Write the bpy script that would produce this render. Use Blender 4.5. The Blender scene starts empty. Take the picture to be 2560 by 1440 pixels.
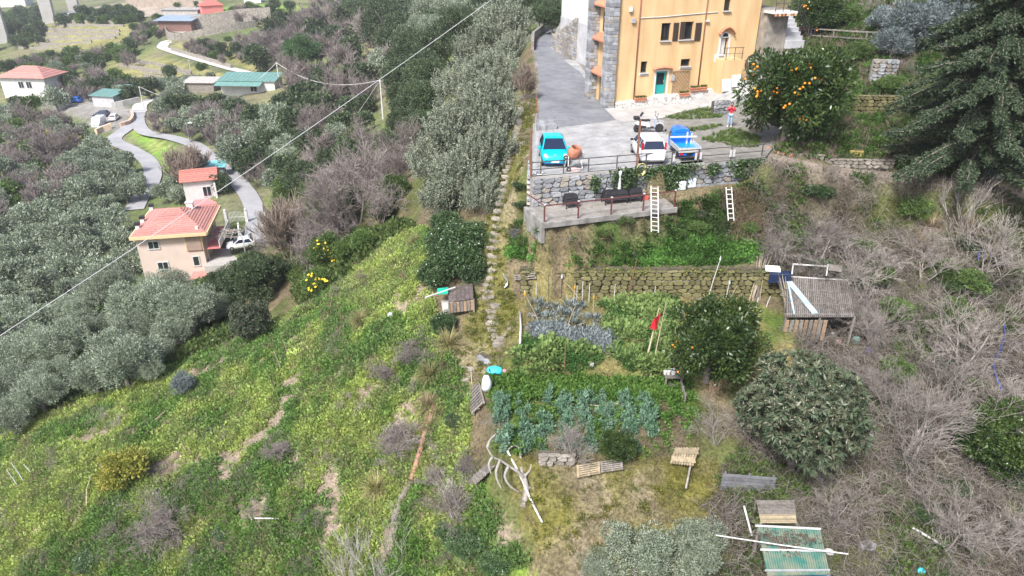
import bpy, bmesh, math, random
import numpy as np
from mathutils import Vector, Matrix, Euler

# ------------------------------------------------------------------ camera
R = math.radians
FPX, PITCH = 1795.0, R(27.0)
sc = bpy.context.scene
cam_d = bpy.data.cameras.new("camera")
cam_d.sensor_width = 36.0
cam_d.lens = 36.0 * FPX / 2560.0
cam_d.clip_start, cam_d.clip_end = 0.5, 4000.0
cam = bpy.data.objects.new("camera", cam_d)
cam.rotation_euler = (math.pi / 2 - PITCH, 0, 0)
sc.collection.objects.link(cam)
sc.camera = cam

# ------------------------------------------------------------------ sky, sun, exposure
SUN_EL, SUN_AZ = R(50), R(-150)          # azimuth measured from +Y towards +X
world = bpy.data.worlds.new("World")
sc.world = world
world.use_nodes = True
wn = world.node_tree
bg = wn.nodes["Background"]
sky = wn.nodes.new("ShaderNodeTexSky")
sky.sky_type = 'NISHITA'
sky.sun_disc = False
sky.sun_elevation = SUN_EL
sky.sun_rotation = SUN_AZ
sky.air_density = 0.7
sky.dust_density = 3.0
sky.ozone_density = 0.6
wn.links.new(sky.outputs[0], bg.inputs[0])
bg.inputs[1].default_value = 0.065
sun_d = bpy.data.lights.new("sun", 'SUN')
sun_d.energy = 1.5
sun_d.angle = R(12)
sun_d.color = (1.0, 0.975, 0.94)
sun = bpy.data.objects.new("sun", sun_d)
sdir = Vector((math.sin(SUN_AZ) * math.cos(SUN_EL), math.cos(SUN_AZ) * math.cos(SUN_EL), math.sin(SUN_EL)))
sun.rotation_euler = sdir.to_track_quat('Z', 'Y').to_euler()
sun.location = (0, 0, 60)
sc.collection.objects.link(sun)
vs = sc.view_settings
vs.view_transform = 'Standard'
vs.look = 'None'
vs.exposure = 2.08
vs.gamma = 1.0
vs.use_curve_mapping = False

rng = np.random.default_rng(7)
random.seed(7)

# ------------------------------------------------------------------ pixel <-> world helpers (authoring only)
CP, SP = math.cos(PITCH), math.sin(PITCH)
def ray(px, py):
    u = (px - 1280.0) / FPX
    v = (720.0 - py) / FPX
    return np.array((u, CP + v * SP, -SP + v * CP))
def at_z(px, py, z):
    d = ray(px, py)
    return d * (z / d[2])
def project(P):
    P = np.asarray(P, float)
    x, y, z = P[..., 0], P[..., 1], P[..., 2]
    f = y * CP - z * SP
    up = y * SP + z * CP
    return 1280 + FPX * x / f, 720 - FPX * up / f
def in_poly(px, py, poly):
    px = np.asarray(px, float); py = np.asarray(py, float)
    c = np.zeros(px.shape, bool)
    n = len(poly)
    for i in range(n):
        x1, y1 = poly[i]; x2, y2 = poly[(i + 1) % n]
        if y1 == y2: continue
        t = ((y1 > py) != (y2 > py)) & (px < (x2 - x1) * (py - y1) / (y2 - y1) + x1)
        c ^= t
    return c
def seg_dist(x, y, pts):
    """distance to a polyline and the value of its third column at the nearest place"""
    best = np.full(np.shape(x), 1e9); zz = np.zeros(np.shape(x))
    for a, b in zip(pts[:-1], pts[1:]):
        dx, dy = b[0] - a[0], b[1] - a[1]
        t = np.clip(((x - a[0]) * dx + (y - a[1]) * dy) / (dx * dx + dy * dy + 1e-9), 0, 1)
        d = np.hypot(x - a[0] - t * dx, y - a[1] - t * dy)
        m = d < best
        best = np.where(m, d, best)
        zz = np.where(m, a[2] + t * (b[2] - a[2]), zz)
    return best, zz
def poly_sd(x, y, poly):
    """signed distance to a closed plan polygon, negative inside"""
    pts = [(p[0], p[1], 0.0) for p in poly] + [(poly[0][0], poly[0][1], 0.0)]
    d, _ = seg_dist(x, y, pts)
    return np.where(in_poly(x, y, [(p[0], p[1]) for p in poly]), -d, d)

# ------------------------------------------------------------------ terrain height
CTRL = [
 (1400,300,-13.4),(1400,130,-13.4),(1380,75,-13.2),(1600,280,-13.4),(1800,320,-13.4),(1900,400,-13.6),
 (2050,400,-13.8),(2250,430,-14.4),(2450,450,-14.6),(2560,440,-14.0),(2000,330,-12.9),(2200,300,-12.8),
 (2200,235,-11.6),(2200,140,-10),(2150,80,-9),(2300,20,-7),(2540,20,-6.5),(2500,200,-10.5),(2000,30,-8.5),
 (2540,330,-12.6),(1950,60,-9.4),(2750,300,-11),(2750,0,-5),
 (1350,560,-16.6),(1500,560,-16.6),(1700,500,-15.8),(1900,480,-15.6),(2200,500,-16.2),(2450,540,-16.4),
 (1400,650,-18.3),(1650,650,-18.3),(1850,650,-18.3),(2050,640,-18.2),(2300,650,-18.4),(2540,700,-18.8),
 (1300,760,-20.2),(1600,760,-20.2),(1850,740,-20.2),(2050,780,-20.4),(2300,800,-20.6),(2540,850,-21),
 (1300,920,-20.5),(1600,920,-20.5),(1900,950,-21.2),(2200,980,-21.8),(2500,1000,-22.2),(2750,900,-21),
 (1300,1110,-21.3),(1600,1120,-21.3),(1900,1150,-22.2),(2200,1180,-23),(2500,1200,-23.5),
 (1350,1250,-22.6),(1650,1250,-22.6),(1950,1300,-23.6),(2300,1350,-24.6),(2540,1400,-25),(2750,1300,-24),
 (1400,1430,-24.6),(1700,1430,-24.8),(2000,1440,-25.2),(2000,1600,-26.5),(2600,1600,-26.5),(1500,1600,-26.2),
 (1310,230,-13.4),(1290,350,-13.9),(1265,450,-15.2),(1240,560,-17.2),(1225,700,-19.5),(1240,860,-21.2),
 (1180,960,-22.2),(1120,1250,-24.6),(1000,1440,-26.8),(1000,1600,-28.5),
 (1150,560,-18.2),(1080,620,-18.8),(1000,640,-19.6),(950,700,-20.8),(850,760,-22.2),(700,870,-24.5),
 (560,900,-26.5),(330,950,-29.5),(50,1060,-32.5),(600,1000,-26.8),(900,900,-22.6),(1050,800,-20.8),
 (300,1200,-29.5),(50,1350,-32.5),(600,1300,-28.5),(900,1100,-25),(900,1400,-27.8),(300,1430,-31.5),
 (1100,700,-19.8),(-200,1200,-36),(0,1600,-35),(500,1600,-31.5),
 (250,840,-33.5),(100,920,-35),(430,830,-31),(600,800,-29.0),(200,760,-38.5),(-100,900,-38),
 (430,690,-45),(300,690,-45),(560,680,-42.5),(100,640,-44),(250,550,-44),(100,450,-44.5),(300,440,-43.5),(380,430,-42.5),(500,480,-41.5),
 (620,520,-41),(640,600,-41),(590,400,-40.5),(490,360,-41),(340,320,-42),(300,300,-42.3),(350,270,-42),
 (250,280,-43),(60,230,-45),(0,300,-46),(150,340,-45),(50,400,-46),(-100,550,-45),(-100,350,-47),(-100,200,-50),
 (600,190,-40),(480,150,-41),(400,110,-41),(450,75,-38.5),(640,70,-36),(200,150,-47),(100,120,-50),
 (180,80,-44),(330,60,-40),(50,60,-55),(30,10,-60),(120,50,-55),(400,10,-38),(540,30,-36),(700,20,-32),
 (640,20,-34),(-100,20,-62),
 (700,620,-30),(800,560,-28.5),(900,560,-23),(980,560,-20.5),(750,450,-34),(850,400,-30.5),(950,400,-27),
 (1020,420,-22),(650,330,-37),(750,300,-36),(850,250,-34),(960,290,-30),(1050,330,-25),(800,150,-36),
 (700,200,-38),(900,120,-33),(1000,150,-30),(1050,100,-27),(1150,150,-22),(1200,250,-18),(1250,120,-17),
 (900,40,-34),(1050,30,-28),(1200,20,-20),(1300,30,-15),
]
C3 = np.array([at_z(*c) for c in CTRL])
def _uv(x, y):
    r = np.clip(np.hypot(x, y), 14.0, 620.0)
    th = np.clip(np.arctan2(x, y), -0.80, 0.80)
    return th * 1.3, np.log(r)
_cu, _cv = _uv(C3[:, 0], C3[:, 1])
def _tps(r2):
    return 0.5 * r2 * np.log(r2 + 1e-12)
_n = len(C3)
_K = _tps((_cu[:, None] - _cu[None]) ** 2 + (_cv[:, None] - _cv[None]) ** 2) + np.eye(_n) * 2e-4
_P = np.stack([np.ones(_n), _cu, _cv], 1)
_A = np.block([[_K, _P], [_P.T, np.zeros((3, 3))]])
_w = np.linalg.solve(_A, np.concatenate([C3[:, 2], np.zeros(3)]))
def base_h(x, y):
    x = np.asarray(x, float); y = np.asarray(y, float)
    u, v = _uv(x, y)
    out = _w[_n] + _w[_n + 1] * u + _w[_n + 2] * v
    for i in range(_n):
        out = out + _w[i] * _tps((u - _cu[i]) ** 2 + (v - _cv[i]) ** 2)
    return np.clip(out, -75, 6)

# value noise in plan
_perm = np.random.default_rng(3).random((256, 256))
def vnoise(x, y):
    xi = np.floor(x).astype(int); yi = np.floor(y).astype(int)
    fx = x - xi; fy = y - yi
    fx = fx * fx * (3 - 2 * fx); fy = fy * fy * (3 - 2 * fy)
    g = lambda a, b: _perm[a & 255, b & 255]
    return (g(xi, yi) * (1 - fx) * (1 - fy) + g(xi + 1, yi) * fx * (1 - fy) + g(xi, yi + 1) * (1 - fx) * fy + g(xi + 1, yi + 1) * fx * fy)
def fbm(x, y, o=4):
    s = 0; a = 0.5; t = 0
    for i in range(o):
        s = s + a * vnoise(x * 2 ** i + 17.3 * i, y * 2 ** i + 5.1 * i); t += a; a *= 0.5
    return s / t

def sstep(a, b, x):
    t = np.clip((x - a) / (b - a), 0, 1)
    return t * t * (3 - 2 * t)

# ---- level places cut into the slope (plan coordinates, metres)
YARD_Z, TERR_Z, GARD_Z, BED_Z, MOSS_Z = -13.4, -15.3, -20.2, -20.95, -22.5
def W(px, py, z):
    p = at_z(px, py, z); return (float(p[0]), float(p[1]))
wall_l = W(1330, 441, YARD_Z); wall_r = W(1915, 392, YARD_Z)
YARD = [wall_l, wall_r, W(1960, 330, YARD_Z), W(1840, 245, YARD_Z), W(1900, 160, YARD_Z), (16.0, 120.0), (3.0, 120.0), W(1345, 60, YARD_Z),
        W(1333, 110, YARD_Z), W(1338, 170, YARD_Z), W(1343, 250, YARD_Z), W(1335, 330, YARD_Z)]
_dx = np.array(wall_r) - np.array(wall_l); WALL_DIR = _dx / np.hypot(*_dx); WALL_N = np.array((WALL_DIR[1], -WALL_DIR[0]))
terr_r = tuple(np.array(wall_l) + WALL_DIR * 8.4)
TERR = [tuple(np.array(wall_l) + WALL_DIR * -0.4), tuple(np.array(terr_r)), tuple(np.array(terr_r) + WALL_N * 2.35), tuple(np.array(wall_l) + WALL_DIR * -0.1 + WALL_N * 2.75)]
GARD_BACK_L = W(1300, 742, GARD_Z); GARD_BACK_R = W(2000, 742, GARD_Z)
GARDEN = [GARD_BACK_L, GARD_BACK_R, W(1990, 900, GARD_Z), W(1700, 945, GARD_Z), W(1225, 925, GARD_Z), W(1290, 860, GARD_Z)]
BED = [W(1225, 940, BED_Z), W(1720, 960, BED_Z), W(1745, 1030, BED_Z), W(1700, 1135, BED_Z), W(1245, 1130, BED_Z)]
MOSS = [W(1340, 1185, MOSS_Z), W(1780, 1185, MOSS_Z), W(1800, 1290, MOSS_Z), W(1400, 1320, MOSS_Z)]
def H(x, y):
    x = np.asarray(x, float); y = np.asarray(y, float)
    h = base_h(x, y)
    r = np.hypot(x, y)
    amp = np.clip(r / 55.0, 0.8, 2.6)
    h = h + (fbm(x / 6.0, y / 6.0) - 0.5) * 0.9 * amp * 0.7 + (fbm(x / 1.6 + 40, y / 1.6) - 0.5) * 0.35
    # small overgrown terraces on the open green slope
    gm = np.clip((x + 30) / 6, 0, 1) * np.clip((-2 - x) / 5, 0, 1) * np.clip((60 - y) / 8, 0, 1)
    st = (h + 0.10 * x) / 1.5
    fr = st - np.floor(st)
    h = h + gm * 0.75 * (np.clip((fr - 0.62) / 0.38, 0, 1) - fr) 
    # garden shelf, its beds and the mossy shelf below
    d = poly_sd(x, y, GARDEN); h = np.where(d < 0, GARD_Z + 0.03 * np.sin(x * 3), np.where(d < 1.3, GARD_Z + (h - GARD_Z) * sstep(0.0, 1.3, d), h))
    d = poly_sd(x, y, BED); h = np.where(d < 0, BED_Z, np.where(d < 0.5, BED_Z + (h - BED_Z) * sstep(0, 0.5, d), h))
    d = poly_sd(x, y, MOSS); h = np.where(d < 0, MOSS_Z + 0.5 * (h - MOSS_Z), np.where(d < 1.5, MOSS_Z + (h - MOSS_Z) * (0.5 + 0.5 * sstep(0, 1.5, d)), h))
    # mossy retaining wall above the garden: ground is cut straight behind it
    gb = np.array(GARD_BACK_L); gd = np.array(GARD_BACK_R) - gb; gl = np.hypot(*gd); gd = gd / gl; gn = np.array((-gd[1], gd[0]))
    s = (x - gb[0]) * gd[0] + (y - gb[1]) * gd[1]; q = (x - gb[0]) * gn[0] + (y - gb[1]) * gn[1]
    m = (s > -0.6) & (s < gl - 1.0) & (q > 0.35) & (q < 1.5)
    h = np.where(m, np.maximum(h, -18.45 + 0.05 * q), h)
    # terrace slab and yard
    d = poly_sd(x, y, TERR); h = np.where(d < 0.1, TERR_Z - 0.25, np.where(d < 1.2, np.minimum(h, TERR_Z - 0.25 - 0.5 * d), h))
    d = poly_sd(x, y, YARD)
    inside = d < 0
    h = np.where(inside, YARD_Z - 0.06, np.where((d < 2.5) & (y > wall_l[1] + 1.5), (YARD_Z - 0.1) + (h - YARD_Z + 0.1) * sstep(0, 2.5, d), h))
    q2 = (x - wall_l[0]) * WALL_N[0] + (y - wall_l[1]) * WALL_N[1]; s2 = (x - wall_l[0]) * WALL_DIR[0] + (y - wall_l[1]) * WALL_DIR[1]
    m = (q2 > -0.5) & (q2 < 1.5) & (s2 > 8.4) & (s2 < 15.2)
    h = np.where(m, np.minimum(h, -14.9 - 0.3 * np.maximum(q2, 0)), h)
    m = (q2 > -0.5) & (q2 < 0.2) & (s2 > -0.3) & (s2 <= 8.4)
    h = np.where(m, TERR_Z - 0.25, h)
    return h

# valley roads (px, py, z) centre lines and widths
def P3(pts, zf=None):
    return [tuple(float(c) for c in at_z(a, b, z)) for a, b, z in pts]
def smooth_line(pts, step=1.5):
    p = np.array(pts, float); n = len(p); out = []
    for i in range(n - 1):
        p0, p1, p2, p3 = p[max(i - 1, 0)], p[i], p[i + 1], p[min(i + 2, n - 1)]
        k = max(2, int(np.linalg.norm(p2 - p1) / step))
        for j in range(k):
            t = j / k
            out.append(0.5 * (2 * p1 + (p2 - p0) * t + (2 * p0 - 5 * p1 + 4 * p2 - p3) * t * t + (3 * p1 - p0 - 3 * p2 + p3) * t ** 3))
    out.append(p[-1])
    return np.array(out)
ROADS = {
 'hairpin': (smooth_line(P3([(350,275,-42),(345,305,-42),(365,332,-41.8),(430,345,-41.2),(492,366,-41),(530,400,-40.8),(580,440,-40.8),(622,490,-40.9),(640,540,-41),(636,580,-41.2),(640,610,-41.4)])), 3.0),
 'junction': (smooth_line(P3([(345,300,-42),(312,325,-42.3),(285,350,-42.8),(330,375,-42.7),(368,400,-42.6),(382,430,-42.6),(375,460,-42.8),(350,495,-43.4),(335,525,-43.8)])), 3.2),
 'upper': (smooth_line(P3([(350,280,-42),(352,262,-42),(390,245,-41.4),(500,220,-40.5),(640,205,-39.6),(625,185,-39.8),(570,170,-40.2),(500,150,-40.8),(440,132,-41),(405,118,-41),(420,105,-40.6)])), 3.4),
 'terrace_drive': (smooth_line(P3([(405,118,-41),(420,103,-40.6),(470,96,-39.6)])), 4.0),
 'villa_drive': (smooth_line(P3([(420,74,-38.4),(450,79,-38.4),(490,80,-38.2),(560,72,-37.2),(640,63,-36)])), 5.0),
}
DIRT = smooth_line(P3([(1915,392,-13.55),(1990,405,-13.7),(2100,425,-14.0),(2250,440,-14.4),(2400,450,-14.5),(2500,475,-14.7),(2640,500,-14.8)]), 0.8)
PADS = []      # filled below: (plan polygon, level, blend)
def rect_plan(c, d, l, w):
    c = np.array(c[:2]); d = np.array(d) / np.hypot(*d); n = np.array((-d[1], d[0]))
    return [tuple(c + d * (a * l / 2) + n * (b * w / 2)) for a, b in ((-1, -1), (1, -1), (1, 1), (-1, 1))]
pk_c = W(440, 690, -45.0)                       # pink house plot
PADS.append(([W(345, 715, -45), W(520, 715, -45), W(640, 640, -41.3), W(600, 600, -41.5), W(560, 560, -43)], None, 2))
LOT = [W(105, 262, -43.2), W(200, 235, -43.2), W(300, 260, -42.8), W(340, 280, -42.2), W(320, 305, -42.3), W(270, 310, -42.5), W(240, 300, -43), W(170, 262, -43.2)]
PADS.append((LOT, -42.7, 4))
def ground_full(x, y):
    h = H(x, y)
    for poly, lv, bl in PADS:
        if lv is None: continue
        d = poly_sd(x, y, poly)
        h = np.where(d < bl, lv + (h - lv) * sstep(0, bl, d), h)
    for k, (ln, w) in ROADS.items():
        far = (x > ln[:, 0].min() - 12) & (x < ln[:, 0].max() + 12) & (y > ln[:, 1].min() - 12) & (y < ln[:, 1].max() + 12)
        if not np.any(far): continue
        d, zz = seg_dist(x[far], y[far], ln[::2])
        hh = h[far]; e = w / 2 + 0.8
        h[far] = np.where(d < e + 5, zz - 0.12 + (hh - zz + 0.12) * sstep(e, e + 5, d), hh)
    far = (x > 14) & (x < 40) & (y > 34) & (y < 62)
    d, zz = seg_dist(x[far], y[far], DIRT)
    h[far] = np.where(d < 2.2, zz - 0.05 + (h[far] - zz + 0.05) * sstep(0.9, 2.2, d), h[far])
    return h

def axis(segs):
    out = []
    for a, b, s in segs:
        out += list(np.arange(a, b, s))
    return np.array(out + [segs[-1][1]])
GX = axis([(-460, -200, 5), (-200, -110, 2.5), (-110, -45, 1.2), (-45, 32, 0.35), (32, 60, 1.0), (60, 200, 5)])
GY = axis([(4, 18, 1.5), (18, 62, 0.35), (62, 110, 0.9), (110, 230, 2.2), (230, 560, 5), (560, 900, 20)])
_gx, _gy = np.meshgrid(GX, GY, indexing='ij')
GZ = ground_full(_gx.ravel(), _gy.ravel()).reshape(_gx.shape)
def ground(x, y):
    x = np.asarray(x, float); y = np.asarray(y, float)
    i = np.clip(np.searchsorted(GX, x) - 1, 0, len(GX) - 2); j = np.clip(np.searchsorted(GY, y) - 1, 0, len(GY) - 2)
    a = np.clip((x - GX[i]) / (GX[i + 1] - GX[i]), 0, 1); b = np.clip((y - GY[j]) / (GY[j + 1] - GY[j]), 0, 1)
    return (GZ[i, j] * (1 - a) * (1 - b) + GZ[i + 1, j] * a * (1 - b) + GZ[i, j + 1] * (1 - a) * b + GZ[i + 1, j + 1] * a * b)
_ts = np.concatenate([np.arange(14, 90, 0.12), np.arange(90, 900, 0.6)])
def hit(px, py, dz=0.0):
    """where the line of sight through a photo pixel meets the ground"""
    d = ray(px, py); d = d / np.linalg.norm(d)
    P = d[None] * _ts[:, None]
    below = P[:, 2] < ground(P[:, 0], P[:, 1]) + dz
    k = int(np.argmax(below)) if below.any() else len(_ts) - 1
    p = P[max(k, 1)]
    return np.array((p[0], p[1], float(ground(p[0], p[1]))))
def depth(p):
    return p[1] * CP - p[2] * SP
def gz(x, y):
    return float(ground(x, y))
# ------------------------------------------------------------------ materials
MATS = {}
def _noise_col(nt, col, amt, scale, coord='Object', detail=4.0, col2=None):
    tc = nt.nodes.new('ShaderNodeTexCoord')
    nz = nt.nodes.new('ShaderNodeTexNoise'); nz.inputs['Scale'].default_value = scale; nz.inputs['Detail'].default_value = detail
    nt.links.new(tc.outputs[coord], nz.inputs['Vector'])
    rp = nt.nodes.new('ShaderNodeValToRGB')
    c = np.array(col[:3])
    a = c * (1 - amt); b = np.clip(c * (1 + amt), 0, 1) if col2 is None else np.array(col2[:3])
    rp.color_ramp.elements[0].position = 0.32; rp.color_ramp.elements[1].position = 0.68
    rp.color_ramp.elements[0].color = (*a, 1); rp.color_ramp.elements[1].color = (*b, 1)
    nt.links.new(nz.outputs['Fac'], rp.inputs[0])
    return rp.outputs[0], nz
def mat(name, col, rough=0.7, amt=0.15, scale=6.0, bump=0.0, metal=0.0, col2=None, spec=0.4, rand=0.0, coord='Object', trans=0.0, detail=4.0, coat=0.0, bscale=None):
    if name in MATS: return MATS[name]
    m = bpy.data.materials.new(name); m.use_nodes = True; nt = m.node_tree
    b = nt.nodes['Principled BSDF']
    b.inputs['Roughness'].default_value = rough; b.inputs['Metallic'].default_value = metal
    b.inputs['Specular IOR Level'].default_value = spec
    b.inputs['Coat Weight'].default_value = coat
    out, nz = _noise_col(nt, col, amt, scale, coord, detail, col2)
    if rand > 0:
        oi = nt.nodes.new('ShaderNodeObjectInfo')
        mr = nt.nodes.new('ShaderNodeMapRange'); mr.inputs[3].default_value = 1 - rand; mr.inputs[4].default_value = 1 + rand
        nt.links.new(oi.outputs['Random'], mr.inputs[0])
        mx = nt.nodes.new('ShaderNodeVectorMath'); mx.operation = 'SCALE'
        nt.links.new(out, mx.inputs[0]); nt.links.new(mr.outputs[0], mx.inputs['Scale']); out = mx.outputs[0]
    nt.links.new(out, b.inputs['Base Color'])
    if bump:
        bp = nt.nodes.new('ShaderNodeBump'); bp.inputs['Strength'].default_value = bump; bp.inputs['Distance'].default_value = 0.05
        if bscale:
            n2 = nt.nodes.new('ShaderNodeTexNoise'); n2.inputs['Scale'].default_value = bscale; n2.inputs['Detail'].default_value = 5
            tc2 = nt.nodes.new('ShaderNodeTexCoord'); nt.links.new(tc2.outputs[coord], n2.inputs['Vector']); nz = n2
        nt.links.new(nz.outputs['Fac'], bp.inputs['Height']); nt.links.new(bp.outputs[0], b.inputs['Normal'])
    MATS[name] = m
    return m
def leaf_mat(name, cols, rough=0.5, trans=0.3, under=None, rand=0.18, spec=0.35):
    """leaf colours picked per leaf by the face attribute 'tint'; optional paler underside"""
    m = bpy.data.materials.new(name); m.use_nodes = True; nt = m.node_tree
    b = nt.nodes['Principled BSDF']; b.inputs['Roughness'].default_value = rough; b.inputs['Specular IOR Level'].default_value = spec
    at = nt.nodes.new('ShaderNodeAttribute'); at.attribute_name = 'tint'
    rp = nt.nodes.new('ShaderNodeValToRGB'); e = rp.color_ramp.elements
    while len(e) < len(cols): e.new(0.5)
    for i, c in enumerate(cols):
        e[i].position = i / (len(cols) - 1); e[i].color = (*c, 1)
    nt.links.new(at.outputs['Fac'], rp.inputs[0])
    out = rp.outputs[0]
    if under:
        ge = nt.nodes.new('ShaderNodeNewGeometry'); mx = nt.nodes.new('ShaderNodeMix'); mx.data_type = 'RGBA'
        nt.links.new(ge.outputs['Backfacing'], mx.inputs['Factor']); nt.links.new(out, mx.inputs[6]); mx.inputs[7].default_value = (*under, 1); out = mx.outputs[2]
    oi = nt.nodes.new('ShaderNodeObjectInfo')
    mr = nt.nodes.new('ShaderNodeMapRange'); mr.inputs[3].default_value = 1 - rand; mr.inputs[4].default_value = 1 + rand
    nt.links.new(oi.outputs['Random'], mr.inputs[0])
    mv = nt.nodes.new('ShaderNodeVectorMath'); mv.operation = 'SCALE'; nt.links.new(out, mv.inputs[0]); nt.links.new(mr.outputs[0], mv.inputs['Scale'])
    nt.links.new(mv.outputs[0], b.inputs['Base Color'])
    if trans:
        tr = nt.nodes.new('ShaderNodeBsdfTranslucent'); nt.links.new(mv.outputs[0], tr.inputs['Color'])
        ms = nt.nodes.new('ShaderNodeMixShader'); ms.inputs[0].default_value = trans
        nt.links.new(b.outputs[0], ms.inputs[1]); nt.links.new(tr.outputs[0], ms.inputs[2])
        nt.links.new(ms.outputs[0], nt.nodes['Material Output'].inputs['Surface'])
    MATS[name] = m
    return m
def glass_mat(name, col=(0.02, 0.025, 0.03), rough=0.08):
    m = bpy.data.materials.new(name); m.use_nodes = True; b = m.node_tree.nodes['Principled BSDF']
    b.inputs['Base Color'].default_value = (*col, 1); b.inputs['Roughness'].default_value = rough; b.inputs['Specular IOR Level'].default_value = 0.7
    MATS[name] = m
    return m

# ------------------------------------------------------------------ mesh building
COL = sc.collection
def link(o, parent=None):
    COL.objects.link(o)
    if parent is not None: o.parent = parent
    return o
class MB:
    def __init__(s): s.v = []; s.f = []
    def add(s, v, f):
        k = len(s.v); s.v += [tuple(map(float, p)) for p in v]; s.f += [tuple(k + i for i in q) for q in f]; return s
    def hexa(s, p):
        return s.add(p, [(0, 3, 2, 1), (4, 5, 6, 7), (0, 1, 5, 4), (1, 2, 6, 5), (2, 3, 7, 6), (3, 0, 4, 7)])
    def box(s, c, d, rz=0.0, taper=1.0):
        ca, sa = math.cos(rz), math.sin(rz); p = []
        for z, k in ((-1, 1.0), (1, taper)):
            for x, y in ((-1, -1), (1, -1), (1, 1), (-1, 1)):
                a, b = x * d[0] / 2 * k, y * d[1] / 2 * k
                p.append((c[0] + a * ca - b * sa, c[1] + a * sa + b * ca, c[2] + z * d[2] / 2))
        return s.hexa(p)
    def beam(s, a, b, w, h=None, up=(0, 0, 1)):
        h = h or w; a = Vector(a); b = Vector(b); d = (b - a).normalized(); u = Vector(up)
        if abs(d.dot(u)) > 0.97: u = Vector((0, 1, 0)) if abs(d.y) < 0.9 else Vector((1, 0, 0))
        x = d.cross(u).normalized() * (w / 2); y = x.cross(d).normalized() * (h / 2)
        return s.hexa([a - x - y, a + x - y, a + x + y, a - x + y, b - x - y, b + x - y, b + x + y, b - x + y])
    def tube(s, pts, rad, n=8, cap=True):
        pts = [Vector(p) for p in pts]; rad = [rad] * len(pts) if np.isscalar(rad) else list(rad)
        k = len(s.v); m = len(pts); d0 = (pts[1] - pts[0]).normalized()
        ref = Vector((0, 0, 1)) if abs(d0.z) < 0.9 else Vector((1, 0, 0))
        for i, p in enumerate(pts):
            d = (pts[min(i + 1, m - 1)] - pts[max(i - 1, 0)]).normalized()
            x = d.cross(ref)
            if x.length < 1e-4: x = d.cross(Vector((0.3, 0.9, 0.1)))
            x.normalize(); y = d.cross(x)
            for j in range(n):
                a = 2 * math.pi * j / n
                s.v.append(tuple(p + x * (rad[i] * math.cos(a)) + y * (rad[i] * math.sin(a))))
        for i in range(m - 1):
            for j in range(n):
                s.f.append((k + i * n + j, k + i * n + (j + 1) % n, k + (i + 1) * n + (j + 1) % n, k + (i + 1) * n + j))
        if cap:
            s.f.append(tuple(k + j for j in reversed(range(n)))); s.f.append(tuple(k + (m - 1) * n + j for j in range(n)))
        return s
    def lathe(s, prof, c=(0, 0, 0), n=16, axis='Z'):
        k = len(s.v); m = len(prof)
        for r, z in prof:
            for j in range(n):
                a = 2 * math.pi * j / n; x, y = r * math.cos(a), r * math.sin(a)
                q = (x, y, z) if axis == 'Z' else ((z, x, y) if axis == 'X' else (x, z, y))
                s.v.append((c[0] + q[0], c[1] + q[1], c[2] + q[2]))
        for i in range(m - 1):
            for j in range(n):
                s.f.append((k + i * n + j, k + i * n + (j + 1) % n, k + (i + 1) * n + (j + 1) % n, k + (i + 1) * n + j))
        s.f.append(tuple(k + j for j in reversed(range(n)))); s.f.append(tuple(k + (m - 1) * n + j for j in range(n)))
        return s
    def prism(s, poly, z0, z1):
        n = len(poly)
        zf0 = z0 if callable(z0) else (lambda x, y: z0)
        zf1 = z1 if callable(z1) else (lambda x, y: z1)
        v = [(p[0], p[1], zf0(p[0], p[1])) for p in poly] + [(p[0], p[1], zf1(p[0], p[1])) for p in poly]
        f = [tuple(reversed(range(n))), tuple(range(n, 2 * n))] + [(i, (i + 1) % n, n + (i + 1) % n, n + i) for i in range(n)]
        return s.add(v, f)
    def loft(s, secs, cap=True):
        """secs: list of equal-length closed rings"""
        k = len(s.v); n = len(secs[0])
        for r in secs: s.v += [tuple(map(float, p)) for p in r]
        for i in range(len(secs) - 1):
            for j in range(n):
                s.f.append((k + i * n + j, k + i * n + (j + 1) % n, k + (i + 1) * n + (j + 1) % n, k + (i + 1) * n + j))
        if cap:
            s.f.append(tuple(k + j for j in reversed(range(n)))); s.f.append(tuple(k + (len(secs) - 1) * n + j for j in range(n)))
        return s
    def mesh(s, name, m=None, smooth=False, bevel=0.0):
        me = bpy.data.meshes.new(name); me.from_pydata(s.v, [], s.f); me.update()
        bm = bmesh.new(); bm.from_mesh(me)
        if bevel > 0:
            bmesh.ops.bevel(bm, geom=list(bm.edges), offset=bevel, segments=1, affect='EDGES', clamp_overlap=True)
        bmesh.ops.recalc_face_normals(bm, faces=bm.faces); bm.to_mesh(me); bm.free()
        if m is not None: me.materials.append(m)
        if smooth: me.polygons.foreach_set('use_smooth', [True] * len(me.polygons))
        return me
    def build(s, name, m=None, parent=None, smooth=False, bevel=0.0, loc=None, rz=0.0):
        o = bpy.data.objects.new(name, s.mesh(name, m, smooth, bevel))
        if loc is not None: o.location = loc
        if rz: o.rotation_euler = (0, 0, rz)
        return link(o, parent)
def tag(o, label=None, cat=None, group=None, kind=None):
    if label: o['label'] = label
    if cat: o['category'] = cat
    if group: o['group'] = group
    if kind or cat: o['kind'] = kind or 'thing'
    return o
def thing(name, label, cat, loc=(0, 0, 0), rz=0.0, group=None):
    o = bpy.data.objects.new(name, None); o.empty_display_size = 0.3
    o.location = loc; o.rotation_euler = (0, 0, rz); COL.objects.link(o)
    return tag(o, label, cat, group)
def inst(name, me, parent=None, loc=(0, 0, 0), rot=(0, 0, 0), sc_=(1, 1, 1)):
    o = bpy.data.objects.new(name, me); o.location = loc; o.rotation_euler = rot
    o.scale = sc_ if hasattr(sc_, '__len__') else (sc_,) * 3
    return link(o, parent)
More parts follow.
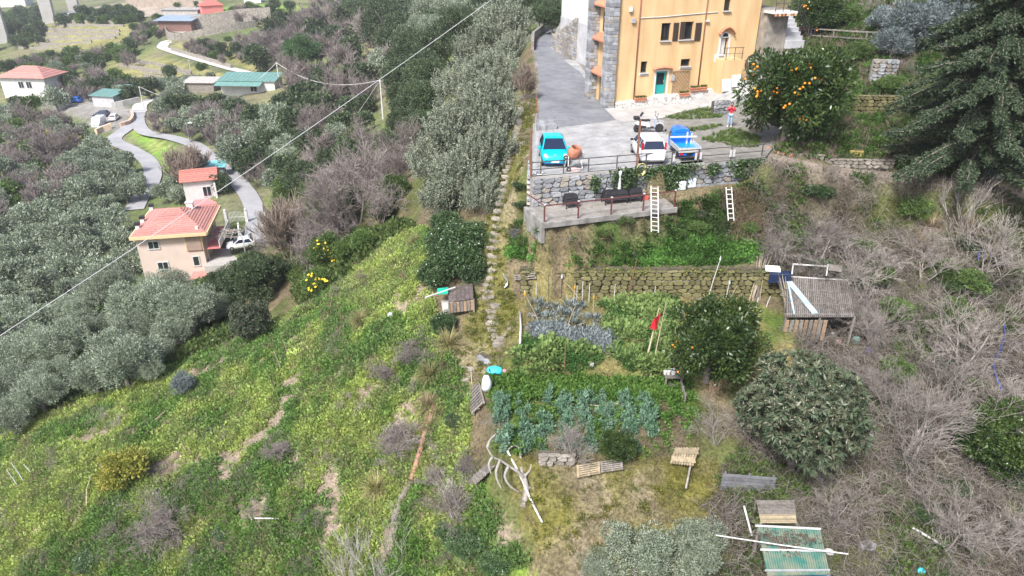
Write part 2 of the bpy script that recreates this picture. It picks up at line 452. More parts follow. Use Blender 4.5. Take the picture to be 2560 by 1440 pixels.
def copy_tree(o, parent=None):
    c = o.copy(); COL.objects.link(c)
    if parent is not None:
        c.parent = parent; c.matrix_parent_inverse = o.matrix_parent_inverse.copy()
    for ch in list(o.children): copy_tree(ch, c)
    return c
def raw_mesh(name, V, F, m=None, tint=None, smooth=False):
    """fast mesh from numpy quads / tris"""
    V = np.asarray(V, np.float32); F = np.asarray(F, np.int32); k = F.shape[1]
    me = bpy.data.meshes.new(name)
    me.vertices.add(len(V)); me.vertices.foreach_set('co', V.ravel())
    me.loops.add(F.size); me.loops.foreach_set('vertex_index', F.ravel())
    me.polygons.add(len(F)); me.polygons.foreach_set('loop_start', np.arange(0, F.size, k, dtype=np.int32))
    if smooth: me.polygons.foreach_set('use_smooth', np.ones(len(F), bool))
    me.update(calc_edges=True)
    if tint is not None:
        at = me.attributes.new('tint', 'FLOAT', 'FACE'); at.data.foreach_set('value', np.asarray(tint, np.float32))
    if m is not None: me.materials.append(m)
    return me
PI = math.pi
# ------------------------------------------------------------------ terrain mesh
PXg, PYg = project(np.stack([_gx, _gy, GZ], -1))
POLY = {
 'green': [(-300,1130),(40,1075),(330,955),(560,870),(760,770),(860,705),(960,610),(1060,570),(1110,640),(1075,740),(1100,830),(1130,900),(1180,1000),(1170,1150),(1230,1260),(1290,1340),(1400,1600),(-300,1600)],
 'below': [(1290,560),(1660,520),(1890,465),(1905,640),(1850,660),(1380,668),(1270,640)],
 'bramble': [(1880,430),(1960,405),(2300,455),(2700,500),(2700,1600),(1780,1600),(1760,1310),(1800,1180),(1980,960),(2010,790),(1900,640)],
 'upper': [(1850,340),(1880,250),(1960,100),(2000,-60),(2700,-60),(2700,470),(2300,430),(1990,395),(1930,380)],
 'moss': [(1250,1140),(1790,1150),(1800,1300),(1700,1340),(1500,1480),(1400,1480),(1300,1300)],
 'garden': [(1290,745),(1700,745),(1900,760),(1990,800),(1980,930),(1730,950),(1230,935),(1290,850)],
 'bed': [(1225,935),(1720,950),(1745,1030),(1700,1140),(1240,1135)],
 'stair': [(1290,230),(1345,230),(1330,330),(1300,440),(1290,560),(1265,680),(1290,760),(1290,860),(1215,930),(1190,1000),(1150,1000),(1130,900),(1180,760),(1200,690),(1215,560),(1250,420)],
 'shelf': [(1640,300),(1850,262),(1860,330),(1900,385),(1760,400),(1740,350),(1650,330)],
 'olive': [(-300,1130),(40,1075),(330,955),(560,870),(620,790),(560,700),(360,680),(150,790),(-300,900)],
 'terr_a': [(90,110),(110,60),(190,50),(330,55),(330,80),(300,105),(230,125),(130,130)],
 'terr_b': [(260,160),(380,145),(430,150),(560,185),(520,215),(400,210),(300,185)],
 'terr_c': [(420,108),(470,100),(640,120),(640,180),(520,140),(440,125)],
 'lawn_a': [(330,0),(540,-8),(540,6),(330,10)],
 'lawn_b': [(520,40),(560,20),(660,10),(800,20),(800,32),(640,44)],
 'lawn_c': [(308,325),(330,318),(440,365),(450,420),(400,430),(392,400),(370,375)],
 'dig': [(225,20),(280,8),(470,0),(500,40),(420,45),(330,40),(240,20)],
 'lot': [(95,270),(160,240),(240,248),(330,270),(330,290),(310,315),(270,335),(225,315),(180,290)],
}
def noise_mask(x, y, s, lo, hi, off=0.0):
    return sstep(lo, hi, fbm(x / s + off, y / s - off * 0.7))
def ground_colour(x, y, px, py):
    n1 = noise_mask(x, y, 2.6, 0.40, 0.60); n2 = noise_mask(x, y, 0.9, 0.40, 0.62, 9.0); n3 = noise_mask(x, y, 5.0, 0.42, 0.6, 23.0)
    mix = lambda a, b, t: np.array(a)[None] * (1 - t[:, None]) + np.array(b)[None] * t[:, None]
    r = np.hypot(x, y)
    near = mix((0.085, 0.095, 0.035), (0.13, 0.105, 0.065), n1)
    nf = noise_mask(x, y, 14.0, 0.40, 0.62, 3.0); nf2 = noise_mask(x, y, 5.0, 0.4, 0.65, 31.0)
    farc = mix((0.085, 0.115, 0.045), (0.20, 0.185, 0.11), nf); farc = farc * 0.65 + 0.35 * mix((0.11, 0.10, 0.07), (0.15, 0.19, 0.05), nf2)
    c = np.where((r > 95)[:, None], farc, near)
    def put(key, col):
        nonlocal c
        m = in_poly(px, py, POLY[key]); c = np.where(m[:, None], col, c)
    g = mix((0.10, 0.17, 0.025), (0.19, 0.23, 0.045), n1); g = g * (1 - 0.55 * n2[:, None]) + 0.55 * n2[:, None] * np.array((0.10, 0.13, 0.04))
    dirt = noise_mask(x, y, 2.0, 0.64, 0.70, 51.0); g = g * (1 - dirt[:, None]) + dirt[:, None] * np.array((0.21, 0.17, 0.13))
    put('green', g)
    put('olive', mix((0.10, 0.10, 0.045), (0.075, 0.12, 0.03), n1))
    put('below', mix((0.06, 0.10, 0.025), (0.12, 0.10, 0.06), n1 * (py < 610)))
    put('bramble', mix((0.055, 0.048, 0.033), (0.065, 0.075, 0.025), n3) * (0.8 + 0.7 * n2[:, None]))
    put('upper', mix((0.11, 0.09, 0.065), (0.06, 0.11, 0.03), n1))
    put('moss', mix((0.125, 0.118, 0.03), (0.18, 0.15, 0.105), n1 * 0.8 + 0.2 * n2))
    put('garden', mix((0.075, 0.11, 0.025), (0.17, 0.15, 0.06), n1))
    put('bed', mix((0.085, 0.07, 0.045), (0.07, 0.115, 0.025), n2))
    put('stair', mix((0.19, 0.165, 0.10), (0.13, 0.125, 0.04), n1))
    put('shelf', mix((0.25, 0.23, 0.20), (0.16, 0.17, 0.08), n1))
    for k in ('terr_a', 'terr_b', 'terr_c'): put(k, mix((0.25, 0.235, 0.10), (0.17, 0.165, 0.065), nf2))
    for k in ('lawn_a', 'lawn_b', 'lawn_c'): put(k, mix((0.16, 0.28, 0.05), (0.22, 0.27, 0.08), nf2))
    put('dig', mix((0.34, 0.29, 0.24), (0.25, 0.205, 0.16), nf2))
    put('lot', mix((0.25, 0.24, 0.225), (0.19, 0.18, 0.16), nf2))
    d, _ = seg_dist(x, y, DIRT)
    t = (1 - sstep(0.6, 1.5, d))[:, None]; c = c * (1 - t) + t * mix((0.24, 0.20, 0.165), (0.17, 0.145, 0.115), n2)
    dy = poly_sd(x, y, YARD); m = (dy < 0)
    c = np.where(m[:, None], mix((0.23, 0.22, 0.205), (0.16, 0.155, 0.14), n2), c)
    return c
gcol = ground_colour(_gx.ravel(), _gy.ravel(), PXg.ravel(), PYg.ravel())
nx, ny = len(GX), len(GY)
_ii, _jj = np.meshgrid(np.arange(nx - 1), np.arange(ny - 1), indexing='ij')
_a = (_ii * ny + _jj).ravel()
tme = raw_mesh('terrain', np.stack([_gx.ravel(), _gy.ravel(), GZ.ravel()], 1), np.stack([_a, _a + ny, _a + ny + 1, _a + 1], 1), smooth=True)
ca = tme.attributes.new('ground', 'FLOAT_COLOR', 'POINT')
ca.data.foreach_set('color', np.concatenate([gcol, np.ones((len(gcol), 1))], 1).astype(np.float32).ravel())
def terrain_mat():
    m = bpy.data.materials.new('hillside_soil'); m.use_nodes = True; nt = m.node_tree; b = nt.nodes['Principled BSDF']
    b.inputs['Roughness'].default_value = 0.95; b.inputs['Specular IOR Level'].default_value = 0.1
    at = nt.nodes.new('ShaderNodeAttribute'); at.attribute_name = 'ground'
    ge = nt.nodes.new('ShaderNodeNewGeometry')
    def nz(scale, det):
        n = nt.nodes.new('ShaderNodeTexNoise'); n.inputs['Scale'].default_value = scale; n.inputs['Detail'].default_value = det
        nt.links.new(ge.outputs['Position'], n.inputs['Vector']); return n
    n1 = nz(7.0, 6.0); n2 = nz(0.8, 5.0)
    m1 = nt.nodes.new('ShaderNodeMapRange'); m1.inputs[1].default_value = 0.3; m1.inputs[2].default_value = 0.7; m1.inputs[3].default_value = 0.55; m1.inputs[4].default_value = 1.5
    nt.links.new(n1.outputs['Fac'], m1.inputs[0])
    m2 = nt.nodes.new('ShaderNodeMapRange'); m2.inputs[1].default_value = 0.3; m2.inputs[2].default_value = 0.7; m2.inputs[3].default_value = 0.75; m2.inputs[4].default_value = 1.25
    nt.links.new(n2.outputs['Fac'], m2.inputs[0])
    mu = nt.nodes.new('ShaderNodeMath'); mu.operation = 'MULTIPLY'; nt.links.new(m1.outputs[0], mu.inputs[0]); nt.links.new(m2.outputs[0], mu.inputs[1])
    v = nt.nodes.new('ShaderNodeVectorMath'); v.operation = 'SCALE'; nt.links.new(at.outputs['Color'], v.inputs[0]); nt.links.new(mu.outputs[0], v.inputs['Scale'])
    nt.links.new(v.outputs[0], b.inputs['Base Color'])
    bp = nt.nodes.new('ShaderNodeBump'); bp.inputs['Strength'].default_value = 0.6; bp.inputs['Distance'].default_value = 0.12
    nt.links.new(n1.outputs['Fac'], bp.inputs['Height']); nt.links.new(bp.outputs[0], b.inputs['Normal'])
    return m
tme.materials.append(terrain_mat())
terrain = link(bpy.data.objects.new('terrain', tme)); tag(terrain, kind='structure')

# ------------------------------------------------------------------ paved sheets
def paved(name, col, scale, rough=0.9, crack=0.0, col2=None, dark=(0.07, 0.07, 0.07)):
    m = bpy.data.materials.new(name); m.use_nodes = True; nt = m.node_tree; b = nt.nodes['Principled BSDF']
    b.inputs['Roughness'].default_value = rough; b.inputs['Specular IOR Level'].default_value = 0.25
    ge = nt.nodes.new('ShaderNodeNewGeometry')
    n1 = nt.nodes.new('ShaderNodeTexNoise'); n1.inputs['Scale'].default_value = scale; n1.inputs['Detail'].default_value = 8; n1.inputs['Roughness'].default_value = 0.65
    nt.links.new(ge.outputs['Position'], n1.inputs['Vector'])
    rp = nt.nodes.new('ShaderNodeValToRGB'); rp.color_ramp.elements[0].position = 0.33; rp.color_ramp.elements[1].position = 0.66
    c2 = col2 or tuple(np.array(col) * 1.4); rp.color_ramp.elements[0].color = (*col, 1); rp.color_ramp.elements[1].color = (*c2, 1)
    nt.links.new(n1.outputs['Fac'], rp.inputs[0])
    out = rp.outputs[0]
    if crack:
        n3 = nt.nodes.new('ShaderNodeTexNoise'); n3.inputs['Scale'].default_value = 1.2; n3.inputs['Detail'].default_value = 4
        nt.links.new(ge.outputs['Position'], n3.inputs['Vector'])
        ad = nt.nodes.new('ShaderNodeVectorMath'); ad.operation = 'ADD'; nt.links.new(ge.outputs['Position'], ad.inputs[0]); nt.links.new(n3.outputs['Color'], ad.inputs[1])
        vo = nt.nodes.new('ShaderNodeTexVoronoi'); vo.feature = 'DISTANCE_TO_EDGE'; vo.inputs['Scale'].default_value = crack
        nt.links.new(ad.outputs[0], vo.inputs['Vector'])
        lt = nt.nodes.new('ShaderNodeMath'); lt.operation = 'LESS_THAN'; lt.inputs[1].default_value = 0.010 * crack * 2; nt.links.new(vo.outputs['Distance'], lt.inputs[0])
        mk = nt.nodes.new('ShaderNodeMath'); mk.operation = 'MULTIPLY'; mk.inputs[1].default_value = 0.55; nt.links.new(lt.outputs[0], mk.inputs[0])
        mx = nt.nodes.new('ShaderNodeMix'); mx.data_type = 'RGBA'; nt.links.new(mk.outputs[0], mx.inputs['Factor']); nt.links.new(out, mx.inputs[6]); mx.inputs[7].default_value = (*dark, 1); out = mx.outputs[2]
    nt.links.new(out, b.inputs['Base Color'])
    bp = nt.nodes.new('ShaderNodeBump'); bp.inputs['Strength'].default_value = 0.25; bp.inputs['Distance'].default_value = 0.02
    nt.links.new(n1.outputs['Fac'], bp.inputs['Height']); nt.links.new(bp.outputs[0], b.inputs['Normal'])
    MATS[name] = m
    return m
M_ASPH = paved('old_asphalt', (0.13, 0.135, 0.148), 0.7, crack=0.28, col2=(0.215, 0.22, 0.235))
M_CONC = paved('worn_concrete', (0.23, 0.23, 0.23), 0.9, crack=0.30, col2=(0.37, 0.37, 0.365), dark=(0.12, 0.12, 0.12))
M_PALE = paved('pale_concrete', (0.30, 0.29, 0.28), 0.8, col2=(0.42, 0.41, 0.39))
M_ROAD = paved('valley_asphalt', (0.25, 0.25, 0.265), 0.25, col2=(0.34, 0.34, 0.35))
M_PALEROAD = paved('pale_track', (0.42, 0.40, 0.38), 0.2, col2=(0.54, 0.52, 0.50))
def sheet(name, pix, z, m, lift):
    pts = [at_z(a, b, z) for a, b in pix]
    bm = bmesh.new(); vs_ = [bm.verts.new((p[0], p[1], z + lift)) for p in pts]; bm.faces.new(vs_)
    bmesh.ops.triangulate(bm, faces=bm.faces); bmesh.ops.recalc_face_normals(bm, faces=bm.faces)
    if sum(f.normal.z for f in bm.faces) < 0: bmesh.ops.reverse_faces(bm, faces=bm.faces)
    me = bpy.data.meshes.new(name); bm.to_mesh(me); bm.free(); me.materials.append(m)
    return tag(link(bpy.data.objects.new(name, me)), kind='structure')
sheet('gravel_yard', [(1331,441),(1914,392),(1962,330),(1850,262),(1560,285),(1337,330)], YARD_Z, paved('yard_gravel', (0.15, 0.145, 0.13), 2.2, col2=(0.25, 0.24, 0.22)), -0.02)
sheet('concrete_yard', [(1331,440),(1337,330),(1372,318),(1470,308),(1560,290),(1660,300),(1655,330),(1690,345),(1720,372),(1700,408),(1560,421),(1440,431)], YARD_Z, M_CONC, 0.0)
sheet('road', [(1345,326),(1350,250),(1345,170),(1338,112),(1360,88),(1410,58),(1455,40),(1470,60),(1412,108),(1420,140),(1450,180),(1490,235),(1508,268),(1540,300),(1470,310),(1400,318)], YARD_Z, M_ASPH, 0.012)
sheet('pavement', [(1508,268),(1560,272),(1680,252),(1790,222),(1842,182),(1856,215),(1846,245),(1790,262),(1690,283),(1655,296),(1560,306),(1540,300)], YARD_Z, M_PALE, 0.02)
sheet('pavement', [(1408,150),(1440,150),(1480,205),(1500,240),(1508,268),(1490,235),(1450,180)], YARD_Z, M_CONC, 0.024)
def ribbon(name, ln, w, m, lift=0.1):
    d = np.gradient(ln[:, :2], axis=0); d /= np.linalg.norm(d, axis=1)[:, None] + 1e-9
    nrm = np.stack([-d[:, 1], d[:, 0]], 1); V = []; F = []
    for k, (p, q) in enumerate(zip(ln, nrm)):
        for s_ in (-1, 1): V.append((p[0] + q[0] * s_ * w / 2, p[1] + q[1] * s_ * w / 2, p[2] + lift))
        if k: F.append((2 * k - 2, 2 * k, 2 * k + 1, 2 * k - 1))
    me = raw_mesh(name, V, F, m)
    bm = bmesh.new(); bm.from_mesh(me); bmesh.ops.recalc_face_normals(bm, faces=bm.faces)
    if sum(f.normal.z for f in bm.faces) < 0: bmesh.ops.reverse_faces(bm, faces=bm.faces)
    bm.to_mesh(me); bm.free()
    return tag(link(bpy.data.objects.new(name, me)), kind='structure')
for k, (ln, w) in ROADS.items():
    ribbon('road', ln, w, M_PALEROAD if k in ('villa_drive', 'terrace_drive', 'upper') else M_ROAD, 0.10 if k != 'junction' else 0.085)
# ------------------------------------------------------------------ foliage prototypes
def unit(a): return a / (np.linalg.norm(a, axis=-1, keepdims=True) + 1e-9)
def rdir(n, g): return unit(g.normal(size=(n, 3)))
def cards(P, A, L, Wd, g, bend=0.0):
    """one rhombic leaf per point: P base, A axis"""
    n = len(P); A = unit(A); s = unit(np.cross(A, rdir(n, g)))
    L = np.broadcast_to(L, (n,))[:, None]; Wd = np.broadcast_to(Wd, (n,))[:, None]
    tip = P + A * L; nrm = np.cross(A, s)
    mid = P + A * L * 0.45 + nrm * L * bend
    V = np.stack([P, mid + s * Wd / 2, tip, mid - s * Wd / 2], 1).reshape(-1, 3)
    return V, np.arange(4 * n).reshape(n, 4)
def blob_leaves(clumps, n, L, Wd, g, up=0.2, shell=0.45, lv=0.3, rnd=0.7, flat=1.0):
    c = np.array(clumps); w = c[:, 3] ** 2; k = g.choice(len(c), n, p=w / w.sum())
    d = rdir(n, g); d[:, 2] *= flat
    r = c[k, 3] * (shell + (1 - shell) * g.random(n) ** 0.6)
    P = c[k, :3] + d * r[:, None]
    A = unit(d + rdir(n, g) * rnd + np.array((0, 0, up)))
    return P, A, L * (1 - lv + 2 * lv * g.random(n)), Wd * (1 - lv + 2 * lv * g.random(n))
def tubes(lines, n=3):
    V = []; F = []; k = 0
    for pts, rad in lines:
        p = np.array(pts); m = len(p); d = unit(np.gradient(p, axis=0)); ref = np.array((0.31, 0.2, 0.93)) if abs(d[0, 2]) < 0.85 else np.array((0.9, 0.4, 0.1))
        x = unit(np.cross(d, ref)); y = np.cross(d, x); a = 2 * PI * np.arange(n) / n
        ring = p[:, None] + (x[:, None] * np.cos(a)[None, :, None] + y[:, None] * np.sin(a)[None, :, None]) * np.array(rad)[:, None, None]
        V.append(ring.reshape(-1, 3))
        i, j = np.meshgrid(np.arange(m - 1), np.arange(n), indexing='ij'); i = i.ravel(); j = j.ravel(); jn = (j + 1) % n
        F.append(np.stack([k + i * n + j, k + i * n + jn, k + (i + 1) * n + jn, k + (i + 1) * n + j], 1)); k += m * n
    return np.concatenate(V), np.concatenate(F)
def grow(p, d, L, r, depth, out, g, spread=0.6, kids=(3, 5), shrink=0.66, up=0.12, wob=0.22, rmin=0.006, seg=4, start=0.3, rs=0.62):
    pts = [p]; rad = [r]; q = p.copy(); v = d.copy()
    for s in range(seg):
        v = unit(v + g.normal(size=3) * wob * 0.5 + np.array((0, 0, up * 0.5))); q = q + v * (L / seg); pts.append(q); rad.append(max(rmin, r * (1 - 0.62 * (s + 1) / seg)))
    out.append((pts, rad))
    if depth == 0: return
    for _ in range(g.integers(kids[0], kids[1] + 1)):
        t = start + (1 - start) * g.random(); i = min(int(t * seg), seg - 1); f = t * seg - i
        b = pts[i] * (1 - f) + pts[i + 1] * f; dv = unit(pts[i + 1] - pts[i])
        nd = unit(dv + rdir(1, g)[0] * spread * (0.8 + 0.5 * g.random()) + np.array((0, 0, up)))
        grow(b, nd, L * shrink * (0.7 + 0.5 * g.random()), max(rmin, rad[i] * rs), depth - 1, out, g, spread, kids, shrink, up, wob, rmin, max(2, seg - 1), 0.15, rs)

LM = {
 'olive': leaf_mat('olive_leaf', [(0.104, 0.139, 0.083), (0.166, 0.216, 0.133), (0.280, 0.329, 0.224)], 0.5, 0.22, under=(0.348, 0.391, 0.307)),
 'silver': leaf_mat('silver_leaf', [(0.065, 0.094, 0.058), (0.123, 0.159, 0.108), (0.336, 0.370, 0.280)], 0.5, 0.22, under=(0.314, 0.342, 0.258)),
 'oak': leaf_mat('oak_leaf', [(0.037, 0.061, 0.030), (0.067, 0.100, 0.047), (0.114, 0.154, 0.074)], 0.5, 0.2),
 'green': leaf_mat('green_leaf', [(0.055, 0.098, 0.030), (0.091, 0.152, 0.043), (0.159, 0.232, 0.061)], 0.45, 0.3),
 'citrus': leaf_mat('citrus_leaf', [(0.024, 0.051, 0.015), (0.043, 0.081, 0.021), (0.103, 0.145, 0.031)], 0.35, 0.25, spec=0.5),
 'loquat': leaf_mat('loquat_leaf', [(0.042, 0.072, 0.042), (0.067, 0.104, 0.057), (0.119, 0.156, 0.093)], 0.4, 0.2, under=(0.111, 0.119, 0.076)),
 'conifer': leaf_mat('conifer_needle', [(0.031, 0.052, 0.028), (0.055, 0.086, 0.046), (0.101, 0.137, 0.070)], 0.6, 0.15),
 'yellow': leaf_mat('mimosa_leaf', [(0.342, 0.305, 0.037), (0.600, 0.512, 0.037), (0.195, 0.220, 0.037)], 0.6, 0.3),
 'ygreen': leaf_mat('yellowing_leaf', [(0.159, 0.195, 0.043), (0.293, 0.305, 0.061), (0.415, 0.342, 0.073)], 0.55, 0.3),
 'ivy': leaf_mat('ivy_leaf', [(0.024, 0.050, 0.020), (0.050, 0.094, 0.033), (0.099, 0.149, 0.066)], 0.35, 0.15, spec=0.5),
 'blue': leaf_mat('blue_grey_leaf', [(0.121, 0.159, 0.159), (0.174, 0.212, 0.212), (0.242, 0.272, 0.280)], 0.55, 0.2),
 'pine': leaf_mat('pine_needle', [(0.043, 0.091, 0.037), (0.067, 0.134, 0.049), (0.110, 0.183, 0.067)], 0.55, 0.2),
 'red': leaf_mat('reddish_leaf', [(0.110, 0.110, 0.061), (0.207, 0.134, 0.085), (0.366, 0.159, 0.110)], 0.5, 0.25),
}
M_BARK = mat('grey_bark', (0.17, 0.15, 0.13), 0.9, 0.35, 9, bump=0.5, rand=0.15)
M_TWIG = mat('bare_twig', (0.28, 0.25, 0.225), 0.85, 0.3, 5, rand=0.2)
M_TWIG_P = mat('mauve_twig', (0.225, 0.193, 0.18), 0.85, 0.3, 3, rand=0.2)
M_TWIG_L = mat('pale_twig', (0.42, 0.39, 0.36), 0.8, 0.2, 4, rand=0.1)
M_TWIG_B = mat('bramble_cane', (0.25, 0.22, 0.19), 0.85, 0.3, 4, rand=0.3)
PROTO = {}
def add_proto(kind, crown, trunk, Rr, hc, Hh):
    PROTO.setdefault(kind, []).append((trunk, crown, Rr, hc, Hh))
def trunk_mesh(name, g, h, r, spread, n=5, m=None):
    out = []; base = np.zeros(3)
    for i in range(n):
        a = 2 * PI * i / n + g.random(); top = np.array((math.cos(a) * spread, math.sin(a) * spread, h * (0.85 + 0.3 * g.random())))
        fork = np.array((0, 0, h * (0.28 + 0.12 * g.random()))) + g.normal(size=3) * 0.05 * r
        mid = fork * 0.55 + top * 0.45 + g.normal(size=3) * 0.06 * h
        out.append(([base if i == 0 else fork * 0.7, fork, mid, top], [r * (1.25 if i == 0 else 0.7), r * 0.8, r * 0.42, r * 0.12]))
    V, F = tubes(out, 6)
    return raw_mesh(name, V, F, m or M_BARK, smooth=True)
def leafy(kind, mat_key, seed, lobes, R_, hc, hv, n, L, Wd, lobe_r=(0.3, 0.5), up=0.2, trunk_r=0.16, rnd=0.7, core=True, tw=0, low=-0.6, flat=1.0, bump_=0.0):
    g = np.random.default_rng(seed); cl = []
    for i in range(lobes):
        d = rdir(1, g)[0]; d[2] = low + (1 - low) * g.random() if g.random() < 0.85 else d[2]; d = unit(d)
        k = R_ * (0.36 + 0.50 * g.random()); lr = R_ * (lobe_r[0] + (lobe_r[1] - lobe_r[0]) * g.random())
        cl.append((d[0] * k, d[1] * k, hc + d[2] * hv * (0.45 + 0.35 * g.random()), lr))
    if core: cl.append((0, 0, hc, R_ * 0.5))
    P, A, l, w = blob_leaves(cl, n, L, Wd, g, up=up, rnd=rnd, flat=flat)
    keep = P[:, 2] > 0.05; P, A, l, w = P[keep], A[keep], l[keep], w[keep]
    V, F = cards(P, A, l, w, g, 0.08)
    # neighbouring leaves share a tone, so light and dark clumps show
    tone = 0.5 + 0.5 * np.sin(P @ rdir(1, g)[0] * 3.1 / R_ * 2 + 1.3) * np.cos(P @ rdir(1, g)[0] * 4.3 / R_ * 2)
    tint = np.clip(0.45 * g.random(len(P)) + 0.45 * tone + 0.08, 0, 1)
    crown = raw_mesh('crown', V, F, LM[mat_key], tint)
    add_proto(kind, crown, trunk_mesh('trunk', g, hc + hv * 0.3, trunk_r, R_ * 0.55), R_, hc, hc + hv)
for s_ in range(3):
    leafy('olive_near', 'olive', 100 + s_, 34, 3.0, 3.3, 2.1, 15000, 0.20, 0.062, (0.20, 0.34), up=0.35, trunk_r=0.22)
    leafy('olive_far', 'olive', 110 + s_, 22, 2.6, 2.7, 2.0, 3600, 0.34, 0.15, (0.20, 0.34), up=0.3, trunk_r=0.18)
    leafy('oak_near', 'oak', 120 + s_, 34, 3.2, 3.6, 3.0, 12000, 0.24, 0.13, (0.22, 0.38), trunk_r=0.2)
    leafy('oak_far', 'oak', 130 + s_, 20, 3.2, 3.4, 3.0, 2800, 0.50, 0.32, (0.26, 0.42), trunk_r=0.2)
    leafy('bush_far', 'green', 140 + s_, 14, 2.2, 1.2, 1.2, 1500, 0.42, 0.28, (0.3, 0.5), low=-0.1, trunk_r=0.1)
for s_ in range(2):
    leafy('green_near', 'green', 150 + s_, 26, 2.2, 2.2, 1.9, 7000, 0.20, 0.11, (0.22, 0.38), trunk_r=0.12)
    leafy('citrus', 'citrus', 160 + s_, 52, 3.3, 2.9, 2.75, 20000, 0.22, 0.105, (0.18, 0.32), up=0.1, trunk_r=0.2, low=-0.85)
    leafy('yellow_far', 'yellow', 170 + s_, 14, 1.8, 1.8, 1.4, 1400, 0.40, 0.25, (0.25, 0.42), trunk_r=0.1)
    leafy('ygreen', 'ygreen', 175 + s_, 22, 1.6, 1.3, 1.0, 3000, 0.22, 0.10, (0.22, 0.4), trunk_r=0.08)
    leafy('blue', 'blue', 180 + s_, 24, 1.8, 1.5, 1.1, 5000, 0.22, 0.06, (0.2, 0.36), up=0.5, trunk_r=0.1)
    leafy('red', 'red', 185 + s_, 16, 1.0, 1.0, 0.7, 1600, 0.17, 0.08, (0.22, 0.4), trunk_r=0.06)
leafy('pine', 'pine', 190, 40, 3.4, 4.4, 2.6, 9000, 0.40, 0.10, (0.18, 0.30), up=0.6, trunk_r=0.26)
leafy('ivy', 'ivy', 195, 40, 2.2, 1.0, 1.3, 12000, 0.15, 0.12, (0.22, 0.36), low=-0.3, trunk_r=0.08, up=-0.1)
leafy('ivy', 'ivy', 196, 34, 2.2, 0.9, 1.1, 10000, 0.15, 0.12, (0.22, 0.36), low=-0.3, trunk_r=0.08, up=-0.1)
# silvery shrubs with upright shoots
def silver(seed):
    g = np.random.default_rng(seed); P = []; A = []; lines = []; tint = []
    for i in range(230):
        a = 2 * PI * g.random(); rr = 2.3 * math.sqrt(g.random()); b = np.array((math.cos(a) * rr, math.sin(a) * rr, 1.1 + 2.6 * (1 - (rr / 2.6) ** 2) * (0.45 + 0.55 * g.random())))
        d = unit(np.array((math.cos(a) * rr * 0.28, math.sin(a) * rr * 0.28, 1.0)) + g.normal(size=3) * 0.25)
        Ls = 0.9 + 1.1 * g.random(); k = 66; t = g.random(k)
        pts = b + d * (t * Ls)[:, None] + g.normal(size=(k, 3)) * 0.05 * (1.6 - t)[:, None]
        P.append(pts); A.append(unit(d * 0.7 + rdir(k, g))); lines.append(([b - d * 0.4, b + d * Ls * 0.5, b + d * Ls], [0.02, 0.014, 0.006])); tint.append(np.clip(0.15 + 0.6 * t + 0.25 * g.normal(size=k), 0, 1))
    for i in range(45):
        d = rdir(1, g)[0]; d[2] = abs(d[2]) * 0.6; P0 = d * np.array((2.2, 2.2, 2.2)) + np.array((0, 0, 0.7)); k = 110
        P.append(P0 + g.normal(size=(k, 3)) * 0.36); A.append(rdir(k, g) + np.array((0, 0, 0.3))); tint.append(0.35 * g.random(k))
    P = np.concatenate(P); A = np.concatenate(A); n = len(P); tint = np.concatenate(tint)
    V, F = cards(P, A, 0.15 + 0.09 * g.random(n), 0.055 + 0.03 * g.random(n), g, 0.08)
    V2, F2 = tubes(lines, 3)
    crown = raw_mesh('crown', V, F, LM['silver'], tint)
    tr = trunk_mesh('trunk', g, 2.6, 0.12, 1.3, 8)
    add_proto('silver', crown, tr, 2.6, 2.5, 5.2)
for s_ in range(3): silver(200 + s_)
# loquat: rosettes of long ribbed leaves with pale flower heads
def loquat(seed):
    g = np.random.default_rng(seed); cl = []
    for i in range(42):
        d = rdir(1, g)[0]; d[2] = -0.5 + 1.5 * g.random(); d = unit(d); q_ = g.uniform(0.75, 1.25); cl.append((d[0] * 1.9 * q_, d[1] * 1.9 * q_, 3.0 + d[2] * 1.7 * q_, 0.5 + 0.8 * g.random()))
    P, A, _, _ = blob_leaves(cl, 1750, 1, 1, g, up=0.4, shell=0.75, rnd=0.4)
    m = P[:, 2] > 0.4; P = P[m]; A = A[m]; Ps = []; As = []
    for p, a in zip(P, A):
        k = 12; s = unit(np.cross(a, rdir(k, g))); Ps.append(np.repeat(p[None], k, 0)); As.append(unit(s + a * (0.1 + 0.7 * g.random(k)[:, None]) + np.array((0, 0, -0.12))))
    Ps = np.concatenate(Ps); As = np.concatenate(As); n = len(Ps)
    V, F = cards(Ps, As, 0.25 + 0.12 * g.random(n), 0.075 + 0.03 * g.random(n), g, -0.06)
    crown = raw_mesh('crown', V, F, LM['loquat'], np.clip(np.repeat(g.random(len(P)) * 0.6, 12) + 0.4 * g.random(n), 0, 1))
    top = P[(P[:, 2] > 3.5)][::3]; k = 7; Pf = np.repeat(top, k, 0) + g.normal(size=(len(top) * k, 3)) * 0.07 + np.array((0, 0, 0.08))
    Vf, Ff = cards(Pf, rdir(len(Pf), g) + np.array((0, 0, 0.5)), 0.085, 0.045, g)
    bl = raw_mesh('blossom', Vf, Ff, mat('loquat_blossom', (0.34, 0.32, 0.24), 0.8, 0.15, 8))
    add_proto('loquat', crown, trunk_mesh('trunk', g, 3.2, 0.2, 1.6, 6), 3.1, 3.1, 5.4)
    return bl
LOQ_BLOSSOM = loquat(220)
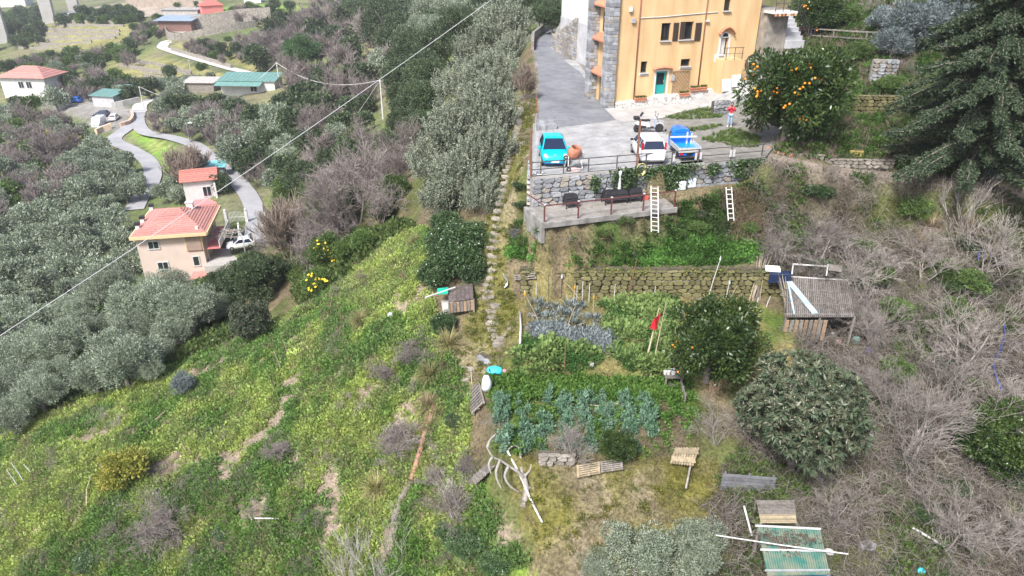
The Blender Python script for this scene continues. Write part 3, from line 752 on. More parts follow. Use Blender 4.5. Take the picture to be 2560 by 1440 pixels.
# conifer with long drooping branches
def conifer(seed):
    g = np.random.default_rng(seed); lines = []; P = []; A = []; T = []; Ht = 17.0
    for i in range(290):
        z = 0.9 + (Ht - 1.2) * (i / 290) ** 0.95; dr_ = g.uniform(0.7, 1.5); fr = z / Ht; L0 = (6.6 * (1 - fr) ** 0.75 + 0.5) * (0.5 + 0.62 * g.random()); a = i * 2.399 + g.normal() * 0.3
        h = np.array((math.cos(a), math.sin(a), 0)); pts = []; n = 7
        for j in range(n + 1):
            t = j / n; pts.append(np.array((0, 0, z)) + h * L0 * t + np.array((0, 0, L0 * (0.20 * t - 0.42 * dr_ * t * t + 0.14 * t ** 3))) + g.normal(size=3) * 0.07 * t)
        pts = np.array(pts); lines.append((pts, [0.09 * (1 - 0.8 * j / n) * (1 - 0.6 * fr) + 0.012 for j in range(n + 1)]))
        side = np.array((-h[1], h[0], 0))
        m = int(34 * L0) + 8
        for q in range(m):
            t = 0.12 + 0.88 * g.random(); k = t * n; j = min(int(k), n - 1); b = pts[j] + (pts[j + 1] - pts[j]) * (k - j)
            sgn = 1 if g.random() < 0.5 else -1; ls = (0.25 + 0.5 * (1 - abs(t - 0.55))) * (0.4 + 0.6 * g.random()) * (0.5 + 0.5 * (1 - fr))
            d = unit(side * sgn * g.uniform(0.3, 1) + h * 0.9 * g.random() + np.array((0, 0, -0.9 + 1.1 * g.random())))
            c = int(8 + 12 * ls); u = g.random(c)
            P.append(b + d * (u * ls)[:, None] + np.array((0, 0, -0.25)) * (u ** 2 * ls)[:, None]); A.append(unit(d * 0.5 + rdir(c, g) * 0.9 + np.array((0, 0, -0.15)))); T.append(np.clip(0.25 + 0.45 * u + 0.3 * g.normal(size=c) * 0.6, 0, 1))
    P = np.concatenate(P); A = np.concatenate(A); T = np.concatenate(T); n = len(P)
    V, F = cards(P, A, 0.13 + 0.09 * g.random(n), 0.06 + 0.025 * g.random(n), g)
    crown = raw_mesh('crown', V, F, LM['conifer'], T)
    lines.append(([np.array((0, 0, z)) for z in (-0.5, 4, 9, 14, Ht)], [0.34, 0.27, 0.2, 0.1, 0.02]))
    Vt, Ft = tubes(lines, 5)
    add_proto('conifer', crown, raw_mesh('trunk', Vt, Ft, mat('conifer_bark', (0.15, 0.13, 0.11), 0.9, 0.3, 8), smooth=True), 6.0, 5.0, Ht)
conifer(230)
# bare trees and shrubs
def bare(kind, seed, m, stems, L, r, depth, kids, spread, up, shrink=0.68, rmin=0.011, rad=None, n=3, lean=0.35, rs=0.62, ground_spread=0.2):
    g = np.random.default_rng(seed); out = []; main = []
    for i in range(stems):
        a = 2 * PI * i / stems + g.random(); d = unit(np.array((math.cos(a) * lean, math.sin(a) * lean, 1.0)) + g.normal(size=3) * 0.1)
        o = []; grow(np.array((math.cos(a), math.sin(a), 0)) * ground_spread * g.random() + np.array((0, 0, -0.1)), d, L * (0.8 + 0.4 * g.random()), r * (0.7 + 0.5 * g.random()), depth, o, g, spread, kids, shrink, up, 0.24, rmin, 5, 0.35, rs)
        main.append(o[0]); out += o[1:]
    V, F = tubes(out, n); V2, F2 = tubes(main, 6)
    crown = raw_mesh('crown', V, F, m); tr = raw_mesh('trunk', V2, F2, m, smooth=True)
    R_ = float(np.percentile(np.hypot(V[:, 0], V[:, 1]), 93)); hh = float(np.percentile(V[:, 2], 97)); lo = float(np.percentile(V[:, 2], 20))
    add_proto(kind, crown, tr, R_, (hh + lo) / 2, hh)
for s_ in range(3):
    bare('bare_near', 300 + s_, M_TWIG, 3, 2.6, 0.08, 4, (4, 5), 0.8, 0.08, rmin=0.008)
    bare('bare_far', 310 + s_, M_TWIG_P, 4, 3.0, 0.12, 3, (6, 8), 0.7, 0.14, rmin=0.03)
    bare('bare_wood', 315 + s_, M_TWIG_P, 4, 2.7, 0.08, 4, (4, 5), 0.85, 0.07, rmin=0.012, lean=0.35)
    bare('bare_shrub', 320 + s_, M_TWIG_B, 7, 1.5, 0.022, 3, (4, 5), 0.85, 0.0, rmin=0.0065, lean=0.9, ground_spread=0.5)
for s_ in range(2):
    bare('pale_shoots', 330 + s_, M_TWIG_L, 12, 2.1, 0.035, 2, (3, 5), 0.45, 0.15, rmin=0.009, lean=0.45, ground_spread=1.2)
    bare('bare_brown', 335 + s_, mat('brown_twig', (0.26, 0.21, 0.17), 0.85, 0.3, 3, rand=0.12), 6, 2.4, 0.07, 3, (6, 8), 0.6, 0.25, rmin=0.02, lean=0.4, ground_spread=0.5)
    bare('pruned', 340 + s_, M_TWIG_L, 2, 1.6, 0.16, 2, (2, 3), 0.9, 0.05, rmin=0.03, n=6, shrink=0.8, rs=0.75)
# tall grass fountains
def fountain(seed, m, n=420, L=1.3):
    g = np.random.default_rng(seed); V = []; F = []; T = []
    for i in range(n):
        a = 2 * PI * g.random(); t0 = 0.2 + 0.9 * g.random() ** 0.8; b = np.array((math.cos(a), math.sin(a), 0)) * 0.16 * g.random(); l = L * (0.6 + 0.6 * g.random())
        w = 0.018 + 0.014 * g.random(); s = np.array((-math.sin(a), math.cos(a), 0)); k = len(V); pts = []
        for j in range(4):
            t = j / 3; pts.append(b + np.array((math.cos(a), math.sin(a), 0)) * l * math.sin(t0) * t * (0.6 + 0.5 * t) + np.array((0, 0, 1)) * l * (math.cos(t0) * t * 1.15 - 0.55 * math.sin(t0) * t * t))
        for j, p in enumerate(pts): V += [p - s * w * (1 - 0.28 * j), p + s * w * (1 - 0.28 * j)]
        for j in range(3): F.append((k + 2 * j, k + 2 * j + 1, k + 2 * j + 3, k + 2 * j + 2)); T.append(g.random())
    return raw_mesh('blades', V, F, m, T)
LM['straw'] = leaf_mat('straw_blade', [(0.30, 0.26, 0.12), (0.42, 0.37, 0.20), (0.24, 0.26, 0.08)], 0.7, 0.3)
LM['tan'] = leaf_mat('tan_blade', [(0.33, 0.25, 0.16), (0.46, 0.37, 0.24), (0.28, 0.20, 0.12)], 0.75, 0.25)
for kind_, mk_, sd_ in (('straw', 'straw', 350), ('tan', 'tan', 352)):
    for s_ in range(2): add_proto(kind_, fountain(sd_ + s_, LM[mk_]), None, 1.15, 0.5, 1.3)

# ------------------------------------------------------------------ placing plants
def cos_el(px, py):
    d = ray(px, py); return math.sqrt(max(0.0, 1 - (d[2] / np.linalg.norm(d)) ** 2))
PLANTS = []     # (object, kind label, px, py, base phrase)
_pc = {}
NAME = {'olive_near': 'olive_tree', 'olive_far': 'olive_tree', 'oak_near': 'oak_tree', 'oak_far': 'oak_tree', 'bush_far': 'evergreen_bush', 'green_near': 'leafy_tree', 'citrus': 'orange_tree',
        'yellow_far': 'mimosa_tree', 'ygreen': 'yellowing_shrub', 'blue': 'blue_grey_shrub', 'red': 'reddish_shrub', 'pine': 'pine_tree', 'ivy': 'ivy_mound', 'silver': 'silver_shrub', 'loquat': 'loquat_tree',
        'conifer': 'conifer_tree', 'bare_near': 'bare_tree', 'bare_far': 'bare_tree', 'bare_wood': 'bare_tree', 'bare_shrub': 'bare_shrub', 'pale_shoots': 'bare_shrub', 'bare_brown': 'bare_tree', 'pruned': 'dead_tree', 'straw': 'grass_tuft', 'tan': 'grass_tuft'}
CATN = {'olive_tree': 'tree', 'oak_tree': 'tree', 'leafy_tree': 'tree', 'orange_tree': 'tree', 'mimosa_tree': 'tree', 'pine_tree': 'tree', 'loquat_tree': 'tree', 'conifer_tree': 'tree', 'bare_tree': 'tree', 'dead_tree': 'tree',
        'evergreen_bush': 'bush', 'yellowing_shrub': 'shrub', 'blue_grey_shrub': 'shrub', 'reddish_shrub': 'shrub', 'ivy_mound': 'ivy', 'silver_shrub': 'shrub', 'bare_shrub': 'shrub', 'grass_tuft': 'grass tuft'}
def plant(kind, px, py, rp, phrase=None, group=None, rz=None, sz=1.0, base=None, tilt=0.0, name=None):
    """a plant whose crown shows round (px, py) with half-width rp in the photograph, standing where its foot meets the ground"""
    i = _pc.get(kind, 0); _pc[kind] = i + 1
    tr, cr, R_, hc, hh = PROTO[kind][i % len(PROTO[kind])]
    if base is None:
        drop = rp * (hc / R_) * sz * cos_el(px, py); bx = px + drop * (1280 - px) / 3500.0
        p = hit(bx, py + drop)
    else: p = hit(*base)
    s = rp * depth(p) / (FPX * R_)
    o = bpy.data.objects.new(name or NAME[kind], None); o.empty_display_size = 0.3
    o.location = p - np.array((0, 0, 0.05 * s)); o.scale = (s, s, s * sz); o.rotation_euler = (tilt, 0, random.random() * 6.28 if rz is None else rz)
    COL.objects.link(o)
    if tr is not None: inst('trunk', tr, o)
    inst('crown' if tr is not None else 'blades', cr, o)
    tag(o, None, CATN[o.name.split('.')[0]] if o.name.split('.')[0] in CATN else 'plant', group)
    PLANTS.append((o, kind, px, py, phrase, rp))
    return o
CLEAR = [([(350,265),(345,305),(365,332),(430,345),(492,366),(530,400),(580,440),(622,490),(640,540),(636,580),(640,610)],9),([(345,300),(312,325),(285,350),(330,375),(368,400),(382,430),(375,460)],9),([(405,118),(440,132),(500,150),(570,170),(625,185)],6),([(352,262),(390,245)],5),([(420,80),(490,84),(560,75),(640,66)],9),([(420,60),(470,60)],14),([(500,468),(515,480)],26),([(527,437),(548,437)],10),([(25,215),(115,215)],32),([(240,258),(285,258)],14),([(150,262),(310,285),(255,315)],16),([(560,212),(670,212)],22),([(480,222),(530,222)],12),([(515,22),(555,18)],14),([(126,20),(126,60)],12),([(345,540),(545,540),(430,640)],30),([(560,590),(600,650)],38),([(690,165),(700,215)],8),([(945,205),(958,300)],10),([(345,390),(400,420)],10)]
def blocked(x, y, r_):
    for ln, w in CLEAR:
        d, _ = seg_dist(np.array([x]), np.array([y]), [(a, b, 0.0) for a, b in ln])
        if d[0] < w + r_ * 0.8: return True
    return False
def fill(poly, n, kinds, rp, spacing, phrase_fn=None, group=None, seed=0, scale_y=True, sz=(0.9, 1.15)):
    g = np.random.default_rng(seed); xs = [p[0] for p in poly]; ys = [p[1] for p in poly]; got = []; tries = 0
    names = [k for k, w in kinds]; w = np.array([w for k, w in kinds], float); w /= w.sum()
    while len(got) < n and tries < n * 90:
        tries += 1; x = g.uniform(min(xs), max(xs)); y = g.uniform(min(ys), max(ys))
        if not in_poly(np.array([x]), np.array([y]), poly)[0]: continue
        k = names[g.choice(len(names), p=w)]
        r_ = rp(x, y) if callable(rp) else rp; r_ *= g.uniform(0.75, 1.25)
        sp = spacing * r_
        if any((x - a) ** 2 + ((y - b) * 1.35) ** 2 < (sp * 0.5 + c * spacing * 0.5) ** 2 for a, b, c in got): continue
        if blocked(x, y, r_): continue
        got.append((x, y, r_)); plant(k, x, y, r_, None, group, sz=g.uniform(*sz))
    return got
# ------------------------------------------------------------------ building materials
M_YEL = mat('ochre_plaster', (0.58, 0.39, 0.195), 0.9, 0.16, 0.5, col2=(0.65, 0.46, 0.25), bump=0.12, detail=9.0)
_nt = M_YEL.node_tree; _nz = next(n for n in _nt.nodes if n.type == 'TEX_NOISE'); _tc = next(n for n in _nt.nodes if n.type == 'TEX_COORD'); _mp = _nt.nodes.new('ShaderNodeMapping'); _mp.inputs['Scale'].default_value = (2.2, 2.2, 0.5)
_nt.links.new(_tc.outputs['Object'], _mp.inputs['Vector']); _nt.links.new(_mp.outputs[0], _nz.inputs['Vector'])
M_WHT = mat('white_plaster', (0.56, 0.555, 0.545), 0.9, 0.08, 1.2)
M_WHT2 = mat('white_paint', (0.52, 0.52, 0.515), 0.6, 0.04, 3.0)
M_GREY = mat('grey_render', (0.42, 0.42, 0.43), 0.9, 0.15, 1.0)
M_STONE = mat('grey_stone', (0.25, 0.26, 0.275), 0.9, 0.3, 2.2, bump=0.5, rand=0.3, bscale=14)
M_STONE_W = mat('warm_stone', (0.27, 0.245, 0.21), 0.9, 0.3, 2.0, bump=0.5, rand=0.3, bscale=14)
M_MORTAR = mat('lime_mortar', (0.25, 0.245, 0.235), 0.95, 0.2, 4)
M_MOSSY = mat('mossy_stone', (0.17, 0.15, 0.11), 0.95, 0.3, 1.5, bump=0.5, rand=0.35, col2=(0.17, 0.16, 0.05), bscale=10)
M_EARTH = mat('dark_earth', (0.085, 0.075, 0.05), 0.95, 0.3, 3)
M_BRICK = mat('terracotta', (0.48, 0.20, 0.12), 0.85, 0.15, 5, rand=0.12)
M_TILE = mat('red_tile', (0.40, 0.19, 0.165), 0.85, 0.15, 3, rand=0.10)
M_TILE_D = mat('dark_red_tile', (0.40, 0.16, 0.13), 0.85, 0.15, 3, rand=0.10)
M_SHUT = mat('brown_shutter', (0.055, 0.038, 0.03), 0.6, 0.2, 8)
M_WOOD = mat('weathered_wood', (0.19, 0.172, 0.155), 0.9, 0.3, 6, bump=0.3, rand=0.25)
M_WOOD_B = mat('brown_wood', (0.27, 0.19, 0.125), 0.85, 0.25, 6, rand=0.2)
M_PALLET = mat('pallet_wood', (0.30, 0.245, 0.16), 0.85, 0.25, 6, rand=0.2)
M_BAMBOO = mat('dry_cane', (0.36, 0.30, 0.20), 0.7, 0.2, 5, rand=0.25)
M_RUST = mat('rusty_iron', (0.17, 0.085, 0.055), 0.85, 0.4, 9, rand=0.1)
M_DIRON = mat('dark_iron', (0.075, 0.068, 0.066), 0.7, 0.3, 6)
M_COPPER = mat('copper_pipe', (0.23, 0.085, 0.05), 0.5, 0.2, 5)
M_TEAL = mat('teal_door', (0.02, 0.30, 0.30), 0.45, 0.08, 3)
M_GLASS = glass_mat('dark_glass')
M_GLASS_B = glass_mat('car_glass', (0.012, 0.02, 0.045))
M_BLACK = mat('black_plastic', (0.018, 0.018, 0.02), 0.5, 0.2, 5)
M_RUBBER = mat('tyre_rubber', (0.025, 0.025, 0.026), 0.85, 0.2, 9)
M_ALU = mat('bare_aluminium', (0.62, 0.62, 0.60), 0.45, 0.1, 8, metal=0.35)
M_GALV = mat('galvanised_steel', (0.42, 0.43, 0.45), 0.5, 0.15, 5, metal=0.3)
M_WBAG = mat('white_sheet', (0.56, 0.57, 0.58), 0.6, 0.08, 5)
M_CYAN = mat('cyan_sheet', (0.05, 0.50, 0.62), 0.55, 0.12, 5)
M_REDF = mat('red_cloth', (0.62, 0.02, 0.035), 0.8, 0.12, 5)
M_GREENP = mat('green_plastic', (0.02, 0.42, 0.27), 0.4, 0.1, 3)
M_GROOF = mat('green_sheet_roof', (0.13, 0.25, 0.225), 0.5, 0.14, 1.2)
M_PINK = mat('pink_plaster', (0.56, 0.455, 0.40), 0.9, 0.05, 0.8)
M_CREAM = mat('cream_trim', (0.62, 0.47, 0.27), 0.8, 0.06, 2)
M_SLATE = mat('grey_sheet_roof', (0.27, 0.33, 0.42), 0.5, 0.08, 1)
M_REDW = mat('red_plaster', (0.62, 0.20, 0.20), 0.85, 0.06, 1)
M_PILLAR = mat('viaduct_concrete', (0.36, 0.35, 0.335), 0.9, 0.08, 0.25)

# ------------------------------------------------------------------ the ochre house
HA = R(16.0)
HC = np.array((*W(1528, 268, YARD_Z), YARD_Z))
HD = np.array((math.cos(HA), math.sin(HA), 0)); HN = np.array((-math.sin(HA), math.cos(HA), 0))
def fac(px, py, out=0.0):
    """pixel on the front wall -> (along, height)"""
    d = ray(px, py); o = HC - HN * out; t = (o @ HN) / (d @ HN); p = d * t - o
    return float(p @ HD), float(p[2])
def loc_h(px, py, z):
    p = at_z(px, py, z) - HC; return float(p @ HD), float(p @ HN)
house = thing('farmhouse', 'tall ochre plastered house with stone corner pilasters and brown shutters', 'house', HC, HA)
def hb(name, s0, s1, h0, h1, o0, o1, m, parent=house, bevel=0.0):
    """box on the house: along, height, out from the front wall"""
    return MB().box(((s0 + s1) / 2, -(o0 + o1) / 2, (h0 + h1) / 2), (s1 - s0, o1 - o0, h1 - h0)).build(name, m, parent, bevel=bevel)
HWID = 12.6
# front wall built round its openings
opens = []
def opening(pl, pt, pr, pb):
    s0, h1 = fac(pl, pt); s1, _ = fac(pr, pt); _, h0 = fac(pl, pb); opens.append([s0, s1, h0, h1]); return s0, s1, h0, h1
w1 = opening(1655, 58, 1678, 102); w2 = opening(1702, 55, 1735, 99); w3 = opening(1603, 154, 1619, 182); w4 = opening(1703, 148, 1726, 166)
dr = opening(1641, 179, 1669, 236); w5 = opening(1813, -6, 1829, 27); d2 = opening(1803, 95, 1822, 142)
def wall_with_openings(name, s0, s1, h0, h1, thick, ops, m, parent):
    mb = MB(); ss = sorted({s0, s1, *[o[0] for o in ops], *[o[1] for o in ops]})
    for a, b in zip(ss[:-1], ss[1:]):
        hs = [(o[2], o[3]) for o in ops if o[0] < (a + b) / 2 < o[1]]; cur = h0
        for lo, hi in sorted(hs):
            if lo > cur: mb.box(((a + b) / 2, thick / 2, (cur + lo) / 2), (b - a, thick, lo - cur))
            cur = hi
        if h1 > cur: mb.box(((a + b) / 2, thick / 2, (cur + h1) / 2), (b - a, thick, h1 - cur))
    return mb.build(name, m, parent)
wall_with_openings('wall', 0, HWID, -0.3, 10.2, 0.4, opens, M_YEL, house)
MB().box((HWID / 2, 2.55, 4.9), (HWID - 0.01, 4.28, 10.35)).build('wall', M_YEL, house)
rf = MB(); e0 = [(-0.6, -0.6), (HWID + 0.6, -0.6), (HWID + 0.6, 5.4), (-0.6, 5.4)]
rf.add([(*p, 10.2) for p in e0] + [(3, 2.4, 11.6), (9.6, 2.4, 11.6)], [(3, 2, 1, 0), (0, 1, 5, 4), (2, 3, 4, 5), (1, 2, 5), (3, 0, 4)]); rf.build('roof', M_TILE, house)
def glazed(o, m=M_GLASS, frame=M_WHT2, fr=0.05, bars=1, sill=True, name='window'):
    s0, s1, h0, h1 = o; w = MB()
    w.box(((s0 + s1) / 2, 0.22, h0 + fr / 2), (s1 - s0, 0.06, fr)).box(((s0 + s1) / 2, 0.22, h1 - fr / 2), (s1 - s0, 0.06, fr)).box((s0 + fr / 2, 0.22, (h0 + h1) / 2), (fr, 0.06, h1 - h0 - 2 * fr)).box((s1 - fr / 2, 0.22, (h0 + h1) / 2), (fr, 0.06, h1 - h0 - 2 * fr))
    for i in range(bars): w.box((s0 + (s1 - s0) * (i + 1) / (bars + 1), 0.22, (h0 + h1) / 2), (fr * 0.9, 0.055, h1 - h0 - 2 * fr))
    f = w.build(name, frame, house)
    MB().box(((s0 + s1) / 2, 0.24, (h0 + h1) / 2), (s1 - s0 - fr, 0.02, h1 - h0 - fr)).build('pane', m, f)
    if sill: MB().box(((s0 + s1) / 2, -0.02, h0 - 0.035), (s1 - s0 + 0.16, 0.3, 0.07)).build('sill', M_GREY, f)
    return f
glazed(w1, frame=M_SHUT); glazed(w2, frame=M_SHUT); glazed(w3, frame=M_SHUT, bars=0); glazed(w4, frame=M_SHUT, bars=0); glazed(w5, frame=M_SHUT, bars=1)
def shutter(s0, s1, h0, h1):
    sh = hb('shutter', s0, s1, h0, h1, 0.03, 0.065, M_SHUT)
    for i in range(9):
        z = h0 + (h1 - h0) * (i + 0.5) / 9; MB().box(((s0 + s1) / 2, -0.075, z), (s1 - s0 - 0.1, 0.02, (h1 - h0) / 9 * 0.55)).build('slat', M_SHUT, sh)
for a, b in ((1682, 1695), (1699, 1711), (1737, 1752)):
    sa, _ = fac(a, 80); sb, _ = fac(b, 80); h1 = fac(a, 57)[1]; h0 = fac(a, 102)[1]; shutter(sa, sb, h0, h1)
for o in (w3, w4): hb('window_ledge', o[0] - 0.12, o[1] + 0.12, o[2] - 0.22, o[2] - 0.075, -0.01, 0.05, M_WHT)
# front door
s0, s1, h0, h1 = dr
door = hb('door', s0 + 0.06, s1 - 0.06, h0, h1 - 0.05, -0.2, -0.15, M_TEAL)
MB().box(((s0 + s1) / 2 - 0.02, 0.145, h0 + (h1 - h0) * 0.66), (0.62, 0.02, (h1 - h0) * 0.5)).build('glass', M_GLASS, door)
MB().box((s1 - 0.2, 0.13, h0 + 1.0), (0.04, 0.05, 0.14)).build('handle', M_ALU, door)
MB().box((s0 - 0.07, -0.02, (h0 + h1) / 2), (0.13, 0.05, h1 - h0)).box((s1 + 0.07, -0.02, (h0 + h1) / 2), (0.13, 0.05, h1 - h0)).box(((s0 + s1) / 2, -0.02, h1 + 0.07), (s1 - s0 + 0.27, 0.05, 0.13)).build('door_surround', M_WHT, house)
hb('doorstep', s0 - 0.25, s1 + 0.25, h0 - 0.16, h0 - 0.01, -0.05, 0.45, M_WHT)
def tile_arch(sc0, sc1, h, rise, n, m=M_BRICK):
    c = (sc0 + sc1) / 2; hw = (sc1 - sc0) / 2; tm = None
    for i in range(n):
        t = -1 + 2 * (i + 0.5) / n; z = h + rise * (1 - t * t); a = math.atan(-2 * rise * t / hw)
        if tm is None:
            mb = MB(); k = 6; ring = lambda y, r: [(r * math.cos(PI * j / k), y, r * math.sin(PI * j / k)) for j in range(k + 1)] + [((r - 0.02) * math.cos(PI * j / k), y, (r - 0.02) * math.sin(PI * j / k)) for j in range(k, -1, -1)]
            mb.loft([ring(0.02, 0.085), ring(-0.34, 0.10)]); tm = mb.mesh('tile', m)
        inst('tile', tm, house, (c + hw * t, -0.0, z), (R(14), -a, 0))
tile_arch(s0 - 0.35, s1 + 0.35, h1 + 0.22, 0.13, 9)
# upper arched door on the right with landing
s0, s1, h0, h1 = d2
door2 = hb('door', s0 + 0.03, s0 + 0.5, h0, h1 - 0.03, -0.2, -0.15, M_WHT2)
hb('doorway', s0 + 0.5, s1, h0, h1, -0.38, -0.3, M_SHUT)
MB().box((s0 - 0.08, -0.02, (h0 + h1) / 2), (0.16, 0.06, h1 - h0)).box((s1 + 0.08, -0.02, (h0 + h1) / 2), (0.16, 0.06, h1 - h0)).build('door_surround', M_WHT, house)
cc = (s0 + s1) / 2; rr_ = (s1 - s0) / 2 + 0.12
fan = MB(); fan.loft([[(cc + rr_ * math.cos(PI * j / 10), y, h1 + 0.02 + rr_ * 0.95 * math.sin(PI * j / 10)) for j in range(11)] for y in (0.0, -0.05)]); fan.build('fanlight', M_WHT, house)
fg = MB(); fg.loft([[(cc + rr_ * 0.55 * math.cos(PI * j / 10), y, h1 + 0.10 + rr_ * 0.6 * math.sin(PI * j / 10)) for j in range(11)] for y in (-0.05, -0.07)]); fg.build('pane', M_GLASS, house)
tile_arch(s0 - 0.3, s1 + 0.45, h1 + 0.28, 0.55, 11)
LAND_H = h0 - 0.03
ld = MB(); ld.box(((s0 + s1) / 2 + 0.1, -0.75, LAND_H / 2 - 0.15), (s1 - s0 + 1.1, 1.48, LAND_H + 0.3)); ld.build('landing', M_YEL, house)
rl = MB()
for t in (-0.35, 0.4, 1.1): rl.beam((cc + t - 0.2, -1.42, LAND_H - 0.05), (cc + t - 0.2, -1.42, LAND_H + 0.95), 0.04)
rl.beam((cc - 0.9, -1.42, LAND_H + 0.95), (cc + 1.0, -1.42, LAND_H + 0.93), 0.04).beam((cc - 0.9, -1.42, LAND_H + 0.5), (cc + 1.0, -1.42, LAND_H + 0.48), 0.03); rl.build('railing', M_DIRON, house)
# drainpipes, cable, lamps, meter boxes
for (a, b) in (((1601, -8), (1584, 250)), ((1768, -8), (1745, 216))):
    q0 = fac(*a); q1 = fac(*b); sm = (q0[0] + q1[0]) / 2
    MB().tube([(sm, -0.07, max(q1[1], 0.05)), (sm, -0.07, 10.0)], 0.05, 8).build('drainpipe', M_COPPER, house, smooth=True)
q = [fac(*p) for p in ((1601, 45), (1660, 42), (1720, 36), (1794, 30))]
MB().tube([(s, -0.04, h) for s, h in q], 0.035, 6).build('conduit', M_WHT2, house)
for (a, b, m_, w_, h_) in ((1576, 23, M_WHT2, 0.24, 0.34), (1583, 51, M_GALV, 0.28, 0.34), (1767, 52, M_WHT2, 0.34, 0.12)):
    s, h = fac(a, b); hb('lamp' if a != 1583 else 'junction_box', s - w_ / 2, s + w_ / 2, h - h_ / 2, h + h_ / 2, 0.0, 0.2, m_)
s, h = fac(1681, 194); mb_ = hb('mailbox', s - 0.15, s + 0.15, h - 0.22, h + 0.2, 0.0, 0.16, M_GALV)
s, h = fac(1795, 145); ac = hb('air_conditioner', s - 0.42, s + 0.42, h - 0.3, h + 0.3, 0.05, 0.36, M_WHT2)
for i in range(6): MB().box((s + 0.1, -0.368, h - 0.22 + i * 0.085), (0.5, 0.014, 0.03)).build('slat', M_BLACK, ac)
# diamond trellis by the door
s0, h1 = fac(1684, 178); s1, _ = fac(1724, 178); h0 = fac(1684, 240)[1]
tr_ = thing('trellis', 'brown diamond lattice trellis fixed beside the teal door', 'trellis', HC, HA)
n_ = 7; wd = s1 - s0; hg = h1 - h0
def lat(a, b): MB().beam(a, b, 0.03, 0.02, (0, 1, 0)).build('slat', M_WOOD_B, tr_)
k_ = wd / 5
for i in range(-12, 6):
    for sg in (1, -1):
        x0 = s0 + i * k_ if sg > 0 else s1 - i * k_
        pts = []
        for t in np.linspace(0, hg, 60):
            xx = x0 + sg * t * 0.9
            if s0 <= xx <= s1: pts.append((xx, h0 + t))
        if len(pts) > 2: lat((pts[0][0], -0.06 - 0.012 * (sg > 0), pts[0][1]), (pts[-1][0], -0.06 - 0.012 * (sg > 0), pts[-1][1]))
MB().beam((s0, -0.06, h0), (s0, -0.06, h1), 0.05).beam((s1, -0.06, h0), (s1, -0.06, h1), 0.05).beam((s0, -0.06, h1), (s1, -0.06, h1), 0.05).beam((s0, -0.06, h0), (s1, -0.06, h0), 0.05).build('frame', M_WOOD_B, tr_)
# mottled white plinth, rising with the pavement
pl = MB(); pl.add([(0.25, -0.55, -0.3), (8.9, -0.55, -0.3), (8.9, 0.05, -0.3), (0.25, 0.05, -0.3), (0.25, -0.55, 0.32), (8.9, -0.45, 1.0), (8.9, 0.05, 1.05), (0.25, 0.05, 0.4)], [(0, 3, 2, 1), (4, 5, 6, 7), (0, 1, 5, 4), (1, 2, 6, 5), (2, 3, 7, 6), (3, 0, 4, 7)])
pl.build('plinth', mat('mottled_plinth', (0.45, 0.43, 0.40), 0.9, 0.5, 5.5, col2=(0.72, 0.71, 0.68)), house)
# stone pilasters
def pilaster(s0, s1, o0, o1, htop, course=0.27):
    p = MB().box(((s0 + s1) / 2, -(o0 + o1) / 2, htop / 2 - 0.15), (s1 - s0 - 0.07, o1 - o0 - 0.07, htop + 0.3)).build('pilaster', M_MORTAR, house)
    z = -0.05; r_ = 0
    while z < htop - 0.1:
        h_ = course * random.uniform(0.75, 1.25); cut = random.uniform(0.35, 0.65); sp = s0 + (s1 - s0) * cut; op = o0 + (o1 - o0) * random.uniform(0.35, 0.65)
        for a, b, c, d in ((s0, sp, o0, o1), (sp, s1, o0, o1)):
            j = lambda: random.uniform(-0.02, 0.02)
            MB().box(((a + b) / 2, -(c + d) / 2 + j(), z + h_ / 2), (b - a - 0.025, d - c + j(), h_ - 0.025)).build('stone', M_STONE if random.random() < 0.82 else M_STONE_W, p, bevel=0.02)
        z += h_; r_ += 1
pilaster(-0.75, 0.12, -0.65, 0.32, 9.6)
pilaster(-0.70, 0.02, -4.3, -3.3, 9.6)
# ledges of the niche between the pilasters
for h_ in (2.35, 5.0, 7.6):
    MB().add([(-0.6, 0.65, h_), (-0.6, 3.3, h_), (0.02, 3.3, h_ + 0.45), (0.02, 0.65, h_ + 0.45), (-0.6, 0.65, h_ - 0.12), (-0.6, 3.3, h_ - 0.12), (0.02, 3.3, h_ + 0.3), (0.02, 0.65, h_ + 0.3)], [(0, 1, 2, 3), (7, 6, 5, 4), (0, 4, 5, 1), (1, 5, 6, 2), (2, 6, 7, 3), (3, 7, 4, 0)]).build('ledge', M_BRICK, house)
MB().box((-0.03, 2.0, 1.05), (0.06, 1.2, 2.1)).build('door', M_WOOD_B, house)
MB().box((-0.03, 2.0, 6.3), (0.06, 1.0, 1.4)).build('window', M_SHUT, house)
# flower boxes
def flower_box(px, py, w_, label, n=22):
    s, h = fac(px, py, 0.45); b = thing('flower_box', label, 'planter', HC + HD * s - HN * 0.5 + np.array((0, 0, h)), HA, 'terracotta flower boxes along the ochre house')
    MB().add([(-w_ / 2, -0.13, 0), (w_ / 2, -0.13, 0), (w_ / 2, 0.13, 0), (-w_ / 2, 0.13, 0), (-w_ / 2 - 0.04, -0.17, 0.26), (w_ / 2 + 0.04, -0.17, 0.26), (w_ / 2 + 0.04, 0.17, 0.26), (-w_ / 2 - 0.04, 0.17, 0.26)], [(0, 3, 2, 1), (4, 5, 6, 7), (0, 1, 5, 4), (1, 2, 6, 5), (2, 3, 7, 6), (3, 0, 4, 7)]).box((0, -0.005, 0.25), (w_ + 0.12, 0.40, 0.05)).build('trough', M_BRICK, b)
    g = np.random.default_rng(int(px)); P = np.stack([g.uniform(-w_ / 2, w_ / 2, 90), g.uniform(-0.1, 0.1, 90), np.full(90, 0.26)], 1); A = rdir(90, g) * 0.6 + np.array((0, 0, 0.9)); V, F = cards(P, A, 0.22, 0.06, g, 0.1)
    link(bpy.data.objects.new('foliage', raw_mesh('foliage', V, F, LM['green'], g.random(90))), b)
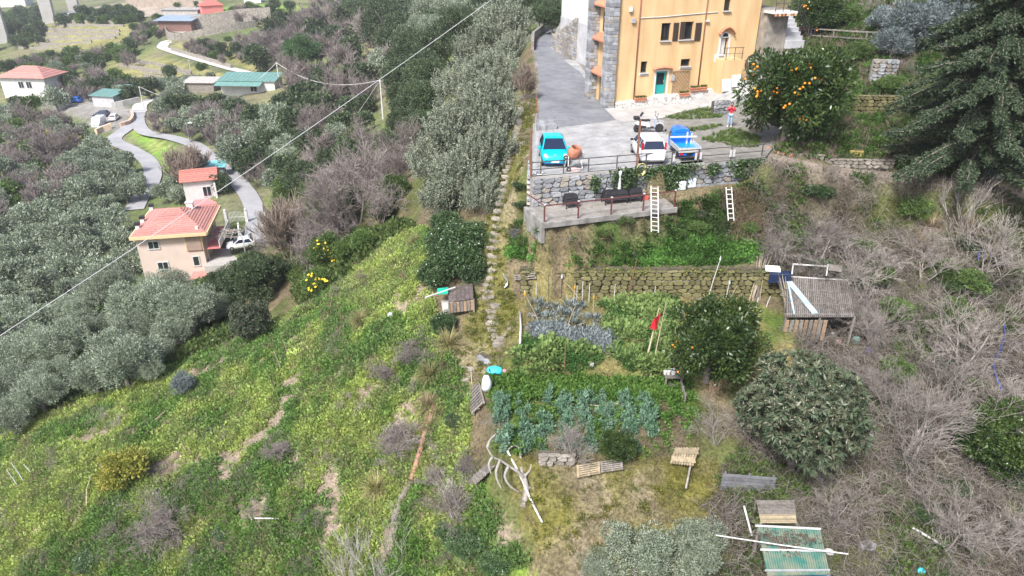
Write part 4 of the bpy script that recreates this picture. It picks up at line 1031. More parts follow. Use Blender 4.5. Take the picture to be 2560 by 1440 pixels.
flower_box(1600, 252, 0.95, 'terracotta flower box under the small window, below the drainpipe')
flower_box(1709, 240, 0.85, 'terracotta flower box in front of the lattice trellis')
flower_box(1735, 227, 0.75, 'terracotta flower box right of the trellis, left of the pair')
flower_box(1756, 225, 0.62, 'terracotta flower box beside the second drainpipe, rightmost of the four')
# ramp and raised ground on the right
rp_ = MB(); rp_.add([(6.4, -0.45, -0.2), (13.4, -0.45, -0.2), (13.4, -3.2, -0.2), (7.6, -3.2, -0.2), (6.4, -0.45, 0.05), (13.4, -0.45, 2.5), (13.4, -3.2, 2.3), (7.6, -3.2, 0.05)], [(0, 1, 2, 3), (4, 7, 6, 5), (0, 4, 5, 1), (1, 5, 6, 2), (2, 6, 7, 3), (3, 7, 4, 0)])
tag(rp_.build('ramp', M_CONC, None, loc=HC, rz=HA), kind='structure')
def on_ramp(s, o): return HC + HD * s - HN * o + np.array((0, 0, 0.05 + (s - 6.4) * 0.35))
# leaning boards and coil of pipe
for k, (s, lab) in enumerate(((9.35, 'left pale square panel leaning on the ochre wall below the upper door'), (10.2, 'right pale square panel leaning on the ochre wall below the upper door'))):
    p = on_ramp(s, 1.75); b = MB().box((0, 0, 0.48), (0.82, 0.05, 0.96)).build('leaning_panel', mat('pale_board', (0.62, 0.61, 0.58), 0.8, 0.06, 3), None, bevel=0.01, loc=p, rz=HA); b.rotation_euler = (R(-14), 0, HA); tag(b, lab, 'panel', 'pale panels leaning below the upper door')
coil = thing('pipe_coil', 'large black coil of pipe leaning on the house right of the upper door', 'pipe coil', on_ramp(12.1, 1.2), HA)
for k in range(5):
    r_ = 0.86 - 0.07 * k * (k % 2) - 0.03 * k; MB().tube([(r_ * math.cos(t), -0.08 * k, 0.86 + r_ * math.sin(t)) for t in np.linspace(0, 2 * PI, 33)], 0.055, 6).build('pipe_loop', M_BLACK, coil, smooth=True)
coil.rotation_euler = (R(-12), 0, HA)

# ------------------------------------------------------------------ white house and stone stair block up the road
def local_house(name, label, cat, px, py, z, ang): return thing(name, label, cat, at_z(px, py, z), ang)
wh = local_house('white_house', 'white rendered house behind the ochre house on the road', 'house', 1464, 162, YARD_Z, HA)
MB().box((3.0, 4.0, 4.6), (6.0, 8.0, 9.8)).build('wall', M_WHT, wh)
MB().box((2.98, 3.98, 1.9), (6.1, 8.1, 4.2)).build('base_coat', M_GREY, wh)
MB().add([(-0.4, -0.4, 9.5), (6.4, -0.4, 9.5), (6.4, 8.4, 9.5), (-0.4, 8.4, 9.5), (3, 2.5, 11), (3, 5.5, 11)], [(3, 2, 1, 0), (0, 1, 4), (1, 2, 5, 4), (2, 3, 5), (3, 0, 4, 5)]).build('roof', M_TILE, wh)
MB().tube([(0.75, -0.12, 0.1), (0.75, -0.12, 9.0)], 0.05, 6).tube([(1.15, -0.12, 0.1), (1.15, -0.12, 9.0)], 0.04, 6).build('drainpipe', M_GALV, wh)
sb = local_house('stair_block', 'rough stone stair block with lattice parapet and white cabinet beside the road', 'outbuilding', 1438, 152, YARD_Z, HA)
core = MB().add([(0, 0, -0.3), (1.9, 0, -0.3), (1.9, 7.5, -0.3), (0, 7.5, -0.3), (0, 0, 4.3), (1.9, 0, 4.3), (1.9, 7.5, 4.9), (0, 7.5, 1.6)], [(0, 3, 2, 1), (4, 5, 6, 7), (0, 1, 5, 4), (1, 2, 6, 5), (2, 3, 7, 6), (3, 0, 4, 7)]).build('wall', M_STONE_W, sb)
for r_ in range(14):
    z = r_ * 0.315; x = 0.0; y = 0.0
    while y < 7.4 and r_ < 13:
        w_ = random.uniform(0.5, 1.0)
        if z + 0.3 < 4.3 - 0.36 * y: MB().box((-0.02, y + w_ / 2, z + 0.155), (0.09, w_ - 0.03, 0.28)).build('stone', M_STONE_W if random.random() < 0.6 else M_STONE, core, bevel=0.02)
        y += w_
    while x < 1.88:
        w_ = min(random.uniform(0.28, 0.6), 1.9 - x); MB().box((x + w_ / 2, -0.02, z + 0.155), (w_ - 0.03, 0.09, 0.28)).build('stone', M_STONE_W if random.random() < 0.6 else M_STONE, core, bevel=0.02); x += w_
MB().box((1.05, 0.0, 5.2), (1.7, 0.16, 0.12)).box((1.05, 0.0, 4.45), (1.7, 0.16, 0.12)).build('parapet', M_STONE_W, sb)
for r_ in range(3):
    for c_ in range(5): MB().box((0.35 + c_ * 0.36 + 0.18 * (r_ % 2), 0.0, 4.62 + r_ * 0.21), (0.17, 0.14, 0.19)).build('brick', M_STONE_W, sb)
cab = MB().box((1.42, -0.28, 2.2), (0.95, 0.36, 1.55)).build('cabinet', M_WHT2, sb, bevel=0.02)
MB().tube([(1.4, -0.26, 2.95), (1.4, -0.26, 3.2), (1.1, -0.26, 3.28)], 0.08, 8).build('flue', M_WHT2, sb)
MB().box((-0.2, 2.6, 1.0), (0.5, 1.0, 2.2)).build('door', M_WOOD, sb)
# road parapet at the bend
ln = [W(1331, 125, YARD_Z), W(1333, 100, YARD_Z), W(1355, 82, YARD_Z), W(1400, 58, YARD_Z), W(1450, 36, YARD_Z)]
pw = MB()
for a, b in zip(ln[:-1], ln[1:]): pw.beam((*a, YARD_Z + 0.45), (*b, YARD_Z + 0.45), 0.35, 1.1)
tag(pw.build('road_parapet', M_STONE_W), 'low stone parapet along the outside of the road bend', 'wall')
# small pile of blue hose by the pilaster
hs = MB(); pc = at_z(1505, 225, YARD_Z)
for k in range(4): hs.tube([(0.3 * math.cos(t), 0.22 * math.sin(t) + 0.05 * k, 0.06 + 0.05 * k) for t in np.linspace(0, 2 * PI, 20)], 0.03, 5)
tag(hs.build('hose_coil', mat('blue_hose', (0.03, 0.09, 0.35), 0.5, 0.1, 5), None, loc=pc), 'small blue hose coil at the foot of the stone pilaster', 'hose')
# side stair, balcony and steps right of the house
bal = thing('balcony', 'small balcony with dark rail and stone steps at the house corner', 'balcony', HC + HD * 12.7 + np.array((0, 0, 0)), HA)
MB().box((1.0, 1.6, 3.4), (1.98, 5.0, 7.4)).build('stone_base', M_STONE_W, bal)
MB().box((0.95, -1.2, 7.0), (2.2, 1.4, 0.16)).build('slab', M_WHT, bal)
for k in range(6): MB().box((0.1 + k * 0.36, -1.86, 6.84), (0.18, 0.1, 0.18)).build('brick', M_YEL if k % 2 else M_BRICK, bal)
rb = MB()
for x in (0, 0.7, 1.4, 2.05): rb.beam((x, -1.85, 7.08), (x, -1.85, 8.1), 0.04)
for z in (7.35, 7.7, 8.1): rb.beam((0, -1.85, z), (2.05, -1.85, z), 0.035).beam((2.05, -1.85, z), (3.6, -1.6, z - 2.3), 0.035)
rb.beam((3.6, -1.6, 4.6), (3.6, -1.6, 5.9), 0.05).build('railing', M_DIRON, bal)
for k in range(8): MB().box((2.9 + k * 0.0, -0.9 + k * 0.34, 4.4 + k * 0.3), (1.7, 0.42, 0.6)).build('step', M_GREY, bal)
# ------------------------------------------------------------------ yard wall, terrace and their rails
WL3 = np.array((*wall_l, YARD_Z)); WD3 = np.array((*WALL_DIR, 0)); WN3 = np.array((*WALL_N, 0)); WANG = math.atan2(WALL_DIR[1], WALL_DIR[0])
def s_wall(px, py=400, out=0.0):
    """distance along the yard wall of the photo column px"""
    d = ray(px, py); o = WL3 + WN3 * out; t = (o @ WN3) / (d @ WN3); return float((d * t - o) @ WD3)
def rubble_meshes(m, n=10, seed=5, depth_=0.16):
    g = np.random.default_rng(seed); out = []
    for i in range(n):
        k = int(g.integers(6, 9)); a = np.sort((np.arange(k) + g.uniform(-0.3, 0.3, k)) * 2 * PI / k); rr = 1.0 / np.maximum(np.abs(np.cos(a)), np.abs(np.sin(a))) ** 0.8 * g.uniform(0.86, 1.02, k) * 0.5
        x = np.clip(rr * np.cos(a), -0.5, 0.5); z = np.clip(rr * np.sin(a), -0.5, 0.5); mb = MB()
        mb.loft([[(p, 0.06, q) for p, q in zip(x, z)], [(p, -depth_ * 0.55, q) for p, q in zip(x, z)], [(p * 0.86, -depth_, q * 0.86) for p, q in zip(x, z)]]); out.append(mb.mesh('stone', m))
    return out
ST_G = rubble_meshes(M_STONE, 8, 5); ST_W = rubble_meshes(M_STONE_W, 5, 6); ST_M = rubble_meshes(M_MOSSY, 8, 7)
def rubble(parent, L_, h_, y0, seed, meshes, cw=(0.26, 0.62), ch=(0.2, 0.34), limit=300, z0=0.0, h_fn=None, jut=0.03):
    g = np.random.default_rng(seed); z = z0; n = 0; cells = []
    while z < h_ - 0.05:
        hh = min(g.uniform(*ch), h_ - z); x = 0.0
        while x < L_ - 0.05:
            w_ = min(g.uniform(*cw), L_ - x)
            if h_fn is None or z + hh * 0.5 < h_fn(x + w_ / 2): cells.append((x, z, w_, hh))
            x += w_
        z += hh
    for x, zz, w_, hh in cells[:limit]:
        k = w_ + 0.0; inst('stone', meshes[g.integers(len(meshes))], parent, (x + w_ / 2, y0 + g.uniform(-jut, jut), zz + hh / 2), (0, g.uniform(-0.12, 0.12), 0), ((w_ - 0.02) * 1.06, 1, (hh - 0.015) * 1.1))
WLEN = float(np.hypot(wall_r[0] - wall_l[0], wall_r[1] - wall_l[1]))
wall = thing('retaining_wall', 'grey rubble stone retaining wall holding up the car yard', 'wall', (wall_l[0], wall_l[1], TERR_Z), WANG)
MB().add([(-0.1, -0.0, -0.5), (WLEN, 0, 0.2), (WLEN, 0.5, 0.2), (-0.1, 0.5, -0.5), (-0.1, 0, 1.84), (WLEN, 0, 1.84), (WLEN, 0.5, 1.84), (-0.1, 0.5, 1.84)], [(0, 3, 2, 1), (4, 5, 6, 7), (0, 1, 5, 4), (1, 2, 6, 5), (2, 3, 7, 6), (3, 0, 4, 7)]).build('mortar_core', M_MORTAR, wall)
rubble(wall, WLEN - 0.1, 1.72, 0.0, 3, ST_G + ST_G + ST_W, limit=296, h_fn=None, cw=(0.34, 0.72), ch=(0.24, 0.36))
MB().box((WLEN * 0.36, 0.17, 1.80), (WLEN * 0.72, 0.5, 0.16)).build('coping', M_PALE, wall)
# left return wall of the yard, above the stairs
rw = thing('retaining_wall', 'stone side wall of the car yard dropping to the stone stairs', 'wall', (wall_l[0] - 0.05, wall_l[1], TERR_Z), math.atan2(W(1335, 330, YARD_Z)[1] - wall_l[1], W(1335, 330, YARD_Z)[0] - wall_l[0]))
MB().box((6.4, -0.1, 0.4), (12.8, 0.3, 2.9)).build('mortar_core', M_MORTAR, rw)
rubble(rw, 12.6, 1.75, 0.0, 8, ST_G + ST_W, limit=200, cw=(0.4, 0.8), ch=(0.26, 0.4))
for ch_ in list(rw.children):
    if ch_.name.startswith('stone'): ch_.rotation_euler[2] = PI; ch_.location.y = 0.09
# terrace slab
ts = MB(); ts.prism([TERR[0], TERR[1], TERR[2], TERR[3]], TERR_Z - 0.28, TERR_Z); slab = tag(ts.build('terrace_slab', paved('terrace_concrete', (0.18, 0.165, 0.15), 1.6, crack=0.7, col2=(0.30, 0.285, 0.26), dark=(0.15, 0.13, 0.11))), kind='structure')
T2, T3 = np.array((*TERR[2], TERR_Z)), np.array((*TERR[3], TERR_Z))
edge = MB(); edge.beam(T3 + np.array((0, 0, -0.12)) - WN3 * -0.06, T2 + np.array((0, 0, -0.12)) - WN3 * -0.06, 0.14, 0.30); M_OLDC = mat('stained_concrete', (0.20, 0.195, 0.18), 0.95, 0.3, 1.5, col2=(0.31, 0.30, 0.285)); tag(edge.build('kerb', M_OLDC), kind='structure')
lw = MB(); lw.beam(np.array((*TERR[0], TERR_Z - 0.6)), T3 + np.array((0, 0, -0.6)), 0.2, 1.3); tag(lw.build('terrace_end_wall', M_OLDC), 'stained rendered end wall under the left side of the terrace', 'wall')
tr = thing('terrace_railing', 'rust brown railing of posts and a top bar along the lower terrace', 'railing', T3, math.atan2(T2[1] - T3[1], T2[0] - T3[0]))
TL = float(np.linalg.norm(T2 - T3)); M_RR = mat('red_oxide_paint', (0.13, 0.045, 0.04), 0.7, 0.3, 6)
for k in range(5):
    x = 0.1 + (TL - 0.2) * k / 4; MB().box((x, 0.12, 0.52), (0.075, 0.075, 1.04)).build('post', M_RR, tr); MB().box((x, 0.12, 1.06), (0.1, 0.1, 0.05)).build('post_cap', M_WHT2, tr)
MB().beam((0.05, 0.12, 1.0), (TL - 0.1, 0.12, 1.0), 0.06, 0.06).build('top_bar', M_RR, tr)
MB().beam((0.1, 0.12, 1.0), (-0.35, 2.0, 1.15), 0.045).build('side_bar', M_RR, tr)
# yard railing
yr = thing('yard_railing', 'dark two-bar railing along the edge of the car yard', 'railing', WL3, WANG)
for px in (1331, 1354, 1411, 1474, 1545, 1617, 1682, 1748, 1829, 1905):
    s = s_wall(px); MB().beam((s, 0.12, -0.02), (s, 0.12, 0.82), 0.055).build('post', M_DIRON, yr)
for z in (0.80, 0.36): MB().beam((s_wall(1331), 0.12, z), (s_wall(1912), 0.12, z), 0.045).build('bar', M_DIRON, yr)
lp = MB().beam((0, 0, -0.1), (0, 0, 2.75), 0.11); tag(lp.build('steel_post', M_RUST, None, loc=WL3 + WD3 * -0.05 - WN3 * 0.05), 'tall rusty steel post at the front left corner of the yard', 'post')
p2 = WL3 + WD3 * s_wall(1592) + WN3 * 0.06; lp = MB().beam((0, 0, -0.5), (0, 0, 2.95), 0.12); tag(lp.build('steel_post', M_RUST, None, loc=p2), 'tall rusty steel post at the railing beside the white car', 'post')
lp = MB().beam((0, 0, -0.4), (0, 0, 2.4), 0.10); p = at_z(1340, 318, YARD_Z); tag(lp.build('steel_post', M_RUST, None, loc=p), 'rusty steel post beside the big stone and the stairs', 'post')
gr = MB(); a = at_z(1331, 430, YARD_Z); b = at_z(1340, 318, YARD_Z)
gr.tube([(a[0], a[1], YARD_Z + 0.8), ((a[0] + b[0]) / 2 + 0.05, (a[1] + b[1]) / 2, YARD_Z + 0.62), (b[0], b[1], YARD_Z + 1.0)], 0.03, 6); tag(gr.build('steel_cable', M_GALV), 'slack grey cable between the rusty posts beside the stairs', 'cable')
for k, px in enumerate((1685, 1740, 1752, 1826, 1834)):
    s = s_wall(px); lab = ['white plate on the railing between the white car and the blue truck', 'left white plate on the railing behind the blue truck', 'right white plate on the railing behind the blue truck', 'left white plate near the right end of the railing', 'right white plate near the right end of the railing'][k]
    o = MB().box((0, 0, 0.22), (0.14, 0.02, 0.44)).build('railing_plate', M_WHT2, None, loc=WL3 + WD3 * s - WN3 * 0.05 + np.array((0, 0, 0.18)), rz=WANG); tag(o, lab, 'plate', 'white plates on the yard railing')
# big stone by the stairs
bs = MB(); bs.loft([[(x * k, y * k, z) for x, y in ((-0.75, -0.3), (-0.2, -0.42), (0.7, -0.3), (0.8, 0.2), (0.1, 0.4), (-0.7, 0.32))] for z, k in ((-0.1, 1.0), (0.35, 0.98), (0.62, 0.7))]); tag(bs.build('boulder', M_STONE, None, loc=at_z(1366, 322, YARD_Z), rz=0.25), 'large grey stone block beside the stairs at the yard entrance', 'stone')

# ivy on the yard wall
def wall_ivy(label, px0, px1, top, bot, n, seed):
    g = np.random.default_rng(seed); s0, s1 = s_wall(px0, 430), s_wall(px1, 430); o = thing('wall_ivy', label, 'ivy', WL3 + WD3 * (s0 + s1) / 2, WANG, 'ivy patches on the yard wall')
    t = g.random(n); u = g.normal(size=n) * 0.36 * (1.1 - 0.5 * t); P = np.stack([u * (s1 - s0) * 0.8, -0.16 - 0.22 * g.random(n), top + (bot - top) * t], 1); V, F = cards(P, rdir(n, g) + np.array((0, -0.5, -0.2)), 0.15 + 0.06 * g.random(n), 0.12, g, 0.1)
    link(bpy.data.objects.new('foliage', raw_mesh('foliage', V, F, LM['ivy'], np.clip(g.random(n) * 1.1, 0, 1))), o); MB().tube([(0, -0.1, bot), (0.06, -0.16, (top + bot) / 2), (0, -0.1, top)], 0.03, 5).build('stem', M_BARK, o)
wall_ivy('dark ivy on the wall above the sofa, behind the parasol', 1530, 1590, 0.1, -1.5, 1500, 1); wall_ivy('widest dark ivy patch hanging on the wall below the white car', 1612, 1715, 0.05, -1.5, 3400, 2)
wall_ivy('small ivy patch on the wall behind the blue truck', 1765, 1790, -0.1, -0.8, 420, 3); wall_ivy('ivy patch near the right end of the yard wall', 1825, 1890, 0.0, -1.1, 1500, 4); wall_ivy('dry sparse ivy on the wall between the left armchair and the sofa', 1475, 1500, -0.3, -1.2, 160, 5)
# terrace furniture
def garden_seat(name, label, px, py, w_, cover):
    p = WL3 + WD3 * s_wall(px, py, 0.95) + WN3 * 0.95 + np.array((0, 0, TERR_Z - YARD_Z)); o = thing(name, label, 'sofa' if w_ > 1.2 else 'armchair', p, WANG, 'black outdoor seats on the terrace')
    for x in (-w_ / 2 + 0.04, w_ / 2 - 0.04):
        for y in (0.0, 0.62): MB().box((x, y, 0.19), (0.045, 0.045, 0.38)).build('leg', M_BLACK, o)
    for k in range(5): MB().box((0, 0.0, 0.30 + k * 0.085), (w_, 0.03, 0.05)).build('slat', mat('black_slat', (0.045, 0.045, 0.055), 0.5, 0.2, 4), o)
    MB().box((0, 0.36, 0.44), (w_ - 0.1, 0.6, 0.12)).build('seat_cushion', M_BLACK, o, bevel=0.03)
    c = MB(); c.add([(-w_ / 2, -0.04, 0.62), (w_ / 2, -0.04, 0.62), (w_ / 2, 0.66, 0.5), (-w_ / 2, 0.66, 0.5), (-w_ / 2 + 0.06, 0.06, 0.86), (w_ / 2 - 0.05, 0.1, 0.84 + cover), (w_ / 2 - 0.1, 0.6, 0.78), (-w_ / 2 + 0.08, 0.58, 0.8)], [(0, 3, 2, 1), (4, 5, 6, 7), (0, 1, 5, 4), (1, 2, 6, 5), (2, 3, 7, 6), (3, 0, 4, 7)])
    c.build('cover', mat('black_cover', (0.014, 0.014, 0.017), 0.7, 0.3, 3), o, bevel=0.03)
    for s in (-1, 1): MB().box((s * (w_ / 2 - 0.03), 0.32, 0.5), (0.06, 0.62, 0.24)).build('armrest', M_BLACK, o)
garden_seat('garden_armchair', 'black armchair nearest the left end of the terrace', 1430, 505, 0.78, 0.06)
garden_seat('garden_sofa', 'wide black slatted sofa in the middle of the terrace', 1541, 503, 1.5, 0.0)
garden_seat('garden_armchair', 'black armchair behind the right end of the sofa', 1590, 492, 0.82, 0.12)
bx = MB().box((0, 0, 0.12), (0.36, 0.26, 0.24)).build('crate', mat('red_crate', (0.45, 0.07, 0.06), 0.6, 0.1, 4), None, bevel=0.02, loc=WL3 + WD3 * s_wall(1613, 495, 0.6) + WN3 * 0.6 + np.array((0, 0, TERR_Z - YARD_Z))); tag(bx, 'small red box beside the right armchair on the terrace', 'box')
# parasol folded against the wall
pp = WL3 + WD3 * s_wall(1548, 460, 0.35) + WN3 * 0.42 + np.array((0, 0, TERR_Z - YARD_Z + 0.25)); par = thing('parasol', 'closed white parasol leaning on the ivy covered wall above the sofa', 'parasol', pp)
MB().lathe([(0.02, 0.2), (0.10, 0.35), (0.12, 0.5), (0.08, 0.9), (0.05, 1.35), (0.11, 1.5), (0.09, 1.66), (0.01, 1.72)], n=10).build('canopy', M_WBAG, par, smooth=True); MB().tube([(0, 0, 0), (0, 0, 0.4)], 0.025, 6).build('pole', M_ALU, par)
# yellow hose coil hanging on the rail
hp = WL3 + WD3 * s_wall(1600) + WN3 * 0.16; hc_ = thing('hose_coil', 'pale yellow garden hose coil hanging on the yard railing', 'hose', hp, WANG); M_YH = mat('yellow_hose', (0.62, 0.56, 0.24), 0.5, 0.1, 5)
for k in range(6): MB().tube([((0.26 + 0.012 * k) * math.cos(t), -0.03 * k, -0.05 + (0.30 + 0.02 * k) * math.sin(t)) for t in np.linspace(0, 2 * PI, 22)], 0.022, 5).build('hose_loop', M_YH, hc_, smooth=True)
MB().tube([(-0.3, -0.1, -0.25), (-0.1, -0.12, -0.66), (0.15, -0.12, -0.68), (0.28, -0.1, -0.3)], 0.02, 5).build('hose_end', M_WHT2, hc_)
# white tanks on the bank
for k, (px, py, lab) in enumerate(((1701, 474, 'left white plastic tank on the bank under the yard wall'), (1726, 468, 'right bluish white plastic tank on the bank under the yard wall'))):
    p = hit(px, py); o = thing('water_tank', lab, 'tank', p - np.array((0, 0, 0.05)), WANG, 'plastic tanks under the yard wall')
    MB().box((0, 0, 0.3), (0.56, 0.5, 0.6)).build('body', mat('tank_plastic_%d' % k, (0.62, 0.68, 0.72) if k else (0.66, 0.68, 0.68), 0.4, 0.08, 4), o, bevel=0.07); MB().lathe([(0.09, 0.6), (0.09, 0.66), (0.05, 0.67)], n=10).build('lid', M_WHT2, o)
    pipe = MB().tube([(0.2, 0.05, 0.6), (0.24, 0.1, 1.0), (0.2, 0.35, 1.3)], 0.03, 6).build('pipe', M_DIRON, o)
# ladders
def ladder(label, top, bot, w_, n, m, r_=0.03):
    top = np.array(top); bot = np.array(bot); d = top - bot; L_ = np.linalg.norm(d); d /= L_; side = unit(np.cross(d, np.array((0, 1, 0.2)))); side = side if side[0] > 0 else -side
    o = thing('ladder', label, 'ladder', bot); up = np.cross(side, d)
    for s in (-1, 1): MB().beam(side * s * w_ / 2, d * L_ + side * s * w_ / 2, r_ * 1.6, r_ * 2.4, up).build('rail', m, o)
    for k in range(n):
        q = d * L_ * (k + 0.5) / n; MB().beam(q - side * w_ / 2, q + side * w_ / 2, r_ * 1.3, r_ * 1.3, up).build('rung', m, o)
def pt(px, py, t): d = ray(px, py); return d / (d[1] * CP - d[2] * SP) * t
p_ = hit(1637, 582); dpt = depth(p_); T_up = pt(1636, 466, depth(T2) - 0.75); ladder('long white ladder leaning against the right end of the terrace', T_up, pt(1637, 581, depth(T2) - 1.75), 0.42, 11, M_WHT2)
p_ = hit(1820, 558); ladder('shorter white ladder lying on the bank right of the terrace', hit(1814, 486) + np.array((0, -0.4, 0.6)), p_ + np.array((0, -0.5, 0.35)), 0.34, 7, M_ALU)
p_ = at_z(1351, 492, TERR_Z); ladder('ladder from the terrace up to the yard at its left end', np.array(WL3 + WD3 * s_wall(1347) + WN3 * 0.05 + np.array((0, 0, 0.2))), p_, 0.42, 7, M_WHT)
# canes stacked under the wall
for k in range(9):
    a = hit(1770 + random.uniform(-12, 12), 450 + random.uniform(-4, 5)); b = hit(1835 + random.uniform(-10, 15), 441 + random.uniform(-4, 5)); o = MB().tube([a + np.array((0, 0, 0.12 + 0.02 * k)), b + np.array((0, 0, 0.12 + 0.02 * k))], 0.022, 5).build('cane', M_BAMBOO); tag(o, 'dry cane lying in the loose bundle under the yard wall', 'cane', 'canes lying under the yard wall')
o = MB().beam(hit(1785, 462) + np.array((0, 0, 0.1)), hit(1797, 450) + np.array((0, 0, 0.35)), 0.14, 0.04).build('board', M_WHT2); tag(o, 'short white board propped among the canes under the yard wall', 'board')

# ------------------------------------------------------------------ vehicles
def paint(name, c, rough=0.28): return mat(name, c, rough, 0.03, 2, spec=0.5, coat=0.4)
def wheel(parent, x, y, r_, w_, rimc=M_ALU, name='wheel'):
    o = bpy.data.objects.new(name, None); o.location = (x, y, r_); o.empty_display_size = 0.1; link(o, parent)
    MB().lathe([(r_ * 0.62, -w_ / 2), (r_ * 0.93, -w_ / 2), (r_, -w_ * 0.3), (r_, w_ * 0.3), (r_ * 0.93, w_ / 2), (r_ * 0.62, w_ / 2)], n=20, axis='Y').build('tyre', M_RUBBER, o, smooth=True)
    s = 1 if y > 0 else -1
    rim = MB().lathe([(r_ * 0.2, s * w_ * 0.50), (r_ * 0.6, s * w_ * 0.47), (r_ * 0.63, s * w_ * 0.3), (r_ * 0.63, -s * w_ * 0.45)], n=16, axis='Y').build('rim', rimc, o)
    for k in range(5):
        a = 2 * PI * k / 5; MB().beam((0.1 * r_ * math.cos(a), s * w_ * 0.52, 0.1 * r_ * math.sin(a)), (0.6 * r_ * math.cos(a), s * w_ * 0.5, 0.6 * r_ * math.sin(a)), 0.1 * r_, 0.02).build('spoke', rimc, rim)
    return o
def ring(x, hw, z0, z1, cr=0.06, lean=0.06, n=1):
    """closed cross-section of a car body at x: sill z0, shoulder z1, crown height cr"""
    half = [(hw * 0.86, z0), (hw * 0.97, z0 + 0.07), (hw, z0 + (z1 - z0) * 0.45), (hw * 0.985, z1 - 0.06), (hw * 0.93, z1), (hw * 0.5, z1 + cr * 0.8)]
    return [(x, y, z) for y, z in half] + [(x, 0, z1 + cr)] + [(x, -y, z) for y, z in reversed(half)]
def quad_inset(a, b, c, d, k, off, th=0.012):
    """panel set on a quad a-b-c-d (counter-clockwise from outside): inset k, pushed out off"""
    P = [np.array(p, float) for p in (a, b, c, d)]; ce = sum(P) / 4; nrm = np.cross(P[1] - P[0], P[3] - P[0]); nrm /= np.linalg.norm(nrm)
    Q = [p + (ce - p) * k for p in P]; return MB().hexa([q + nrm * (off - th) for q in Q] + [q + nrm * off for q in Q])
def car(name, label, loc, rz, spec, col, group=None, glass=M_GLASS_B, wheels=True):
    o = thing(name, label, 'car', loc, rz, group)
    MB().loft([ring(*r) for r in spec['body']]).build('body', col, o, smooth=True)
    b0, b1, zb, zt = spec['cab']          # bottom (xr, xf, hw), top (xr, xf, hw)
    Bc = [(b0[0], -b0[2], zb), (b0[1], -b0[2], zb), (b0[1], b0[2], zb), (b0[0], b0[2], zb)]; Tc = [(b1[0], -b1[2], zt), (b1[1], -b1[2], zt), (b1[1], b1[2], zt), (b1[0], b1[2], zt)]
    cab = MB(); mid = [(x, y, zt - 0.0) for x, y, _ in Tc]; crown = [((b1[0] + b1[1]) / 2 + (x - (b1[0] + b1[1]) / 2) * 0.8, y * 0.78, zt + 0.055) for x, y, _ in Tc]
    cab.loft([Bc, Tc, crown]); cab.build('cabin', col, o, bevel=0.03)
    quad_inset(Bc[1], Bc[2], Tc[2], Tc[1], 0.10, 0.02).build('windscreen', glass, o)
    quad_inset(Bc[3], Bc[0], Tc[0], Tc[3], 0.14, 0.02).build('rear_window', glass, o)
    for sgn, (i, j) in ((-1, (0, 1)), (1, (3, 2))):
        for t0, t1 in spec['side']:
            lerp = lambda p, q, t: np.array(p) + (np.array(q) - np.array(p)) * t
            a, b, c, d = lerp(Bc[i], Bc[j], t0), lerp(Bc[i], Bc[j], t1), lerp(Tc[i], Tc[j], t1), lerp(Tc[i], Tc[j], t0)
            (quad_inset(a, b, c, d, 0.12, 0.02) if sgn < 0 else quad_inset(b, a, d, c, 0.12, 0.02)).build('side_window', glass, o)
    if wheels:
        for x in spec['axles']:
            for s in (-1, 1): wheel(o, x, s * (spec['hw'] - 0.09), spec['r'], 0.17)
    for s in (-1, 1):
        MB().box((spec['lampf'][0], s * spec['lampf'][1], spec['lampf'][2]), spec['lampf'][3]).build('headlight', mat('lamp_glass', (0.75, 0.75, 0.72), 0.15, 0.05, 4), o, bevel=0.02)
        MB().box((spec['lampr'][0], s * spec['lampr'][1], spec['lampr'][2]), spec['lampr'][3]).build('tail_light', mat('tail_red', (0.55, 0.01, 0.03), 0.25, 0.1, 4), o, bevel=0.02)
        m_ = MB().box((spec['mir'][0], s * spec['mir'][1], spec['mir'][2]), (0.1, 0.2, 0.14)).build('mirror', spec.get('mirm', col), o, bevel=0.03)
    return o
M_PLATE = mat('number_plate', (0.72, 0.72, 0.70), 0.4, 0.05, 10)
# turquoise city car, nose to the camera
TURQ = paint('turquoise_paint', (0.0, 0.42, 0.52))
spec = dict(body=[(-1.46, 0.70, 0.28, 0.80, 0.03), (-1.40, 0.80, 0.22, 0.92, 0.03), (-0.9, 0.84, 0.20, 0.95, 0.03), (0.5, 0.84, 0.20, 0.92, 0.03), (1.0, 0.82, 0.20, 0.86, 0.06), (1.32, 0.76, 0.22, 0.70, 0.07), (1.48, 0.62, 0.28, 0.52, 0.04)],
    cab=((-1.40, 0.86, 0.79), (-1.14, 0.05, 0.60), 0.92, 1.45), side=((0.05, 0.42), (0.46, 0.96)), axles=(-1.05, 0.98), hw=0.84, r=0.29, lampf=(1.26, 0.60, 0.70, (0.26, 0.20, 0.14)), lampr=(-1.42, 0.68, 0.82, (0.06, 0.14, 0.2)), mir=(0.55, 0.93, 0.98))
p = at_z(1388, 419, YARD_Z); head = R(-90) + R(2); fx = np.array((math.cos(head), math.sin(head), 0))
cq = car('parked_car', 'small turquoise car parked nose-on to the railing', p - fx * 1.48 + np.array((0, 0, 0.01)), head, spec, TURQ, 'vehicles parked in the yard')
MB().box((1.495, 0, 0.36), (0.02, 0.48, 0.12)).build('number_plate', M_PLATE, cq); MB().box((1.42, 0, 0.42), (0.12, 1.2, 0.05)).build('grille', M_BLACK, cq); MB().box((1.40, 0, 0.26), (0.2, 1.35, 0.10)).build('bumper', paint('deep_blue_trim', (0.0, 0.10, 0.28)), cq, bevel=0.03)
MB().lathe([(0.07, 0), (0.07, 0.02), (0.03, 0.025)], n=12).build('badge', M_ALU, cq, loc=(1.36, 0, 0.735)); MB().beam((-1.0, 0.05, 1.5), (-1.16, 0.05, 1.66), 0.012).build('aerial', M_BLACK, cq)
